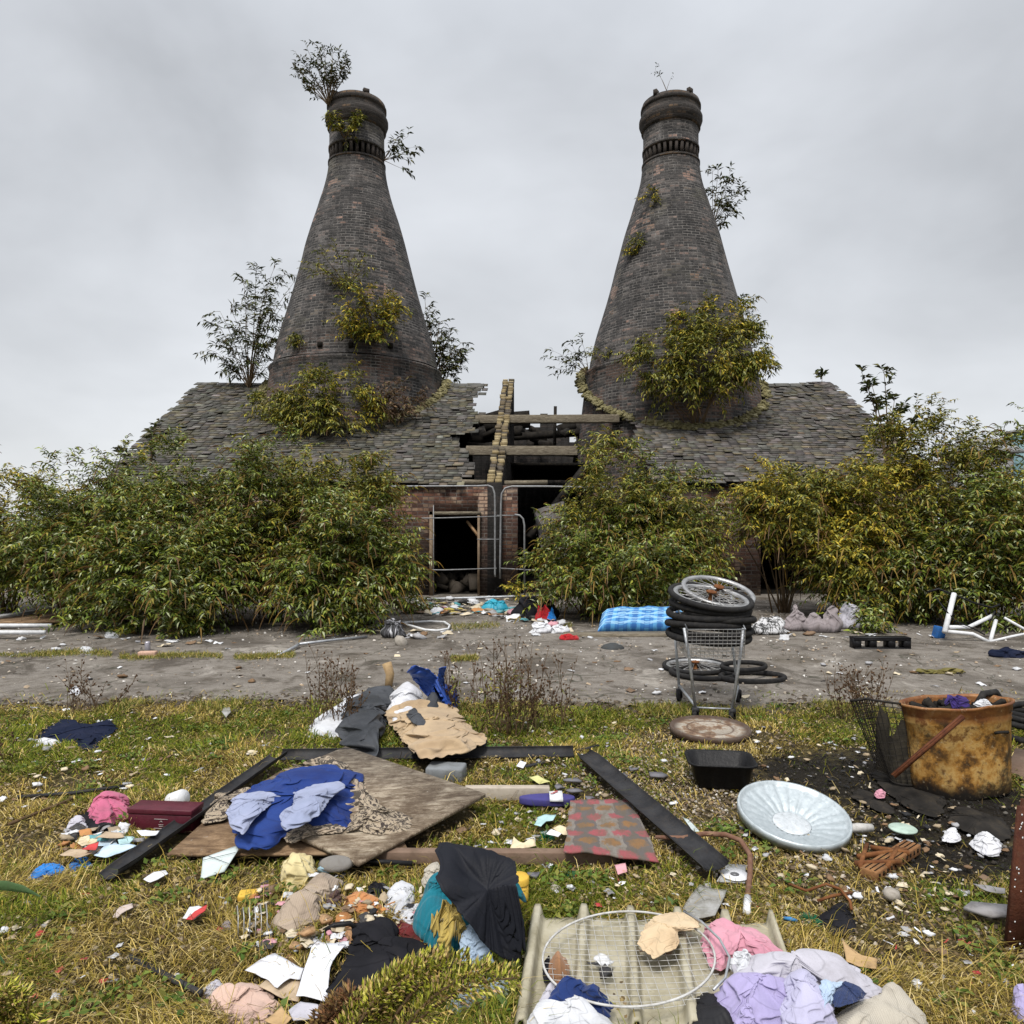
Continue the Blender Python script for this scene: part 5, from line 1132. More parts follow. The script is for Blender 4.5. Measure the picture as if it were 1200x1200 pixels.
def wheel_parts(tyred):
    d = {}
    m = MB(); n = 64; pr = [(.262, -.012), (.285, -.014), (.299, -.012), (.299, .012), (.285, .014), (.262, .012), (.262, -.012)]
    m.lathe(pr, n); d['rim'] = (m, m_alu)
    m = MB()
    for i in range(32):
        a = 2 * math.pi * i / 32; sg = 1 if i % 2 else -1; a2 = a + (.5 if (i // 2) % 2 else -.5)
        m.tube([(.022 * math.cos(a2), .022 * math.sin(a2), sg * .03), (.270 * math.cos(a), .270 * math.sin(a), 0)], .0024, 4)
    d['spokes'] = (m, m_wire)
    m = MB().lathe([(.004, -.055), (.012, -.05), (.012, -.036), (.028, -.034), (.028, -.028), (.016, -.02), (.016, .02), (.028, .028), (.028, .034), (.04, .036), (.045, .044), (.03, .05), (.008, .055), (.004, .06)], 18); d['hub'] = (m, m_rust)
    if tyred: d['tyre'] = (tyre_mesh(.314, .023), m_rub)
    return d
def wheel(loc, rot, label, tyred=True):
    t = thing('bicycle_wheel', label, 'wheel', (0, 0, 0))
    for k_, (m, mt) in wheel_parts(tyred).items(): m.build(k_, mt, t, smooth=k_ != 'spokes')
    t.location = loc; t.rotation_euler = rot; return t
TD = 5.86
def tz(y): return P(0, y, TD).z
tx = lambda px: (px - 600) / F * TD
for i, (px, y, rx_, ry_, lab, sc) in enumerate((
    (830, 744, .02, .03, 'lowest bicycle tyre on the trolley', 1.02), (834, 737.5, -.03, -.04, 'second bicycle tyre up from the trolley basket', .98), (829, 731, .04, .02, 'third bicycle tyre up from the trolley basket', 1.02),
    (836, 724, -.02, -.05, 'fourth bicycle tyre up, sagging right over the trolley', 1.0), (830, 717, .03, .04, 'fifth bicycle tyre up in the trolley stack', 1.01), (832, 709.5, .06, .05, 'topmost loose tyre directly under the spoked wheel', .99))):
    tyre((tx(px), TD, tz(y)), (rx_ + .04, ry_, i * 1.3), lab, sc, TYR)
wheel((tx(832), TD - .02, tz(699)), (R(12), R(6), 0), 'spoked bicycle wheel with black tyre lying on top of the tyre stack')
wheel((tx(848), TD + .16, tz(695)), (R(19), R(7), 0), 'bare spoked bicycle rim without tyre tilted behind the topmost wheel', False)
g = G(815, 786); wheel((g.x, g.y, .05), (.03, -.02, .2), 'bicycle wheel lying on the road under the trolley')
g = G(818, 790); tyre((g.x + .02, g.y - .1, .035), (0, .02, .5), 'grey bicycle tyre under the wheel on the road', 1.0)
g = G(882, 798); tyre((g.x, g.y, .038), (.03, .02, .2), 'bicycle tyre on the road right of the trolley, lower of two', 1.04, None, (1, .62))
g = G(877, 795); tyre((g.x - .02, g.y + .08, .105), (-.02, .03, .9), 'bicycle tyre on the road right of the trolley, upper of two', .92, None, (1, .7))

# --- shopping trolley seen end on
T0 = thing('shopping_trolley', 'old wire shopping trolley carrying the stack of bicycle tyres', 'trolley', G(832, 842))
fl_, fr_ = G(815, 846), G(858, 848); rl_, rr_ = G(796, 823), G(865, 824)
zb, zt = .50, .72
def tb(nm, pts, r, mt=m_tube): return MB().tube(pts, r, 7).build(nm, mt, T0, smooth=True)
bw0, bw1 = G(802, 846).x, G(868, 846).x; yf, yr_ = 5.5, 6.35
tb('leg', [fl_ + Vector((0, 0, .1)), Vector((bw0 + .02, yf + .03, zb + .02)), Vector((bw0 - .01, yf + .05, zt))], .012)
tb('leg', [fr_ + Vector((0, 0, .1)), Vector((bw1 - .02, yf + .03, zb + .02)), Vector((bw1 + .01, yf + .05, zt))], .012)
tb('leg', [rl_ + Vector((0, 0, .1)), Vector((rl_.x, yr_, zb)), Vector((rl_.x - .01, yr_ + .05, .95))], .012)
tb('leg', [rr_ + Vector((0, 0, .1)), Vector((rr_.x, yr_, zb)), Vector((rr_.x + .01, yr_ + .05, .95))], .012)
tb('base_rail', [fl_ + Vector((0, 0, .12)), rl_ + Vector((0, 0, .14))], .011); tb('base_rail', [fr_ + Vector((0, 0, .12)), rr_ + Vector((0, 0, .14))], .011)
tb('cross_bar', [fl_ + Vector((0, 0, .11)), fr_ + Vector((0, 0, .11))], .007)
tb('handle', [Vector((rl_.x - .01, yr_ + .05, .95)), Vector((rr_.x + .01, yr_ + .05, .95))], .014, m_bp)
for g_, r_ in ((fl_, .045), (fr_, .045), (rl_, .052), (rr_, .052)):
    w_ = MB().lathe([(.006, -.014), (r_ - .01, -.014), (r_, -.009), (r_, .009), (r_ - .01, .014), (.006, .014)], 20, g_ + Vector((0, 0, r_ + .004)), Matrix.Rotation(R(90), 3, 'Y') @ Matrix.Rotation(.5, 3, 'X')).build('castor', m_rub, T0, smooth=True)
    MB().box(g_ + Vector((0, 0, .095)), (.045, .045, .035)).box(g_ + Vector((-.022, 0, .07)), (.005, .03, .06)).box(g_ + Vector((.022, 0, .07)), (.005, .03, .06)).build('fork', m_iron, w_)
bk = MB(); x0, x1 = bw0, bw1
def wbar(a, b, r=.0022): bk.tube([a, b], r, 4, cap=False)
for i in range(14):
    f_ = i / 13; x = x0 + (x1 - x0) * f_; xr2 = rl_.x + (rr_.x - rl_.x) * f_
    wbar((x, yf, zb), (x, yf - .03, zt)); wbar((x, yf, zb), (xr2, yr_, zb - .03)); wbar((xr2, yr_, zb - .03), (xr2, yr_ + .03, .80))
for i in range(9):
    z = zb + (zt - zb) * i / 8; f_ = i / 8
    wbar((x0, yf - .03 * f_, z), (x1, yf - .03 * f_, z), .0028 if i % 4 == 0 else .002); z2 = zb - .03 + (.83 - zb) * f_
    wbar((x0, yf - .03 * f_, z), (rl_.x, yr_ + .03 * f_, z2)); wbar((x1, yf - .03 * f_, z), (rr_.x, yr_ + .03 * f_, z2)); wbar((rl_.x, yr_ + .03 * f_, z2), (rr_.x, yr_ + .03 * f_, z2))
for i in range(12):
    f_ = i / 11
    for xa, xb in ((x0, rl_.x), (x1, rr_.x)):
        y = yf + (yr_ - yf) * f_; x = xa + (xb - xa) * f_; wbar((x, y, zb - .03 * f_), (x, y + .02 * f_ - .02, zt + .1 * f_))
bk.build('basket', m_wire, T0)
MB().tube([(x0, yf - .03, zt), (x1, yf - .03, zt), (rr_.x, yr_ + .03, .83), (rl_.x, yr_ + .03, .83)], .006, 6, closed=True).build('basket_rim', m_tube, T0, smooth=True)

# --- round rusty table top lying under the trolley's front wheels
t = NT('rusty_enamel'); v = t.co(); s_ = t.n('ShaderNodeSeparateXYZ', {0: v}); rd = t.math('SQRT', t.math('ADD', t.math('POWER', s_.outputs[0], 2.0), t.math('POWER', s_.outputs[1], 2.0)))
nn = t.noise(v, 9, 6, .75); c = t.ramp(nn, [(.35, (.06, .03, .018)), (.48, (.20, .13, .08)), (.56, (.34, .31, .26)), (.7, (.16, .10, .06))])
c = t.mix(t.rng(t.math('ABSOLUTE', t.math('SUBTRACT', rd, .16)), 0, .012, .9, 0), c, c4((.07, .035, .02))); c = t.mix(t.rng(t.math('ADD', rd, t.math('MULTIPLY', nn, .05)), .235, .28, 0, .9), c, c4((.05, .028, .018)))
t.base(c); t.set(Roughness=.7); t.bump(nn, .4, .006); m_en = t.m
g = G(832, 861); tag(MB().lathe([(.001, .012), (.155, .012), (.16, .017), (.166, .012), (.25, .012), (.272, .026), (.28, .024), (.284, .01), (.28, -.02), (.001, -.02)], 56, g + Vector((0, 0, .035)), Matrix.Rotation(.03, 3, 'X')).build('rusty_disc', m_en, smooth=True), 'round rusty lid lying flat on the grass under the trolley front wheels', 'lid')
foot([g + Vector((.29 * math.cos(a), .29 * math.sin(a), 0)) for a in np.linspace(0, 6.28, 16)])

# --- washing-up bowl
g = G(844, 918); t_ = thing('washing_up_bowl', 'black rectangular plastic washing-up bowl on the gravelly grass', 'bowl', g)
def rrect(w_, d_, r_, z, n=6):
    o = []
    for cx, cy, a0 in ((w_/2-r_, d_/2-r_, 0), (-w_/2+r_, d_/2-r_, 90), (-w_/2+r_, -d_/2+r_, 180), (w_/2-r_, -d_/2+r_, 270)):
        for i in range(n + 1): a = R(a0 + 90 * i / n); o.append(Vector((cx + r_ * math.cos(a), cy + r_ * math.sin(a), z)))
    return o
rings = [rrect(.27, .21, .05, .004), rrect(.29, .225, .05, .012), rrect(.355, .27, .06, .145), rrect(.385, .295, .065, .15), rrect(.39, .30, .065, .138), rrect(.382, .292, .065, .138), rrect(.372, .284, .062, .144), rrect(.345, .262, .058, .14), rrect(.28, .215, .048, .02), rrect(.25, .19, .04, .016)]
rot = Matrix.Rotation(-.12, 3, 'Z'); N = len(rings[0]); vs = [rot @ v + g for r_ in rings for v in r_]
MB().add(vs, [(i*N+k, i*N+(k+1) % N, (i+1)*N+(k+1) % N, (i+1)*N+k) for i in range(len(rings)-1) for k in range(N)] + [tuple(range(N))[::-1], tuple((len(rings)-1)*N+k for k in range(N))]).build('tub', m_bp, t_, smooth=True)
foot([rot @ v + g for v in rings[0]])

# --- galvanised dustbin lid
t = NT('galvanised_sheet'); v = t.co(); vo = t.n('ShaderNodeRGBToBW', {0: t.n('ShaderNodeTexVoronoi', {'Vector': v, 'Scale': 70.0}).outputs[1]}).outputs[0]
c = t.mix(vo, c4((.34, .385, .405)), c4((.46, .505, .525))); c = t.mix(t.rng(t.noise(v, 8, 6, .7), .5, .8, 0, .45), c, c4((.25, .29, .30)))
t.base(c); t.set(Roughness=.42, Metallic=.35); t.bump(t.noise(v, 30, 4), .12, .004); m_galv = t.m
def flute(r_, z, a):
    k = max(0, 1 - abs(r_ - .17) / .1); return r_, z + .016 * k * (abs(math.cos(11 * a)) ** .6 - .6)
g = G(929, 992); rot = Matrix.Rotation(R(13), 3, 'X') @ Matrix.Rotation(R(3), 3, 'Y'); cc = G(929, 976) + Vector((0, .0, .075))
lid = thing('dustbin_lid', 'pale galvanised fluted dustbin lid lying upside down on the grass', 'lid', G(929, 985))
MB().lathe([(.001, -.034), (.10, -.034), (.108, -.028), (.135, -.014), (.23, .016), (.247, .022), (.252, .034), (.262, .036), (.264, .02), (.262, -.01), (.255, .002), (.235, .006), (.135, -.024), (.105, -.044), (.001, -.044)], 144, cc, rot, flute).build('dish', m_galv, lid, smooth=True)
MB().lathe([(.001, -.030), (.085, -.030), (.092, -.033), (.085, -.0345)], 32, cc, rot).build('boss', mat('bright_zinc', (.58, .61, .63), (.45, .48, .5), rough=.4, metal=.3, scale=30), lid, smooth=True)
foot([cc + Vector((.24 * math.cos(a), .24 * math.sin(a), 0)) for a in np.linspace(0, 6.28, 16)])

# --- three lengths of black gutter
def gutter(label, a, b, wd, ends, flat=.6, tilt=0.0, ribs=0):
    a, b = Vector(a), Vector(b); d = (b - a).normalized(); s_ = d.cross(Vector((0, 0, 1))).normalized(); s_ = (s_ + Vector((0, 0, tilt))).normalized(); u = s_.cross(d); n = 16; vs = []; K = 14
    for i in range(K + 1):
        c = a.lerp(b, i / K); sc = 1 - (.25 * (1 - i / 1.0) if i < 1 and ends else 0)
        for thk in (0, 1):
            for j in range(n + 1):
                f_ = j / n * 2 - 1; an = f_ * math.pi * .5; rr = wd / 2 - .004 * thk
                x = math.sin(an) * rr; z = (1 - math.cos(an)) * rr * flat + .004 * thk
                if ribs: z += .0018 * math.cos(f_ * ribs)
                vs.append(c + s_ * x * sc + u * (z + .008))
    M2 = 2 * (n + 1); fs = []
    for i in range(K):
        for j in range(n):
            fs.append((i*M2+j, (i+1)*M2+j, (i+1)*M2+j+1, i*M2+j+1)); p = n + 1
            fs.append((i*M2+p+j, i*M2+p+j+1, (i+1)*M2+p+j+1, (i+1)*M2+p+j))
        for j in (0, n): fs.append((i*M2+j, i*M2+n+1+j, (i+1)*M2+n+1+j, (i+1)*M2+j))
    for i in (0, K): fs += [(i*M2+j, i*M2+j+1, i*M2+n+2+j, i*M2+n+1+j) for j in range(n)]
    foot([a - s_ * wd * .45, b - s_ * wd * .45, b + s_ * wd * .45, a + s_ * wd * .45])
    t = thing('gutter_length', label, 'gutter', a)
    MB().add(vs, fs).build('channel', m_iron, t, smooth=True)
    return t, s_, u, d
gutter('long black gutter length at the left, running from the pink bag to the far pile', G(130, 1033, .03), G(328, 890, .05), .125, True, .55, .25)
gutter('black gutter length across the far side of the board, below the beige coat', G(330, 888, .03), G(672, 884, .03), .085, False, .6, -.7)
gg = gutter('black ribbed gutter length at the right, crossing the rug corner', G(684, 886, .05), G(840, 1022, .05), .125, True, .45, -.1, 26)
MB().tube([G(840, 1022, .05).lerp(G(684, 886, .05), .66) + gg[1] * x_ + gg[2] * .028 * (x_ / .06) ** 2 + Vector((0, 0, .004)) for x_ in (-.06, -.03, 0, .03, .06)], .003, 4).build('joint', m_bp, gg[0])
tag(MB().tube([G(668, 882, .02), G(690, 877, .03), G(702, 874, .03)], .012, 6).build('iron_rod', m_iron, smooth=True), 'short black rod beyond the corner of the gutters', 'rod')
tag(MB().tube([G(615, 899, .02), G(640, 893, .02), G(655, 889, .02)], .011, 6).build('black_pipe', m_iron, smooth=True), 'thin black pipe inside the gutter corner', 'pipe')
tag(MB().tube([G(20, 934, .015), G(80, 930, .02), G(148, 921, .02)], .010, 6).build('black_pipe', m_iron, smooth=True), 'long black pipe on the grass above the rose pink bag', 'pipe')
tag(MB().tube([G(10, 966, .015), G(50, 950, .02), G(85, 936, .02)], .008, 6).build('stick', M_twig, smooth=True), 'dark stick below the long black pipe on the left', 'stick')
tag(MB().tube([G(152, 1122, .03), G(185, 1139, .03), G(236, 1164, .03)], [.011, .012, .010], 7).build('metal_bar', m_iron, smooth=True), 'black bar on the grass in the left foreground', 'bar')

# --- timbers
def plankline(name, label, a, b, w_, h_, m=M_tim): 
    A, B = G(*a, h_ / 2), G(*b, h_ / 2); d = (B - A).normalized(); s_ = d.cross(Vector((0, 0, 1))); foot([A - s_*w_*.45, B - s_*w_*.45, B + s_*w_*.45, A + s_*w_*.45])
    return tag(MB().beam(A, B, w_, h_).build(name, m, bevel=.004), label, 'timber')
m_pale = mat('pale_timber', (.42, .37, .31), (.33, .285, .23), scale=9, dirt=.3)
plankline('timber', 'pale plank end running right from the chipboard to the purple sandal', (545, 929), (644, 929), .05, .07, m_pale)
m_old = mat('old_brown_timber', (.13, .085, .06), (.19, .13, .095), scale=9, dirt=.4)
plankline('timber', 'brown timber batten in front of the boards, running right under the rug', (440, 1003), (722, 1004), .05, .055, m_old)
tag(MB().tube([G(375, 1009, .03), G(430, 1009, .03), G(483, 1012, .03)], .011, 8).build('broom_handle', m_bp, smooth=True), 'black tube with a pale tip in front of the chipboard corner', 'tube')
G1 = G(523, 914); tag(MB().box(G1 + Vector((0, 0, .045)), (.22, .14, .085), Matrix.Rotation(-.15, 3, 'Z')).build('grey_block', mat('grey_board', (.20, .21, .22), (.14, .15, .155)), bevel=.012), 'grey block on the grass behind the chipboard corner', 'block'); foot([G1 + Vector((x, y, 0)) for x, y in ((-.1, -.06), (.1, -.06), (.1, .06), (-.1, .06))])
tag(MB().tube([G(455, 806, .0), P(457, 790, G(455, 806).y), P(453, 777, G(455, 806).y)], [.035, .04, .045], 9).build('tree_stump', mat('cut_wood', (.40, .28, .15), (.28, .19, .10), scale=12)), 'pale cut log stub standing behind the clothes pile', 'log')

# --- octagon rug
t = NT('rug_pattern'); v = t.co('UV'); s_ = t.n('ShaderNodeSeparateXYZ', {0: v}); wob = t.n('ShaderNodeTexNoise', {'Vector': v, 'Scale': 16.0, 'Detail': 3.0}).outputs[1]
vv = t.n('ShaderNodeVectorMath', {0: t.n('ShaderNodeVectorMath', {0: v, 1: t.n('ShaderNodeVectorMath', {0: wob, 1: (.11, .09, 0)}, operation='MULTIPLY').outputs[0]}, operation='ADD').outputs[0], 1: (3.4, 6.4, 1)}, operation='MULTIPLY').outputs[0]
s2 = t.n('ShaderNodeSeparateXYZ', {0: vv}); fx = t.math('FRACT', t.math('ADD', s2.outputs[0], t.math('MULTIPLY', t.math('FLOORED_MODULO', t.math('FLOOR', s2.outputs[1]), 2.0), .5))); fy = t.math('FRACT', s2.outputs[1])
dx = t.math('SUBTRACT', fx, .5); dy = t.math('SUBTRACT', fy, .5); rr_d = t.math('SQRT', t.math('ADD', t.math('MULTIPLY', dx, dx), t.math('MULTIPLY', dy, dy)))
par = t.math('FLOORED_MODULO', t.math('ADD', t.math('FLOOR', s2.outputs[1]), 0.0), 2.0)
colA = t.mix(par, c4((.27, .065, .075)), c4((.20, .105, .04)))
gr = t.math('FLOORED_MODULO', t.math('FLOOR', t.math('ADD', s2.outputs[0], .5)), 2.0)
bgc = t.mix(gr, c4((.19, .17, .15)), c4((.10, .088, .085))); ns = t.noise(v, 30, 5, .8)
c = t.mix(t.rng(t.math('ADD', rr_d, t.math('MULTIPLY', t.math('SUBTRACT', ns, .5), .5)), .30, .42, 1, 0), bgc, colA)
c = t.mix(t.rng(t.noise(v, 7, 6, .75), .42, .62, 0, .7), c, c4((.10, .08, .055))); t.base(c); t.set(Roughness=1); t.bump(t.noise(v, 70, 4, .8), .6, .006); m_rug = t.m
q = [G(661, 1003, .062), G(772, 1012, .04), G(738, 938, .03), G(668, 942, .025)]; foot(q); co = []; uv = []; K = 30
for j in range(K + 1):
    for i in range(K + 1):
        u, w = i / K, j / K; p = q[0].lerp(q[1], u).lerp(q[3].lerp(q[2], u), w); eg = .012 * (float(vn2(p.x * 20, p.y * 20)) - .5)
        if w < .34 and .0 < u < .45: pass
        co.append((p.x + eg, p.y + eg * 1.5, p.z + .02 * float(vn1(p.x * 7, p.y * 7)) + .012 * float(vn2(p.x * 19, p.y * 19)))); uv.append((u, w))
off = np.array(co).mean(0); fi = [[j*(K+1)+i, j*(K+1)+i+1, (j+1)*(K+1)+i+1, (j+1)*(K+1)+i] for j in range(K) for i in range(K)]
o = link('rug', npmesh('rug', np.array(co) - off, np.array(fi), uv=np.array(uv), smooth=True), m_rug, None, off); s3 = o.modifiers.new('solid', 'SOLIDIFY'); s3.thickness = .008
tag(o, 'worn rug scrap with rows of red, orange and grey blobs beside the ribbed gutter', 'rug')
# sandal with card
SD = thing('sandal', 'purple sliders sandal with a white strap beside the rug', 'sandal', G(640, 944))
g = G(641, 944); n = 24; sol = []
for i in range(n):
    a = 2 * math.pi * i / n; sol.append(g + Vector((.15 * math.cos(a), .052 * math.sin(a) * (1 + .18 * math.cos(a)), .01)))
foot(sol); MB().prism(sol, .04).build('sole', mat('purple_foam', (.055, .05, .19), (.04, .035, .14), rough=.7), SD, bevel=.008)
c_ = MB(); a0 = [(-.005 + .03 * k / 6 * 0, 0, 0) for k in range(7)]
vs = []
for k in range(9):
    an = math.pi * k / 8; vs += [g + Vector((.012, -.062 * math.cos(an), .045 + .022 * math.sin(an))), g + Vector((.082, -.064 * math.cos(an), .045 + .026 * math.sin(an)))]
c_.add(vs, [(2*k, 2*k+1, 2*k+3, 2*k+2) for k in range(8)])
st_ = c_.build('strap', m_wpaint, SD, smooth=True); x_ = st_.modifiers.new('solid', 'SOLIDIFY'); x_.thickness = .004
rm = MB()
for dx_, dy_, w2 in ((.03, -.02, .025), (.045, -.005, .03), (.05, .012, .018)): rm.box(g + Vector((dx_, dy_, .0735)), (w2, .006, .002), Matrix.Rotation(.5, 3, 'Z'))
rm.build('red_marking', m_red, st_)

# --- slates
m_sl = mat('broken_slate', (.16, .155, .17), (.11, .108, .12), rough=.6, scale=9, dirt=.3, spec=.5)
def slate(px, py, w_, seed, label, group=None, m=None, z=.02, cat='slate', name='roof_slate', th=.008):
    r2 = random.Random(seed); g = G(px, py, z); k = r2.randint(5, 7); pts = []
    for i in range(k):
        a = 2 * math.pi * i / k + r2.uniform(-.3, .3); rr = w_ * r2.uniform(.38, .6); pts.append(g + Vector((rr * math.cos(a), rr * .8 * math.sin(a), r2.uniform(0, .018))))
    foot(pts); return tag(MB().prism(pts, th).build(name, m or m_sl), label, cat, group)
for i, (px, py, w_, lab) in enumerate(((670, 917, .11, 'largest of the broken slates above the rug'), (655, 925, .06, 'small broken slate left of the largest one above the rug'), (673, 929, .09, 'broken slate just below the largest one above the rug'), (728, 912, .10, 'broken slate at the right side of the ribbed gutter'), (742, 903, .07, 'small slate up and right of the ribbed gutter slate'), (771, 911, .11, 'flat slate lying left of the black bowl'), (625, 1027, .06, 'dark slate lump behind the yellow can'), (690, 938, .06, 'dark slate fragment at the top corner of the rug'))): slate(px, py, w_, 400 + i, lab)
# --- pierced iron scraps etc on the right
tag(MB().tube([G(768, 981, .05), G(800, 982, .06), G(825, 977, .07), G(850, 978, .07), G(868, 985, .06), (G(879, 1002, .04)), G(879, 1025, .03), G(876, 1050, .02), G(875, 1062, .02)], [.009, .011, .012, .012, .012, .012, .012, .011, .010], 8).build('bent_pipe', mat('rusty_pipe', (.12, .055, .035), (.19, .11, .075), rough=.8, scale=20)), 'rusty pipe bent into a crook below the dustbin lid', 'pipe')
tag(MB().tube([G(876, 1052, .02), G(875, 1070, .02)], .015, 8).build('pipe_tape', m_wpaint, smooth=True), 'white tape wound on the end of the bent rusty pipe', 'tape')
CDc = thing('disc_case', 'clear plastic case holding a white disc at the end of the ribbed gutter', 'disc case', G(860, 1027))
cp_ = [G(840, 1034, .012), G(873, 1036, .012), G(874, 1015, .02), G(852, 1014, .02)]; foot(cp_)
MB().prism(cp_, .006).build('case', mat('clear_grey_plastic', (.45, .46, .47), (.36, .37, .38), rough=.2, spec=.6, dirt=.2), CDc)
g = G(861, 1025, .024); MB().lathe([(.008, 0), (.058, 0), (.058, .002), (.008, .002)], 32, g + Vector((0, 0, 0))).build('disc', mat('white_disc', (.7, .71, .74), (.62, .63, .66), rough=.3, spec=.6, dirt=.1), CDc)
MB().lathe([(.008, .0026), (.019, .0026)], 24, g).build('disc_hub', mat('grey_disc_hub', (.12, .12, .13)), CDc)
t = NT('clear_film'); v = t.co(); t.base(c4((.8, .82, .82)) if False else t.mix(t.rng(t.noise(v, 12, 5, .7), .4, .7, 0, 1), c4((.30, .29, .26)), c4((.50, .50, .49)))); t.set(Roughness=.2); t.b.inputs['Alpha'].default_value = .62; t.bump(t.noise(v, 25, 4), .4, .006); m_film = t.m
sheet('plastic_sleeve', 'clear plastic sleeve on the grass below the disc case', 'sleeve', m_film, [(800, 1066), (820, 1038), (852, 1046), (838, 1078), (815, 1080)], .03, .02, 7)
sheet('clear_wrapper', 'clear crumpled wrapper beyond the grass strip on the left near the road', 'wrapper', m_film, [(259, 838), (262, 830), (269, 829), (271, 838), (265, 842)], .03, .03, 8)
# wire grid and corrugated sheet
CS = []
a_, b_2, c_2, d_2 = G(622, 1076, .02), G(600, 1222, .01), G(950, 1222, .01), G(905, 1084, .02)
t = NT('fibre_cement'); v = t.co(); nn = t.noise(v, 7, 6, .7)
c = t.ramp(nn, [(.3, (.20, .175, .11)), (.5, (.33, .30, .215)), (.7, (.42, .39, .30))]); c = t.mix(t.rng(t.noise(v, 34, 4, .8), .6, .72, 0, .6), c, c4((.10, .08, .05))); t.base(c); t.set(Roughness=.65); t.bump(nn, .3, .01); m_fc = t.m
co = []; nu, nv = 150, 30
for j in range(nv + 1):
    for i in range(nu + 1):
        u, w = i / nu, j / nv; p = a_.lerp(d_2, u).lerp(b_2.lerp(c_2, u), w)
        ph = (u * 5.15) % 1.0; rg = min(1, max(0, (.14 - abs(ph - .15)) / .07)); jag = .012 * (float(vn2(u * 30, 3)) - .5) if j in (0,) else 0
        co.append((p.x, p.y + jag, .022 + .052 * rg + .006 * float(vn1(u * 8, w * 8))))
off = np.array(co).mean(0); fi = [[j*(nu+1)+i, (j+1)*(nu+1)+i, (j+1)*(nu+1)+i+1, j*(nu+1)+i+1] for j in range(nv) for i in range(nu)]
o = link('corrugated_sheet', npmesh('corrugated_sheet', np.array(co) - off, np.array(fi), smooth=True), m_fc, None, off); x_ = o.modifiers.new('solid', 'SOLIDIFY'); x_.thickness = .007; x_.offset = -1
tag(o, 'yellowish ribbed fibre sheet lying under the white wire rack in the foreground', 'sheet'); foot([a_, b_2, c_2, d_2])
m_rackp = mat('chipped_white_wire', (.52, .52, .51), (.40, .39, .37), rough=.5, scale=20, dirt=.5)
WR = thing('wire_rack', 'oval white wire rack lying on the ribbed sheet', 'rack', G(752, 1130))
ov = []; CEN = G(735, 1126, .10)
for i in range(64):
    an = 2 * math.pi * i / 64; px, py = 737 + 101 * math.cos(an), 1124 + 56 * math.sin(an); ov.append(G(px, py, .095))
MB().tube(ov, .0038, 7, closed=True).build('hoop', m_rackp, WR, smooth=True)
xs2 = [p.x for p in ov]; ys2 = [p.y for p in ov]; pl2 = [(p.x, p.y) for p in ov]; cx_, cy_ = sum(xs2)/64, sum(ys2)/64; rx2, ry2 = (max(xs2)-min(xs2))/2, (max(ys2)-min(ys2))/2
gm = MB()
for k in range(-8, 9):
    f_ = k / 9; hx = rx2 * math.sqrt(1 - f_ * f_); y = cy_ + ry2 * f_
    gm.tube([(cx_ - hx * (1 - 2 * q_ / 6), y, .092 - .012 * (1 - (1 - 2 * q_ / 6) ** 2)) for q_ in range(7)], .0009, 4, cap=False)
    hy = ry2 * math.sqrt(1 - f_ * f_); x = cx_ + rx2 * f_
    gm.tube([(x, cy_ - hy * (1 - 2 * q_ / 6), .095 - .012 * (1 - (1 - 2 * q_ / 6) ** 2)) for q_ in range(7)], .0009, 4, cap=False)
gm.build('mesh', m_rackp, WR)
MB().tube([G(801, 1068, .10), G(822, 1080, .12), G(843, 1100, .13), G(855, 1122, .12), G(850, 1146, .10), G(836, 1160, .097)], .0042, 7).build('handle_loop', m_tube, WR, smooth=True)
# toast rack
TR = thing('toast_rack', 'small tarnished wire toast rack on the grass left of the beige jumper', 'toast rack', G(297, 1095))
for k in range(6):
    f_ = k / 5; a = G(277 + 34 * f_, 1076 + 5 * math.sin(k), .015); b = G(279 + 34 * f_, 1102, .015); md = (a + b) / 2 + Vector((0, 0, .085))
    MB().tube([a, a.lerp(md, .5) + Vector((0, -.006, .022)), md, b.lerp(md, .5) + Vector((0, .006, .022)), b], .0022, 5).build('hoop', m_wire, TR, smooth=True)
MB().tube([G(272, 1096, .012), G(285, 1106, .012), G(304, 1112, .012), G(316, 1108, .012), G(318, 1092, .012), G(310, 1078, .012)], .006, 6).build('base', m_wire, TR, smooth=True)

# --- burgundy box file
BF = thing('burgundy_box', 'burgundy box lying shut on the grass against the left gutter', 'box', G(187, 975))
m_bur = mat('burgundy_leatherette', (.085, .012, .022), (.06, .008, .016), rough=.45, spec=.5, scale=12, dirt=.12)
A, B = G(150, 974), G(224, 977); d = (B - A).normalized(); nrm_ = Vector((-d.y, d.x, 0)); w_ = (B - A).length
MB().hexa([A, B, B + nrm_ * .11, A + nrm_ * .11], [p + Vector((0, 0, .085)) for p in (A, B, B + nrm_ * .11, A + nrm_ * .11)]).build('body', m_bur, BF, bevel=.004)
ld = [A - d * .004 - nrm_ * .004, B + d * .004 - nrm_ * .004, B + d * .004 + nrm_ * .115, A - d * .004 + nrm_ * .115]
MB().hexa([p + Vector((0, 0, .087)) for p in ld], [p + Vector((0, 0, .112)) for p in ld]).build('lid', m_bur, BF, bevel=.004)
e0 = A + d * w_ * .42 - nrm_ * .002; em = MB(); m_foil = mat('pale_print', (.40, .33, .33))
for (u0, z0, u1, z1) in ((0, .02, .07, .02), (0, .065, .07, .065), (0, .02, 0, .065), (.07, .02, .07, .065), (.025, .03, .045, .03), (.035, .03, .035, .056), (.027, .05, .035, .057), (.035, .057, .043, .05), (.022, .038, .048, .038)): em.beam(e0 + d * u0 + Vector((0, 0, z0)), e0 + d * u1 + Vector((0, 0, z1)), .002, .003)
em.build('emblem', m_foil, BF)
foot([A, B, B + nrm_ * .11, A + nrm_ * .11])
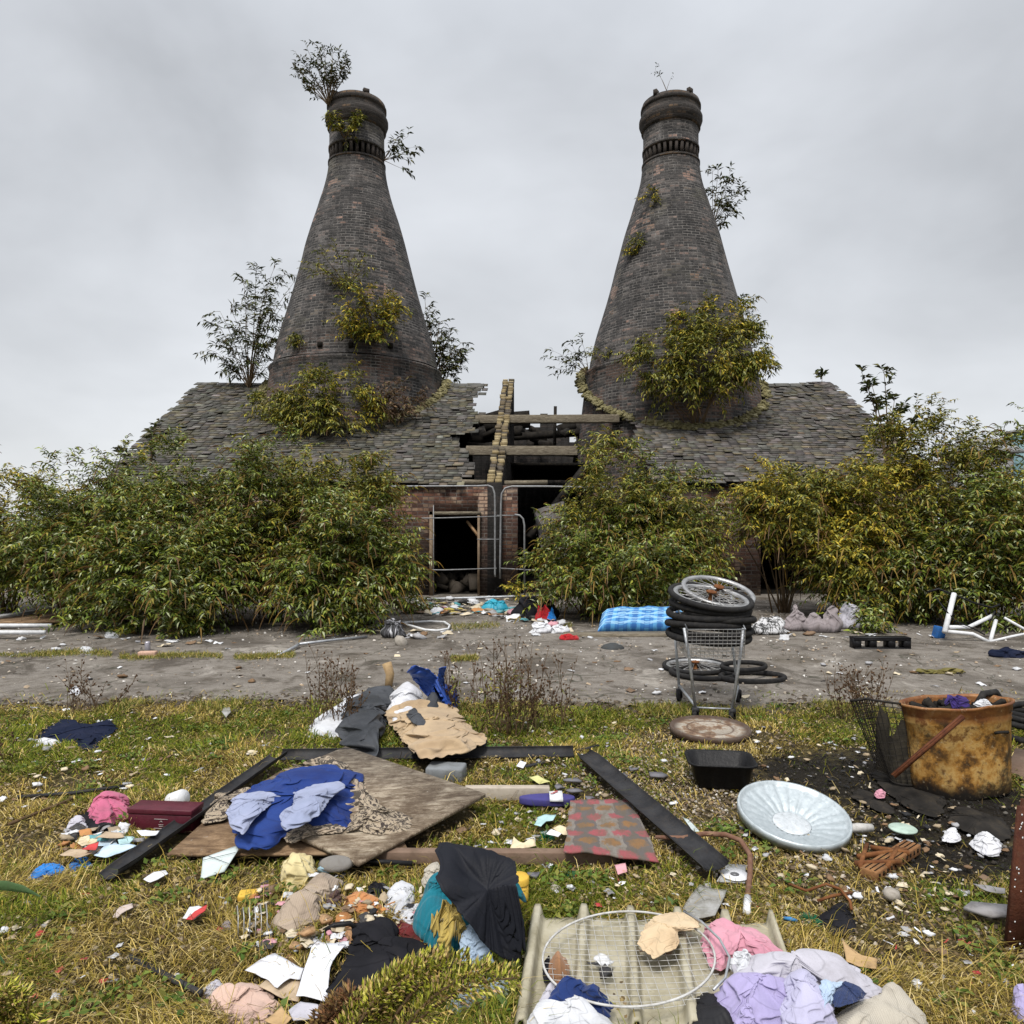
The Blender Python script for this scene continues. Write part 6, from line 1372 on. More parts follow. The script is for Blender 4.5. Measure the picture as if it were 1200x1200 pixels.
g = G(197, 949); tag(MB().lathe([(.001, 0), (.036, 0), (.042, .01), (.044, .09), (.040, .1), (.001, .1)], 24, g + Vector((0, .02, .035)), Matrix.Rotation(1.2, 3, 'Y') @ Matrix.Rotation(.3, 3, 'X')).build('white_mug', m_wpaint, smooth=True), 'white beaker on its side behind the burgundy box', 'beaker')

# --- broken mirror, papers, cards, foods
m_paper = mat('paper', (.66, .67, .71), (.57, .58, .62), rough=.9, scale=8, dirt=.25, dcol=(.40, .33, .25))
m_mir = mat('cracked_glass', (.52, .58, .57), (.44, .5, .49), rough=.25, spec=.6, scale=5, dirt=.15)
mo = sheet('mirror_shard', 'pale cracked mirror shard leaning on the hardboard edge', 'mirror', m_mir, [(235, 1031, .02), (238, 1006, .05), (278, 991, .075), (280, 995, .07), (263, 1022, .03)], .03, .002, 9, th=.004)
ck = MB(); 
for a, b in (((238, 1008, .056), (276, 999, .07)), ((244, 1003, .06), (268, 1012, .053))): ck.tube([G(*a), G(*b)], .0012, 3)
ck.build('crack', m_iron, mo)
sheet('paper_sheet', 'upright white sheet of paper touching the black sweatshirt in the foreground', 'paper', m_paper, [(347, 1174), (362, 1120), (368, 1100), (385, 1108), (406, 1112), (394, 1124), (387, 1140), (383, 1180)], .03, .025, 10)
sheet('paper_sheet', 'torn white sheet of paper left of the upright one', 'paper', m_paper, [(287, 1140), (322, 1119), (338, 1128), (356, 1136), (352, 1148), (340, 1150), (325, 1160), (312, 1148)], .035, .025, 11)
sheet('envelope', 'beige envelope under the torn white paper', 'envelope', mat('manila', (.46, .36, .25), (.38, .29, .2)), [(303, 1160), (318, 1148), (352, 1150), (350, 1176), (330, 1172)], .02, .012, 12)
sheet('card', 'lilac-grey paper below the upright white sheet', 'paper', m_paleg, [(338, 1190), (352, 1178), (376, 1184), (372, 1196), (344, 1200)], .03, .02, 13)
sheet('card', 'cardboard wedge left of the lilac-grey paper at the bottom edge', 'card', mat('cardboard', (.46, .31, .16), (.36, .24, .12)), [(310, 1200), (330, 1182), (342, 1200), (330, 1210)], .03, .02, 14)
sheet('card', 'white and red card on the left grass', 'card', m_wpaint, [(214, 1078), (222, 1064), (233, 1063), (242, 1066), (226, 1080)], .03, .012, 15)
sheet('card', 'red leaflet overlapping the white card on the left grass', 'leaflet', mat('red_print', (.50, .06, .06), (.42, .05, .05)), [(218, 1081), (228, 1068), (243, 1061), (241, 1068), (226, 1080)], .045, .012, 16)
g = G(291, 1055); tag(MB().box(g + Vector((0, 0, .02)), (.075, .06, .025), Matrix.Rotation(.15, 3, 'Z')).build('yellow_tile', mat('yellow_plastic', (.62, .40, .06), (.55, .34, .05), rough=.5), bevel=.006), 'square yellow plastic block left of the beige jumper', 'block')
for i, (px, py, w_, lab) in enumerate(((402, 1080, .05, 'orange peel below the grey slipper'), (382, 1082, .045, 'pale brown crust touching the beige jumper'), (360, 1098, .045, 'small brown crust below the beige jumper'), (347, 1112, .04, 'round pale crust left of the upright white sheet'))):
    slate(px, py, w_ * 1.3, 500 + i, lab, None, mat('bread_orange', (.40, .19, .07), (.27, .11, .04), scale=22, bump=.6, bscale=35) if i == 0 else mat('bread_pale', (.44, .29, .16), (.30, .16, .075), scale=22, bump=.6, bscale=35), .02 + .008 * (i % 3), 'bread', 'bread_crust', .01)
tag(MB().tube([G(378, 1092, .03), G(392, 1084, .05), G(410, 1082, .05), G(418, 1088, .03)], .009, 6).build('black_strap', m_bp, smooth=True), 'black strap curling over the bread crusts', 'strap')
tag(MB().lathe([(.001, 0), (.06, .0), (.075, .01), (.06, .022), (.001, .024)], 20, G(394, 1014, .05) , Matrix.Rotation(.5, 3, 'X') @ Matrix.Diagonal((1, .55, 1)).to_3x3()).build('slipper_sole', mat('grey_sole', (.19, .18, .165), (.15, .14, .13)), smooth=True), 'grey slipper sole standing up beside the cream bag', 'slipper')
tag(MB().tube([G(378, 1022, .03), G(384, 1012, .05)], .026, 10).build('plastic_bottle', mat('bottle_blue', (.30, .45, .55), (.24, .38, .48), rough=.2), smooth=True), 'small pale blue bottle between the cream bag and slipper sole', 'bottle')
g = G(608, 1060); YC = thing('yellow_can', 'yellow plastic tub behind the black jacket', 'tub', g)
MB().lathe([(.001, 0), (.036, 0), (.038, .004), (.038, .085), (.001, .085)], 24, g).build('body', MATS['yellow_plastic'], YC, smooth=True); MB().lathe([(.041, .087), (.041, .11), (.036, .115), (.001, .115)], 24, g).build('lid', MATS['yellow_plastic'], YC, smooth=True)
for px, py, seed, lab in ((668, 1032, 411, 'green tinsel ball below the brown batten'), (640, 984, 412, 'green tinsel clump left of the rug'), (950, 1082, 413, 'dark green scrap of tinsel by the black rag')):
    g = G(px, py); mb = MB(); r2 = random.Random(seed)
    for k in range(90):
        d = Vector((r2.gauss(0, 1), r2.gauss(0, 1), abs(r2.gauss(0, .7)))).normalized(); mb.tube([g + d * .008, g + d * r2.uniform(.03, .05)], .0014, 3)
    tag(mb.build('tinsel', mat('green_tinsel', (.012, .10, .045), (.02, .15, .07), rough=.4)), lab, 'tinsel')
sheet('foil_scrap', 'pale turquoise torn paper left of the rug top corner', 'paper', mat('turquoise_paper', (.38, .55, .56), (.32, .47, .48)), [(626, 970), (630, 958), (640, 955), (652, 955), (648, 962), (640, 964), (634, 972)], .03, .015, 21)
sheet('leaflet', 'pale yellow torn leaflet between the gutters', 'leaflet', mat('pale_yellow_paper', (.58, .57, .26), (.5, .48, .2)), [(620, 912), (630, 909), (645, 918), (632, 920)], .03, .01, 22)
sheet('leaflet', 'small pale square card inside the gutter corner', 'card', m_paper, [(605, 899), (610, 892), (617, 894), (613, 901)], .03, .008, 23)
sheet('leaflet', 'pink ticket in front of the rug edge', 'ticket', mat('pink_paper', (.62, .33, .36), (.55, .28, .31)), [(720, 1015), (733, 1013), (735, 1024), (724, 1027)], .035, .01, 24)
sheet('leaflet', 'cream torn paper beside the green tinsel left of the rug', 'paper', mat('cream_paper', (.66, .56, .38), (.58, .48, .32)), [(648, 974), (656, 970), (667, 974), (669, 982), (660, 982)], .035, .015, 25)
sheet('leaflet', 'white torn paper on top of the green tinsel', 'paper', m_paper, [(640, 980), (646, 974), (658, 980), (654, 984)], .05, .012, 26)
sheet('film_strip', 'cream ribbon of torn paper on the grass behind the black jacket', 'paper', MATS['cream_paper'], [(598, 994), (602, 984), (608, 990), (622, 990), (626, 984), (628, 994), (612, 997)], .03, .02, 27)
sheet('glass_shard', 'thin pale blue glass shard right of the ribbed gutter', 'glass', m_mir, [(800, 958), (806, 960), (820, 975), (812, 975)], .03, .004, 28)
sheet('flat_box', 'crumpled white carton on the grass right of the gutter end', 'carton', m_paper, [(168, 1034), (180, 1024), (194, 1022), (197, 1027), (185, 1034), (176, 1037)], .035, .015, 29)
sheet('card', 'pale pink torn card at the left foreground grass', 'card', mat('blush_paper', (.50, .42, .38), (.42, .35, .31)), [(132, 1078), (140, 1066), (155, 1061), (156, 1068), (142, 1075), (138, 1078)], .03, .015, 30)
for i, (px, lab, mt) in enumerate((([(88, 990), (96, 982), (112, 980), (116, 988), (96, 996)], 'cream booklet in the papers below the rose pink bag', 'cream_paper'), ([(112, 992), (118, 984), (134, 982), (138, 990), (122, 992)], 'pale blue booklet beside the cream booklet', 'pale_blue_paper'), ([(138, 988), (146, 982), (158, 984), (152, 992), (140, 994)], 'turquoise leaflet near the left gutter', 'turquoise_paper'), ([(110, 1004), (122, 994), (150, 990), (160, 994), (140, 1004), (124, 1007)], 'large pale blue paper at the foot of the paper heap', 'pale_blue_paper'), ([(70, 1002), (82, 996), (100, 996), (108, 1002), (88, 1006)], 'tan paper at the left of the paper heap', 'manila'), ([(112, 984), (124, 974), (142, 976), (146, 982), (130, 984)], 'brown card right of the black strap', 'manila'), ([(160, 976), (170, 974), (187, 974), (182, 980), (166, 981)], 'white torn envelope in front of the burgundy box', 'paper'), ([(96, 998), (104, 992), (116, 990), (112, 998)], 'orange-red leaflet in the paper heap', 'red_print'))):
    sheet('leaflet', lab, 'leaflet', MATS.get(mt) or mat(mt, (.50, .62, .72), (.42, .54, .64)), px, .03 + .006 * i, .015, 40 + i)
tag(MB().lathe([(.028, .0), (.036, .006), (.038, .014), (.034, .02), (.026, .018)], 20, G(124, 974, .03), Matrix.Rotation(.4, 3, 'X')).build('black_ring', m_rub, smooth=True), 'small black rubber ring by the rose pink bag', 'ring')

# --- burnt tub and its surroundings
t = NT('burnt_steel'); v = t.co(); st = t.n('ShaderNodeMapping', {'Vector': v, 'Scale': (1, 1.3, 1.0)}).outputs[0]
nn = t.noise(st, 5.5, 9, .68, .0); c = t.ramp(nn, [(.34, (.02, .014, .008)), (.42, (.12, .055, .012)), (.49, (.38, .19, .04)), (.56, (.52, .33, .11)), (.62, (.15, .06, .014)), (.72, (.42, .26, .08))])
n2 = t.noise(v, 4.5, 8, .75, .3); c = t.mix(t.rng(n2, .50, .60, 0, .9), c, c4((.03, .021, .011)))
s_ = t.n('ShaderNodeSeparateXYZ', {0: v}); c = t.mix(t.rng(t.math('ADD', s_.outputs[2], t.math('MULTIPLY', nn, .16)), .10, .17, 1, 0), c, c4((.022, .018, .015)))
c = t.mix(t.rng(t.math('ADD', s_.outputs[2], t.math('MULTIPLY', nn, .06)), .43, .47, 0, .75), c, c4((.17, .055, .018)))
c = t.mix(t.rng(t.noise(v, 40, 4, .8), .58, .7, 0, .5), c, c4((.55, .45, .28))); t.base(c); t.set(Roughness=.55, Metallic=.25); t.bump(nn, .35, .012); m_brn = t.m
tc_ = G(1126, 927); TB = thing('burnt_tub', 'scorched rusty metal tub on the burnt patch at the right', 'tub', tc_)
HB = .50
dn_ = VN(77)
def oval(r_, z, a): return r_ * (1 + .05 * (float(dn_(math.cos(a) * 2.2 + 5, math.sin(a) * 2.2 + z * 3)) - .5) + .03 * (float(dn_(math.cos(a) * 7 + 15, math.sin(a) * 7 + z * 9)) - .5)), z + .012 * (float(dn_(math.cos(a) * 3 + 25, math.sin(a) * 3)) - .5)
sc_ = Matrix.Diagonal((1.0, .52, 1)).to_3x3()
MB().lathe([(.001, .02), (.25, .02), (.257, 0), (.265, .005), (.270, .10), (.277, .25), (.287, .405), (.292, .41), (.288, .425), (.294, .435), (.290, .45), (.298, .455), (.300, .49), (.312, .497), (.313, .508), (.30, .51), (.292, .49), (.23, .03), (.001, .03)], 64, tc_, Matrix.Rotation(R(-3), 3, 'Y') @ sc_, oval).build('shell', m_brn, TB, smooth=True)
MB().tube([G(1168, 935, 0) * 0 + tc_ + Vector((.10, -.138, .365)), tc_ + Vector((.115, -.155, .375)), tc_ + Vector((.17, -.14, .372)), tc_ + Vector((.185, -.112, .362))], .009, 6).build('handle', m_char, TB, smooth=True)
fm = MB(); r2 = random.Random(12)
for k in range(90):
    a_ = r2.random() * 6.28; q_ = r2.random() ** .5; fm.box(tc_ + Vector((.25 * q_ * math.cos(a_), .12 * q_ * math.sin(a_), .42 + r2.random() * .06)), (r2.uniform(.02, .12), r2.uniform(.01, .04), r2.uniform(.01, .04)), Euler((r2.random(), r2.random(), r2.random() * 3)).to_matrix())
fm.build('charred_contents', m_char, TB)
foot([tc_ + Vector((.3 * math.cos(a), .17 * math.sin(a), 0)) for a in np.linspace(0, 6.28, 14)])
a, b = P(1045, 908, 3.84), P(1127, 838, 3.86)
m_drk = mat('dark_red_rust', (.07, .022, .012), (.14, .05, .02), rough=.8, scale=20, dirt=.6, dcol=(.015, .012, .01))
tag(MB().beam(a, b, .016, .005).beam(a + Vector((.010, -.006, -.008)), b + Vector((.010, -.006, -.008)), .004, .02).build('angle_iron', m_drk), 'rusty angle iron leaning against the scorched tub', 'bar')
# scorched wire mesh flaring out on the left of the tub
WM = thing('wire_basket', 'scorched black wire mesh flaring out left of the rusty tub', 'mesh', G(1052, 905)); gm = MB(); gr = {}
for i in range(19):
    for j in range(15):
        u, w_ = i / 18, j / 14; an = math.pi * (.78 + .5 * u); r0 = .30 + .10 * w_ + .03 * math.sin(u * 9)
        gr[i, j] = tc_ + Vector((.02 + (r0 + .12) * math.cos(an) * (1 + .1 * w_), .10 + r0 * .8 * math.sin(an) * .5, .05 + .44 * w_ + .02 * math.sin(u * 5 + w_ * 4)))
for i in range(19): gm.tube([gr[i, j] for j in range(15)], .0022, 4, cap=False)
for j in range(15): gm.tube([gr[i, j] for i in range(19)], .0022, 4, cap=False)
gm.build('mesh', m_char, WM)
MB().tube([gr[i, 14] for i in range(19)], .007, 6).build('rim', m_char, WM); MB().tube([gr[i, 0] for i in range(19)], .006, 6).build('rim', m_char, WM)
bs = [gr[i, 0] + Vector((0, .012, 0)) for i in range(0, 19, 2)]; bm_ = MB(); n = len(bs)
bm_.add(bs + [p + Vector((.0, .0, .30 + .08 * math.sin(i * 1.7))) for i, p in enumerate(bs)], [(i, i+1, n+i+1, n+i) for i in range(n-1)]); bm_.build('scorched_backing', mat('scorched_sheet', (.03, .027, .022), (.06, .052, .038), scale=18, rough=.9), WM)
cloth('charred_mat', 'charred black mat lying in front of the scorched tub', 'mat', m_char, [(1020, 905), (1038, 896), (1060, 905), (1090, 925), (1110, 938), (1098, 956), (1072, 950), (1042, 930)], h=.03, ex=1.15, waves=7)
cloth('charred_mat', 'small charred black mat with a pink scrap left of the larger one', 'mat', m_char, [(996, 932), (1008, 924), (1024, 930), (1044, 944), (1046, 952), (1030, 950), (1010, 940)], h=.02, ex=1.15, waves=7)
cloth('charred_rag', 'black burnt rag lying below the scorched tub', 'rag', m_char, [(1110, 960), (1122, 944), (1150, 950), (1178, 960), (1186, 980), (1160, 984), (1130, 972)], h=.03, ex=1.2, waves=7)
cloth('pink_scrap', 'pink rag scrap on the small charred mat', 'scrap', m_pink, [(1024, 930), (1030, 925), (1038, 928), (1036, 934), (1028, 934)], h=.03, z=.03, ex=1.3)
cloth('purple_rag', 'purple rag lying in the top of the scorched tub', 'rag', cloth_mat('purple_cloth', (.045, .03, .15), (.035, .02, .11)), [(1106, 830, .48), (1112, 820, .53), (1124, 818, .54), (1132, 822, .52), (1136, 832, .48)], h=.06, ex=1.4, waves=7)
cloth('white_rag', 'white and yellow rag in the top of the scorched tub', 'rag', m_white, [(1140, 828, .5), (1148, 821, .53), (1158, 822, .53), (1164, 830, .5)], h=.03, ex=1.3, waves=7)
tag(MB().tube([tc_ + Vector((.12, .05, .47)), tc_ + Vector((.18, .08, .53)), tc_ + Vector((.26, .1, .535)), tc_ + Vector((.34, .15, .45)), tc_ + Vector((.38, .2, .3))], [.018, .02, .02, .02, .016], 8).build('rubber_hose', m_rub, smooth=True), 'fat black hose drooping out of the scorched tub', 'hose')
for i in range(4):
    g = G(1203, 872) + Vector((.02 * i, .1, .02 + i * .055)); tyre(g + Vector((.16, 0, .02)), (.05, .1 * (i % 2), i), ('lowest', 'second', 'third', 'topmost')[i] + ' tyre of the pile at the right edge behind the scorched tub', .82)
tag(MB().prism([G(1180, 905, .02), G(1215, 925, .02), G(1240, 890, .03), G(1190, 880, .03)], .02).build('dark_board', m_old), 'grey board lying right of the scorched tub at the photo edge', 'board')
# rusty things
RG = thing('rusty_grate', 'tangled rusty iron bracket above the perforated brick', 'bracket', G(1020, 1000))
for a, b in (((1005, 1004), (1062, 996)), ((1002, 1012), (1055, 1010)), ((1020, 993), (1066, 1000)), ((1008, 1016), (1016, 990)), ((1040, 1016), (1052, 994))): MB().beam(G(*a, .03), G(*b, .035), .016, .02).build('bar', m_rust, RG)
PB = thing('perforated_brick', 'orange perforated brick lying on the grass right of the dustbin lid', 'brick', G(1048, 1015))
A, B = G(1018, 1032, -.012), G(1070, 998, -.008); d = (B - A).normalized(); s_ = Vector((d.y, -d.x, 0)); m_ob = mat('orange_brick', (.24, .12, .05), (.15, .07, .03), scale=18, dirt=.5, bump=.5)
bb = [A - s_ * .04, A + s_ * .035, B + s_ * .035, B - s_ * .04]; foot(bb); MB().hexa(bb, [p + Vector((0, 0, .045)) for p in bb]).build('block', m_ob, PB, bevel=.005)
hl = MB()
for k in range(11): hl.box(A.lerp(B, (k + .6) / 11.6) + s_ * .036 + Vector((0, 0, .027)), (.009, .004, .016), Matrix.Rotation(math.atan2(d.y, d.x), 3, 'Z'))
hl.build('holes', M_dark, PB)  # dark blocks stand in for the shade inside the holes
gr_ = MB()
for k in (-.02, .0, .02): gr_.beam(A - s_ * k + Vector((0, 0, .046)) + d * .01, B - s_ * k + Vector((0, 0, .046)) - d * .01, .004, .003)
gr_.build('grooves', M_dark, PB)  # raised dark strips painted as the shade in the grooves
tag(MB().tube([G(925, 1036, .03), G(945, 1044, .04), G(968, 1036, .05), G(985, 1042, .05), G(996, 1056, .03), G(998, 1066, .02)], .006, 6).tube([G(958, 1056, .02), G(975, 1050, .04), G(998, 1046, .02)], .006, 6).build('rusty_wire', m_rust, smooth=True), 'loop of orange rusty wire above the black rag', 'wire')
RP = thing('rusty_post', 'tall rusty iron post at the right edge of the photo', 'post', G(1190, 1112))
pb_ = G(1189, 1110); MB().beam(pb_ + Vector((0, 0, -.05)), P(1206, 946, pb_.y) , .075, .02, (0, 1, 0)).beam(pb_ + Vector((.04, .045, -.05)), P(1215, 946, pb_.y) + Vector((.01, .045, 0)), .018, .08, (0, 1, 0)).build('angle', mat('dark_rust', (.055, .018, .012), (.10, .035, .018), rough=.85, scale=16, bscale=60, bump=.5), RP)
r2 = random.Random(9); pr_ = MB()
for k in range(26):
    f_ = r2.random(); c0 = (pb_ + Vector((0, 0, -.05))).lerp(P(1206, 946, pb_.y), f_); pr_.box(c0 + Vector((r2.uniform(-.034, .034), -.0105, 0)), (.004, .002, .004 + r2.random() * .004))
pr_.build('paint_flecks', m_wpaint, RP)
slate(1158, 1070, .16, 431, 'large grey slate slab left of the rusty post', None, mat('grey_slab', (.27, .26, .26), (.21, .2, .2)), .03, 'slate', 'slab', .012)
sheet('tin_strip', 'bent pale tin strip left of the rusty post', 'tin', MATS['grey_slab'], [(1140, 1036), (1160, 1040), (1178, 1044), (1178, 1050), (1156, 1046)], .03, .02, 51)
sheet('card', 'tan cardboard wedge on the grass right of the lilac jacket', 'card', MATS['cardboard'], [(987, 1103), (995, 1112), (1010, 1122), (1028, 1124), (1027, 1136), (1006, 1136), (992, 1132)], .03, .012, 52)
g = G(1058, 972, .025); tag(MB().lathe([(.001, 0), (.062, 0), (.064, .006), (.06, .009), (.001, .007)], 28, g).build('green_plate', mat('pale_green_plastic', (.42, .52, .45), (.34, .44, .38), rough=.4)), 'small pale green disc lying right of the dustbin lid', 'disc')
tag(MB().tube([G(988, 972, .02), G(1005, 970, .03), G(1022, 970, .025)], [.02, .022, .018], 7).build('plaster_lump', mat('plaster', (.48, .47, .45), (.38, .37, .35), scale=20), smooth=True), 'white plaster stick touching the dustbin lid', 'plaster')
for i, (px, py, w_, lab) in enumerate(((1045, 1054, .085, 'grey pebble below the perforated brick'), (652, 1048, .06, 'pale pebble on the grass right of the yellow tub'), (470, 757, .2, 'pale stone at the far road edge by the white hoop'), (626, 1092, .05, 'pale pebble by the corner of the ribbed sheet'))):
    g = G(px, py); r2 = random.Random(700 + i); rot = Euler((r2.random(), r2.random(), r2.random())).to_matrix()
    tag(MB().lathe([(.001, -.5 * w_ * .6), (.35 * w_, -.3 * w_), (.5 * w_, 0), (.36 * w_, .26 * w_), (.001, .32 * w_)], 9, g + Vector((0, 0, .25 * w_)), rot @ Matrix.Diagonal((1, .8, .8)).to_3x3()).build('stone', mat('pebble', (.34, .31, .27), (.26, .235, .2), scale=20), smooth=True), lab, 'stone')
tag(MB().tube([G(918, 1076, .02), G(926, 1077, .025), G(934, 1079, .02)], [.006, .008, .005], 6).build('blue_peg', mat('blue_plastic', (.05, .20, .42), (.04, .16, .34), rough=.4), smooth=True), 'small blue plastic peg on the grass above the pink shirt', 'peg')

# --- pallet, bicycle frame, small road things
PL = thing('pallet', 'small black plastic pallet at the road edge in front of the right bushes', 'pallet', G(1036, 762))
y0_ = G(0, 762).y; xa, xb = G(1002, 762).x, G(1068, 762).x
MB().bbox(xa, xb, y0_, y0_ + .15, .135, .15).build('deck', m_bp, PL)
fr2 = MB(); 
for k in range(4):
    x = xa + (xb - xa) * k / 3; fr2.bbox(x - .04 + (.04 if k == 0 else 0) - (.04 if k == 3 else 0), x + .04 + (.04 if k == 0 else 0) - (.04 if k == 3 else 0), y0_ + .005, y0_ + .145, .02, .134)
fr2.bbox(xa, xb, y0_ + .003, y0_ + .05, 0, .028).bbox(xa, xb, y0_ + .004, y0_ + .02, .108, .1345)
fr2.build('blocks', m_bp, PL)
BFm = thing('bicycle_frame', 'white bicycle frame lying in the weeds at the right edge of the road', 'bicycle frame', G(1150, 752)); BD = 9.45
def bt(nm, pts, r, mt=m_wpaint): return MB().tube([P(x, y, BD + dz) for x, y, dz in pts], r, 8).build(nm, mt, BFm, smooth=True)
bt('head_tube', [(1118, 696, .25), (1107, 741, -.05)], .034); bt('top_tube', [(1112, 735, .0), (1135, 735, .05), (1162, 722, .15)], .026); bt('down_tube', [(1110, 740, -.02), (1140, 743, -.05), (1160, 753, -.1)], .024)
bt('seat_tube', [(1167, 727, .15), (1160, 753, -.1)], .024); bt('chain_stay', [(1160, 752, -.1), (1185, 746, 0), (1215, 740, .1)], .017); bt('seat_stay', [(1177, 724, .15), (1200, 737, .12), (1220, 745, .1)], .017)
bt('fork', [(1117, 697, .25), (1100, 690, .3), (1086, 694, .35)], .014, m_bp); bt('handlebar', [(1118, 697, .25), (1140, 706, .3), (1162, 712, .3), (1172, 708, .25)], .013, m_bp); bt('cable', [(1096, 699, .2), (1108, 715, .1), (1120, 728, .0), (1140, 736, .0), (1154, 744, 0)], .008, m_bp); bt('pedal_crank', [(1154, 714, .2), (1160, 730, .1), (1166, 716, .1)], .013, m_bp)
g = G(1103, 749); tag(MB().box(g + Vector((0, .05, .08)), (.13, .1, .16), Euler((.1, .2, .3)).to_matrix()).build('blue_carton', mat('blue_card', (.02, .10, .30), (.015, .07, .2)), bevel=.01), 'small blue carton under the white bicycle frame', 'carton')
g = G(718, 761); tag(MB().lathe([(.001, .0), (.14, .0), (.15, .012), (.11, .05), (.04, .075), (.001, .078)], 20, g).build('dish_cover', mat('grey_rubber', (.055, .06, .062), (.04, .043, .045)), smooth=True), 'dark domed cap lying on the road left of the trolley', 'cap')
g = G(173, 771); tag(MB().box(g + Vector((0, 0, .04)), (.19, .09, .07), Matrix.Rotation(.12, 3, 'Z')).build('brick', mat('pink_brick', (.50, .33, .25), (.42, .27, .2), scale=20), bevel=.01), 'pale pink brick on the moss line across the road', 'brick')
g = G(173, 763); tag(MB().lathe([(.001, 0), (.03, 0), (.032, .01), (.032, .1), (.026, .115), (.001, .115)], 16, g).build('drink_can', mat('can_metal', (.40, .38, .42), (.3, .29, .32), rough=.3, metal=.5), smooth=True), 'small can standing behind the pale pink brick', 'can')
for px, py, lab, w_ in ((101, 763, 'white crushed carton on the moss line across the road', .2), (88, 811, 'white polystyrene lump at the road edge behind the left weed', .13), (132, 745, 'white rag scrap under the left bushes', .2)):
    g = G(px, py); cloth('carton', lab, 'carton', m_white, [(px - w_ * 60, py + 2), (px - w_ * 30, py - 5), (px + w_ * 30, py - 4), (px + w_ * 60, py + 1), (px, py + 4)], h=.05, ex=1.2, waves=5)
LB = mat('pale_wood_block', (.44, .33, .2), (.36, .26, .15))

# --- foreground plants
def heather(label, base, tips, seed, pal, dens, n_side, rad=.028, arc=.55):
    rs = np.random.RandomState(seed); t = thing('heather', label, 'plant', base); mb = MB(); pp = []; dd = []
    for tip in tips:
        a = Vector(base) + Vector((rs.uniform(-.05, .05), rs.uniform(-.04, .04), 0)); tip = Vector(tip); md = a.lerp(tip, arc) + Vector((0, 0, .05 + .16 * (.55 - arc) / .2)); pl = [a.lerp(md, i / 10).lerp(md.lerp(tip, i / 10), i / 10) for i in range(11)]
        mb.tube(pl, .006, 5, r1=.002)
        for k in range(dens):
            u = 1 - rs.rand() ** 1.3 * (.8 if arc > .5 else .72); i = min(9, int(u * 10)); q = np.array(tuple(pl[i].lerp(pl[i+1], u * 10 - i))); ax = np.array(tuple((pl[i+1] - pl[i]).normalized()))
            r_ = rad * rs.rand() ** .5; th_ = rs.rand() * 6.283; s_ = nrm(np.cross(ax, [0, 0, 1.])); w_ = np.cross(s_, ax); o_ = s_ * math.cos(th_) + w_ * math.sin(th_)
            pp.append(q + o_ * r_); dd.append(ax * .5 + o_ * .9 + np.array([0, 0, .45]))
    pp = np.array(pp) - np.array(tuple(base)); dd = np.array(dd)
    co, f, c = leaves(pp, dd, .019, .0052, rs, pal); link('foliage', npmesh('foliage', co, f, col=c), M_leaf, t); mb.build('stems', M_twig, t)
HPAL = [(.27, .29, .03), (.40, .38, .05), (.15, .17, .02), (.42, .30, .09), (.31, .32, .035), (.56, .50, .14), (.09, .08, .02), (.48, .32, .16), (.05, .06, .012)]
hd = 1.72
heather('mossy yellow-green heather sprays reaching in at the bottom of the photo', P(405, 1290, hd), [P(x, y, hd + .02 * i) for i, (x, y) in enumerate([(606, 1146), (575, 1138), (548, 1130), (520, 1126), (500, 1134), (485, 1142), (470, 1150), (452, 1160), (440, 1172), (512, 1150), (480, 1165), (535, 1150), (560, 1150), (460, 1185), (495, 1180), (430, 1190)])], 61, HPAL, 640, 0, .026, .38)
heather('reddish-brown heather tuft left of the yellow-green sprays at the bottom', P(400, 1270, 1.8), [P(x, y, 1.8) for x, y in ((380, 1188), (395, 1172), (412, 1166), (426, 1172), (390, 1195), (408, 1190))], 62, [(.16, .075, .035), (.22, .11, .05), (.10, .06, .03), (.26, .17, .06)], 380, 0, .025)
heather('mossy heather tuft in the bottom left corner of the photo', P(-5, 1270, 1.75), [P(x, y, 1.75) for x, y in ((4, 1160), (20, 1166), (34, 1180), (44, 1194), (12, 1185), (-12, 1170))], 63, HPAL, 420, 0, .028)
def blade_leaf(label, pts, w_, D):
    m = MB(); pl = [P(x, y, D) for x, y in pts]; vs = []
    for i, p in enumerate(pl):
        f_ = i / (len(pl) - 1); hw = w_ * math.sin(math.pi * min(1, .12 + f_ * .88)) ** .7; vs += [p + Vector((0, 0, hw)), p + Vector((0, -.006, 0)), p - Vector((0, 0, hw))]
    m.add(vs, [(3*i+k, 3*i+k+1, 3*i+k+4, 3*i+k+3) for i in range(len(pl)-1) for k in (0, 1)]); tag(m.build('broad_leaf', mat('broad_leaf', (.05, .10, .035), (.07, .12, .05), rough=.6), smooth=True), label, 'leaf')
blade_leaf('broad green leaf poking in at the left edge of the photo', [(-40, 1040), (-15, 1037), (8, 1038), (28, 1042), (48, 1050)], .014, 2.0)
blade_leaf('second broad green leaf at the left edge, lower down', [(-40, 1120), (-20, 1108), (-5, 1115), (6, 1128)], .012, 2.0)

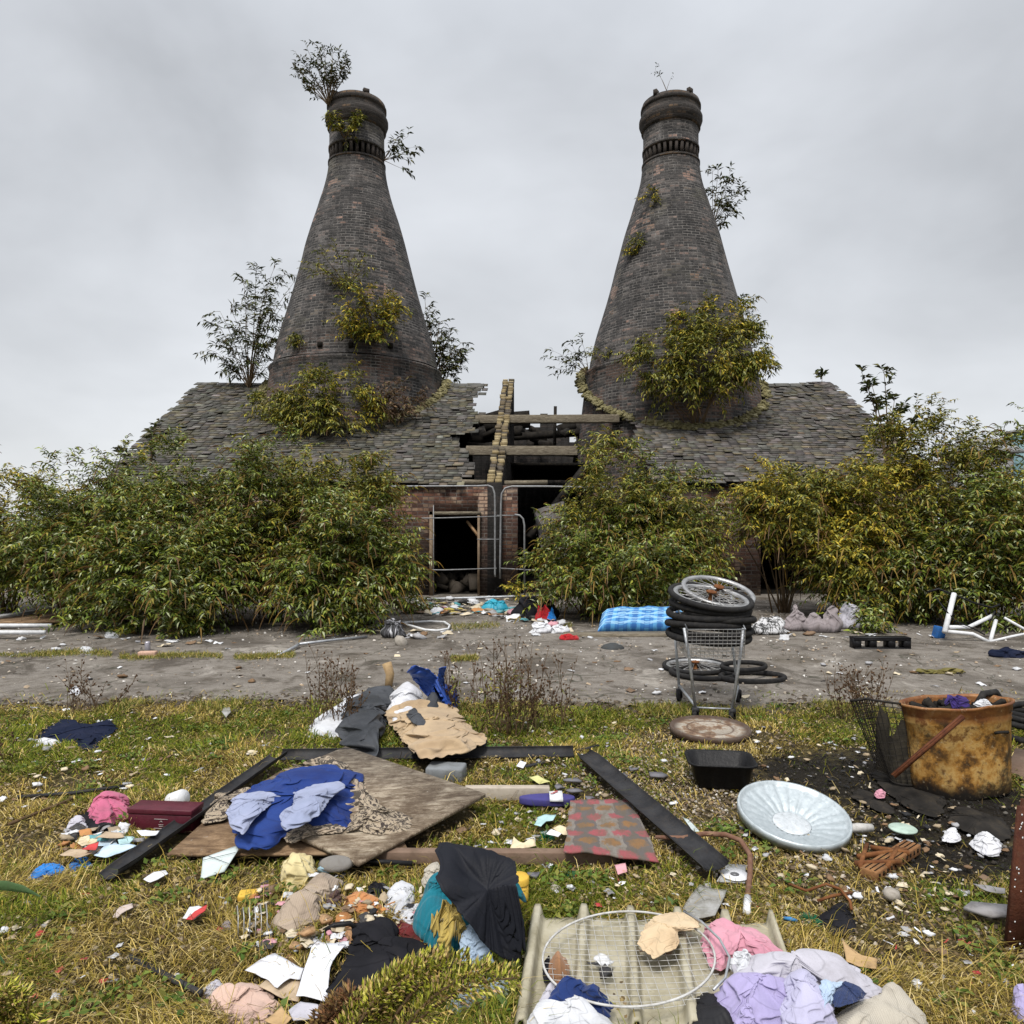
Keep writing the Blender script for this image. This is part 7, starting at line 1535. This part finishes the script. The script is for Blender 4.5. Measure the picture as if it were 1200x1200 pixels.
# --- litter: a few crumpled shapes reused in many colours
LM = {}
def scrap_mesh(kind, seed):
    r2 = random.Random(seed); vn = VN(seed + 300); m = MB()
    if kind == 'lump':
        n, k = 10, 6; vs = []
        for i in range(k):
            for j in range(n):
                a = 2 * math.pi * j / n; b = math.pi * (i + .3) / (k - .4); rr = .5 * (.35 + 1.0 * float(vn(a * 1.9 + 3, b * 3.1)) + .3 * float(vn(a * 5 + 3, b * 5)))
                vs.append((rr * math.sin(b) * math.cos(a), rr * math.sin(b) * math.sin(a) * .8, .16 + rr * .38 * math.cos(b)))
        m.add(vs, [(i*n+j, i*n+(j+1) % n, (i+1)*n+(j+1) % n, (i+1)*n+j) for i in range(k-1) for j in range(n)] + [tuple(range(n))[::-1], tuple((k-1)*n+j for j in range(n))])
    else:
        n = 7; w_, d_ = {'sheet': (1, .75), 'strip': (1, .22), 'card': (.9, .6)}[kind]; am = {'sheet': .22, 'strip': .15, 'card': .05}[kind]; vs = []; cut = r2.random() * .3
        for s_ in (0, 1):
            for j in range(n):
                for i in range(n):
                    u, w2 = i / (n-1) - .5, j / (n-1) - .5; sk = 1 - cut * (w2 + .5)
                    vs.append((u * w_ * sk + .15 * (float(vn(j * .7, 3)) - .5), w2 * d_ + .2 * d_ * (float(vn(i * .7, 9)) - .5), .05 + am * float(vn(u * 3 + 5, w2 * 3 + 5)) - .02 * s_))
        N2 = n * n
        for j in range(n-1):
            for i in range(n-1):
                q = (j*n+i, j*n+i+1, (j+1)*n+i+1, (j+1)*n+i); m.f.append(q); m.f.append(tuple(x + N2 for x in q[::-1]))
        ring = [i for i in range(n)] + [j*n+n-1 for j in range(1, n)] + [(n-1)*n+i for i in range(n-2, -1, -1)] + [j*n for j in range(n-2, 0, -1)]
        for a, b in zip(ring, ring[1:] + ring[:1]): m.f.append((b, a, a + N2, b + N2))
        m.v = [Vector(v) for v in vs]
    loops = [i for f in m.f for i in f]; starts = np.cumsum([0] + [len(f) for f in m.f[:-1]])
    me = npmesh('scrap_' + kind, np.array([tuple(v) for v in m.v]), loops=loops, starts=starts, smooth=True); me.materials.append(m_lit); return me
t = NT('litter'); oi = t.n('ShaderNodeObjectInfo').outputs['Color']; v = t.co(); t.base(t.mix(t.rng(t.noise(v, 4, 5, .7), .45, .75, 0, .5), oi, c4((.12, .09, .06)))); t.set(Roughness=.7); m_lit = t.m
LC = dict(white=(.62, .63, .65), cream=(.58, .50, .36), grey=(.30, .30, .31), black=(.02, .02, .022), brown=(.18, .11, .06), pink=(.52, .26, .30), blue=(.06, .2, .5), red=(.42, .05, .05), yellow=(.5, .4, .1), teal=(.1, .32, .35), orange=(.45, .2, .06), tan=(.33, .26, .17))
KN = dict(lump='crumpled scrap', sheet='torn paper', strip='torn strip', card='flat card')
def litter(zone, zonegrp, poly, n, seed, cols, sizes, kinds=('lump', 'sheet', 'sheet', 'strip', 'strip', 'card'), z=.012, avoid=True):
    r2 = random.Random(seed); xs_ = [p[0] for p in poly]; ys_ = [p[1] for p in poly]; k = 0
    while k < n:
        px, py = r2.uniform(min(xs_), max(xs_)), r2.uniform(min(ys_), max(ys_))
        if not inpoly(np.array([px]), np.array([py]), poly)[0]: continue
        g = G(px, py); kind = r2.choice(kinds); cn = r2.choice(cols); sd_ = r2.randint(0, 3)
        if avoid and any(inpoly(np.array([g.x]), np.array([g.y]), f_)[0] for f_ in FOOT): continue
        s_ = r2.uniform(*sizes); c = LC[cn]; f_ = r2.uniform(.7, 1.05)
        LIT.append((s_ / g.y * (1.4 if kind in ('sheet', 'card') else 1), kind, sd_, s_, (g.x, g.y, z + float(gz(g.x, g.y))), (r2.gauss(0, .18), r2.gauss(0, .18), r2.uniform(0, 6.28)), (c[0] * f_, c[1] * f_, c[2] * f_, 1),
                    f'small {cn} {KN[kind]} {zone}', f'small {cn} {KN[kind]}s {zonegrp}')); k += 1
LIT = []
def lay_litter():
    LIT.sort(key=lambda q: -q[0]); rest = []; rc = []; rf = []; b0 = 0
    for i, (ap, kind, sd_, s_, loc, rot, colr, lab, grp) in enumerate(LIT):
        if (kind, sd_) not in LM: LM[kind, sd_] = scrap_mesh(kind, sd_ + 10 * len(kind))
        me = LM[kind, sd_]
        if i < 285:
            o = bpy.data.objects.new('litter_scrap', me); C.objects.link(o); o.location = loc; o.scale = (s_,) * 3; o.rotation_euler = rot; o.color = colr; tag(o, lab, 'litter', grp)
        else:                             # the smallest ones, too many to count
            m4 = Matrix.Translation(loc) @ Euler(rot).to_matrix().to_4x4() @ Matrix.Diagonal((s_, s_, s_, 1)); v = [tuple(m4 @ q.co) for q in me.vertices]
            rest += v; rf += [tuple(j + b0 for j in p.vertices) for p in me.polygons]; rc += [colr[:3]] * len(v); b0 += len(v)
    lp_ = [j for f in rf for j in f]; st_ = np.cumsum([0] + [len(f) for f in rf[:-1]])
    tag(link('small_litter', npmesh('small_litter', rest, loops=lp_, starts=st_, col=np.array(rc), smooth=True), M_chip), kind='stuff')
W_ = ['white', 'white', 'cream', 'grey', 'tan']
litter('in the rubbish strewn before the doorway', 'before the doorway', [(486, 712), (560, 706), (604, 716), (640, 726), (668, 734), (640, 738), (600, 730), (560, 722), (490, 724)], 130, 1, W_ + ['pink', 'brown', 'black', 'cream', 'orange', 'white', 'yellow', 'teal'], (.10, .26), z=.03, avoid=False)
litter('on the doorstep under the fallen rail', 'on the doorstep', [(484, 704), (600, 702), (604, 710), (488, 712)], 26, 2, W_ + ['black', 'brown'], (.08, .22), z=.02, avoid=False)
litter('on the rubble beside the white hoop', 'beside the white hoop', [(425, 735), (480, 740), (535, 738), (545, 748), (470, 752), (420, 746)], 30, 3, W_ + ['brown', 'black'], (.06, .2))
litter('along the far road edge by the mattress', 'by the mattress', [(655, 738), (700, 744), (700, 752), (600, 748)], 18, 4, W_ + ['brown'], (.05, .15))
litter('under the bushes behind the sack heap and pallet', 'by the sack heap', [(890, 738), (1000, 742), (1095, 745), (1100, 757), (900, 750)], 26, 5, W_ + ['brown', 'teal'], (.05, .16))
litter('on the open road surface', 'on the open road', [(0, 755), (1200, 760), (1200, 800), (900, 825), (650, 815), (420, 815), (0, 800)], 120, 6, W_ + ['brown', 'black', 'brown'], (.02, .10))
litter('under the left bushes along the road', 'under the left bushes', [(0, 742), (60, 748), (300, 752), (420, 745), (420, 750), (200, 760), (0, 752)], 24, 7, W_ + ['brown'], (.05, .17))
litter('on the left grass between the road and the pink bag', 'on the far left grass', [(0, 830), (330, 835), (340, 880), (180, 930), (0, 960)], 120, 8, W_ + ['brown', 'brown'], (.02, .065))
litter('on the grass between the white sheet and the trolley', 'on the far right grass', [(560, 870), (640, 840), (1000, 850), (1020, 900), (900, 930), (700, 900)], 110, 9, W_ + ['brown', 'grey', 'brown', 'tan'], (.015, .045), ('lump', 'lump', 'sheet', 'strip'))
litter('on the stony ground round the dustbin lid', 'round the dustbin lid', [(760, 930), (1000, 900), (1090, 960), (1190, 1000), (1170, 1080), (1000, 1080), (890, 1030)], 170, 10, W_ + ['brown', 'brown', 'grey', 'cream'], (.015, .045), ('lump', 'sheet', 'strip'))
litter('on the burnt patch by the scorched tub', 'on the burnt patch', [(940, 880), (1040, 880), (1050, 930), (1190, 960), (1190, 990), (1000, 960)], 34, 11, ['black', 'grey', 'brown', 'black', 'tan', 'black'], (.015, .045), ('lump', 'lump', 'sheet', 'strip'))
litter('on the grass inside the gutter frame', 'inside the gutter frame', [(560, 900), (660, 895), (760, 960), (690, 935), (640, 1000), (500, 990), (580, 940)], 60, 12, W_ + ['brown', 'grey'], (.015, .05))
litter('in the left foreground grass', 'in the left foreground', [(0, 1050), (220, 1030), (270, 1060), (250, 1150), (150, 1200), (0, 1190)], 60, 13, W_ + ['brown', 'red'], (.012, .04))
litter('among the clothes of the left foreground heap', 'in the left foreground heap', [(300, 1040), (400, 1030), (490, 1040), (500, 1080), (400, 1120), (330, 1130), (280, 1110)], 170, 14, W_ + ['brown', 'orange', 'black', 'pink', 'tan', 'brown', 'cream', 'black'], (.015, .05), z=.03, avoid=False)
litter('in the paper heap left of the gutter', 'in the paper heap', [(80, 975), (150, 975), (170, 990), (120, 1012), (70, 1008)], 45, 15, W_ + ['teal', 'brown', 'orange', 'black'], (.03, .07), z=.03, avoid=False)
litter('on the grass in front of the batten', 'in front of the batten', [(630, 1012), (830, 1035), (900, 1070), (800, 1070), (640, 1070)], 55, 16, W_ + ['brown', 'red', 'yellow'], (.012, .04))
litter('in the right foreground grass', 'in the right foreground', [(1000, 1090), (1190, 1100), (1195, 1195), (1100, 1200), (1060, 1140)], 60, 17, W_ + ['red', 'brown', 'yellow'], (.012, .04))
litter('under the white wire rack', 'under the wire rack', [(680, 1100), (820, 1100), (830, 1160), (690, 1170)], 10, 18, ['brown', 'white', 'black', 'yellow'], (.02, .06), z=.05, avoid=False)
lay_litter()
run_cloths()

# ------------------------------------------------------------ grass, chippings and ash on the verge
rs = np.random.RandomState(99); n1_, n2_, n3_ = VN(51), VN(52), VN(53)
def near_edge(x): return np.interp(x, xs, near)
def burn(x, y):
    c0 = G(1075, 925); c1 = G(960, 905); c2 = G(1120, 1000)
    b = np.exp(-(((x - c0.x) / .62) ** 2 + ((y - c0.y) / .75) ** 2)) + .7 * np.exp(-(((x - c1.x) / .55) ** 2 + ((y - c1.y) / .35) ** 2)) + .75 * np.exp(-(((x - c2.x) / .45) ** 2 + ((y - c2.y) / .3) ** 2))
    return np.clip(b, 0, 1)
def stony(x, y):
    c0 = G(860, 945); return np.clip(1.1 * np.exp(-(((x - c0.x) / .55) ** 2 + ((y - c0.y) / .75) ** 2)), 0, 1)
N = 920000
u = rs.rand(N); D = 1.5 * (6.6 / 1.5) ** (u ** .92); x = rs.uniform(-1, 1, N) * (D * .74 + 1.6); y = D
dens = .10 + 1.5 * np.clip(n1_(x * 2.3 + 20, y * 2.3 + 20) - .15, 0, 1) * (.25 + 1.2 * n2_(x * 9 + 9, y * 9)) 
dens = dens * (1 - .97 * np.clip(1.5 * burn(x, y), 0, 1)) * (1 - .8 * stony(x, y)); dens = np.where(y > near_edge(x) - .06, dens * .12 * (n2_(x * 5, y * 9) > .5), dens)
keep = rs.rand(N) < dens * 1.2
for f_ in FOOT:
    px_ = [p[0] for p in f_]; py_ = [p[1] for p in f_]; bb_ = keep & (x > min(px_)) & (x < max(px_)) & (y > min(py_)) & (y < max(py_))
    if bb_.any(): ii = np.nonzero(bb_)[0]; keep[ii[inpoly(x[ii], y[ii], f_)]] = False
x, y = x[keep], y[keep]; N = len(x)
tuft = n3_(x * 3.1 + 5, y * 3.1); grn = np.clip((n1_(x * 1.5 + 40, y * 1.5 + 7) * .6 + n2_(x * 5 + 3, y * 5 + 30) * .5 + .12 * (y > 4.4) - .47) * 3.4, 0, 1)
L = (.024 + .052 * rs.rand(N) ** 1.6) * (.7 + .7 * tuft) * (1 + .25 * (y < 3)); an = rs.rand(N) * 2 * np.pi; an = np.where(rs.rand(N) < .35, 2 * np.pi * n2_(x * 2 + 60, y * 2) * 1.6, an)
lay = np.clip(rs.normal(.72, .24, N), .1, .98); lg = rs.rand(N) < .05; L = np.where(lg, L * 2.6, L)
dx, dy = np.cos(an), np.sin(an); w = (.0011 + .0015 * rs.rand(N)) * np.clip(y / 3.2, .8, 1.6) * np.where(lg, .8, 1); z0 = gz(x, y) - .006 + .008 * rs.rand(N)
sx, sy = -dy * w, dx * w
def pt(t_):
    hz = np.sin(np.minimum(t_ * (1 + lay), 1.35)) * (1 - lay * .55) * .75; r_ = t_ * (.25 + .75 * lay)
    return x + dx * L * r_, y + dy * L * r_, z0 + L * hz - L * .25 * lay * t_ ** 3
co = np.zeros((N, 5, 3), np.float32)
for i, t_ in ((0, 0.0), (1, .5)):
    px_, py_, pz_ = pt(t_); k = 1.0 if i == 0 else .8
    co[:, 2*i] = np.stack([px_ - sx * k, py_ - sy * k, pz_], -1); co[:, 2*i+1] = np.stack([px_ + sx * k, py_ + sy * k, pz_], -1)
px_, py_, pz_ = pt(1.0); co[:, 4] = np.stack([px_, py_, np.maximum(pz_, z0 + .003)], -1)
b_ = np.arange(N)[:, None] * 5
lp = np.concatenate([b_ + np.array([[0, 1, 3, 2]]), b_ + np.array([[2, 3, 4]])], 1); starts = (np.arange(N)[:, None] * 7 + np.array([[0, 4]])).ravel()
G1_ = np.array([(.15, .175, .018), (.21, .215, .026), (.10, .135, .014), (.06, .085, .010)]); G2_ = np.array([(.36, .26, .06), (.48, .355, .11), (.27, .20, .045), (.20, .165, .025), (.085, .058, .022), (.58, .46, .20), (.13, .09, .035)])
isg = rs.rand(N) < grn * .85; cc_ = np.where(isg[:, None], G1_[rs.randint(0, 4, N)], G2_[rs.randint(0, 7, N)]); cc_ = cc_ * rs.uniform(.6, 1.25, N)[:, None]
bn = burn(x, y)[:, None]; cc_ = cc_ * (1 - .65 * bn)
go = link('grass', npmesh('grass', co.reshape(-1, 3), loops=lp.ravel(), starts=starts, col=np.repeat(cc_, 5, 0)), M_blade); tag(go, kind='stuff')
# taller green tufts at the road edge and round the weeds
def chips(name, n, fn, size, cols, seed, z=.004):
    rs = np.random.RandomState(seed); x, y = fn(rs, n); n = len(x); s_ = rs.uniform(*size, n) * rs.rand(n) ** .5
    base = np.array([(-.5, -.4, 0), (.5, -.45, 0), (.45, .4, 0), (-.4, .5, 0), (-.3, -.2, .4), (.3, -.25, .35), (.25, .25, .45), (-.25, .3, .3)])
    an = rs.rand(n) * 6.28; c_, s2 = np.cos(an), np.sin(an); b = base[None] * s_[:, None, None] * rs.uniform(.6, 1.3, (n, 1, 3)) + rs.normal(0, .08, (n, 8, 3)) * s_[:, None, None]
    co = np.stack([b[..., 0] * c_[:, None] - b[..., 1] * s2[:, None] + x[:, None], b[..., 0] * s2[:, None] + b[..., 1] * c_[:, None] + y[:, None], b[..., 2] + (gz(x, y) + z)[:, None]], -1)
    q = np.array([(4,5,6,7), (0,1,5,4), (1,2,6,5), (2,3,7,6), (3,0,4,7)]); f = (np.arange(n)[:, None, None] * 8 + q[None]).reshape(-1, 4)
    c = np.array(cols)[rs.randint(0, len(cols), n)] * rs.uniform(.6, 1.3, n)[:, None]
    tag(link(name, npmesh(name, co.reshape(-1, 3), f, col=np.repeat(c, 8, 0)), M_chip), kind='stuff')
STC = [(.30, .26, .21), (.22, .18, .14), (.40, .37, .33), (.15, .12, .09), (.26, .20, .14), (.5, .48, .45), (.10, .085, .07)]
def f_st(rs, n):
    c = G(865, 940); x = rs.normal(c.x, .6, n); y = rs.normal(c.y, .75, n); m = (y < 5.9) & (y > 2.4) & (rs.rand(n) > 1.4 * burn(x, y)); return x[m], y[m]
chips('gravel', 9000, f_st, (.006, .022), [(.24, .19, .14), (.17, .13, .09), (.30, .26, .21), (.11, .085, .06), (.20, .15, .10), (.40, .37, .33), (.07, .055, .04)], 5, .004)
def f_b(rs, n):
    x = rs.uniform(.6, 3.4, n); y = rs.uniform(2.6, 5.4, n); m = rs.rand(n) < burn(x, y); return x[m], y[m]
chips('ash', 15000, f_b, (.004, .02), [(.008, .007, .006), (.014, .012, .010), (.008, .007, .006), (.03, .024, .018), (.012, .010, .009), (.018, .015, .012)] * 3 + [(.12, .11, .095)], 6, .004)
def f_all(rs, n):
    D = 1.5 * (6.3 / 1.5) ** rs.rand(n); x = rs.uniform(-1, 1, n) * (D * .74 + 1.2); m = rs.rand(n) > 1.3 * burn(x, D); return x[m], D[m]
chips('leaf_litter', 40000, f_all, (.006, .022), [(.12, .085, .05), (.20, .15, .08), (.30, .25, .17), (.07, .05, .03), (.24, .18, .08), (.16, .11, .05)], 7, .010)
def f_rd(rs, n):
    x = rs.uniform(-8, 8, n); y = rs.uniform(6.1, 14.5, n); m = rs.rand(n) < .25 + .75 * (n2_(x * 1.5, y * 1.5) > .6); return x[m], y[m]
chips('road_grit', 13000, f_rd, (.008, .04), STC + [(.06, .05, .04)], 8, .018)
def f_ed(rs, n):
    x = rs.uniform(-8, 8, n); y = near_edge(x) + rs.normal(0, .12, n); return x, y
chips('edge_soil', 6000, f_ed, (.01, .05), [(.06, .045, .03), (.09, .07, .045), (.045, .035, .025), (.13, .11, .08)], 9, .008)
# moss strips and tufts on the road
def mosstuft(fn, n, name, seed, hmax):
    rs = np.random.RandomState(seed); x, y = fn(rs, n); n = len(x); p = np.stack([x, y, np.full(n, .012)], -1); d = np.stack([rs.normal(0, .5, n), rs.normal(0, .5, n), np.abs(rs.normal(.7, .3, n))], -1)
    co, f, c = leaves(p, d, hmax, .006, rs, [(.13, .15, .018), (.19, .18, .028), (.09, .12, .016), (.30, .24, .06), (.36, .28, .10)]); tag(link(name, npmesh(name, co, f, col=c), M_leaf), kind='stuff')
def f_m(rs, n):
    xs_ = []; ys_ = []
    for px0, px1, py, sp, k in ((40, 130, 768, 3, .22), (140, 260, 771, 3, .25), (275, 345, 771, 3, .2), (0, 40, 769, 2, .04), (528, 560, 773, 3, .12), (525, 585, 735, 4, .12), (640, 670, 733, 3, .05)):
        m = int(n * k); a = rs.uniform(px0, px1, m); b = py + rs.normal(0, sp * .55, m) + 1.2 * np.sin(a * .05); DD = F * CH / (b - HY); xs_.append((a - 600) / F * DD); ys_.append(DD)
    return np.concatenate(xs_), np.concatenate(ys_)
mosstuft(f_m, 9000, 'road_moss', 71, .05)
def f_g(rs, n):
    x = rs.uniform(-7, 7, n); y = near_edge(x) - np.abs(rs.normal(0, .22, n)) - .02; m = rs.rand(n) < (n1_(x * 2.5 + 9, y * 2 + 1) > .42) * (1 - .9 * (x > 2.0) * (x < 2.5)); return x[m], y[m]
def f_w(rs, n):
    c_ = rs.rand(130, 2); D = 2.2 * (6.0 / 2.2) ** c_[:, 0]; X_ = (c_[:, 1] * 2 - 1) * D * .72; k = rs.randint(0, 130, n); x = X_[k] + rs.normal(0, .045, n); y = D[k] + rs.normal(0, .045, n); m = rs.rand(n) > 1.5 * burn(x, y)
    for f_ in FOOT: m &= ~inpoly(x, y, f_)
    return x[m], y[m]
rs2 = np.random.RandomState(77); wx, wy = f_w(rs2, 4200); n = len(wx); co, f, c = leaves(np.stack([wx, wy, gz(wx, wy) + .012 + .02 * rs2.rand(n)], -1), np.stack([rs2.normal(0, 1, n), rs2.normal(0, 1, n), rs2.uniform(.1, .7, n)], -1), .034, .018, rs2, [(.06, .11, .016), (.09, .14, .022), (.13, .17, .03), (.16, .16, .03)]); tag(link('ground_weeds', npmesh('ground_weeds', co, f, col=c), M_leaf), kind='stuff')
mosstuft(f_g, 24000, 'verge_grass', 72, .06)
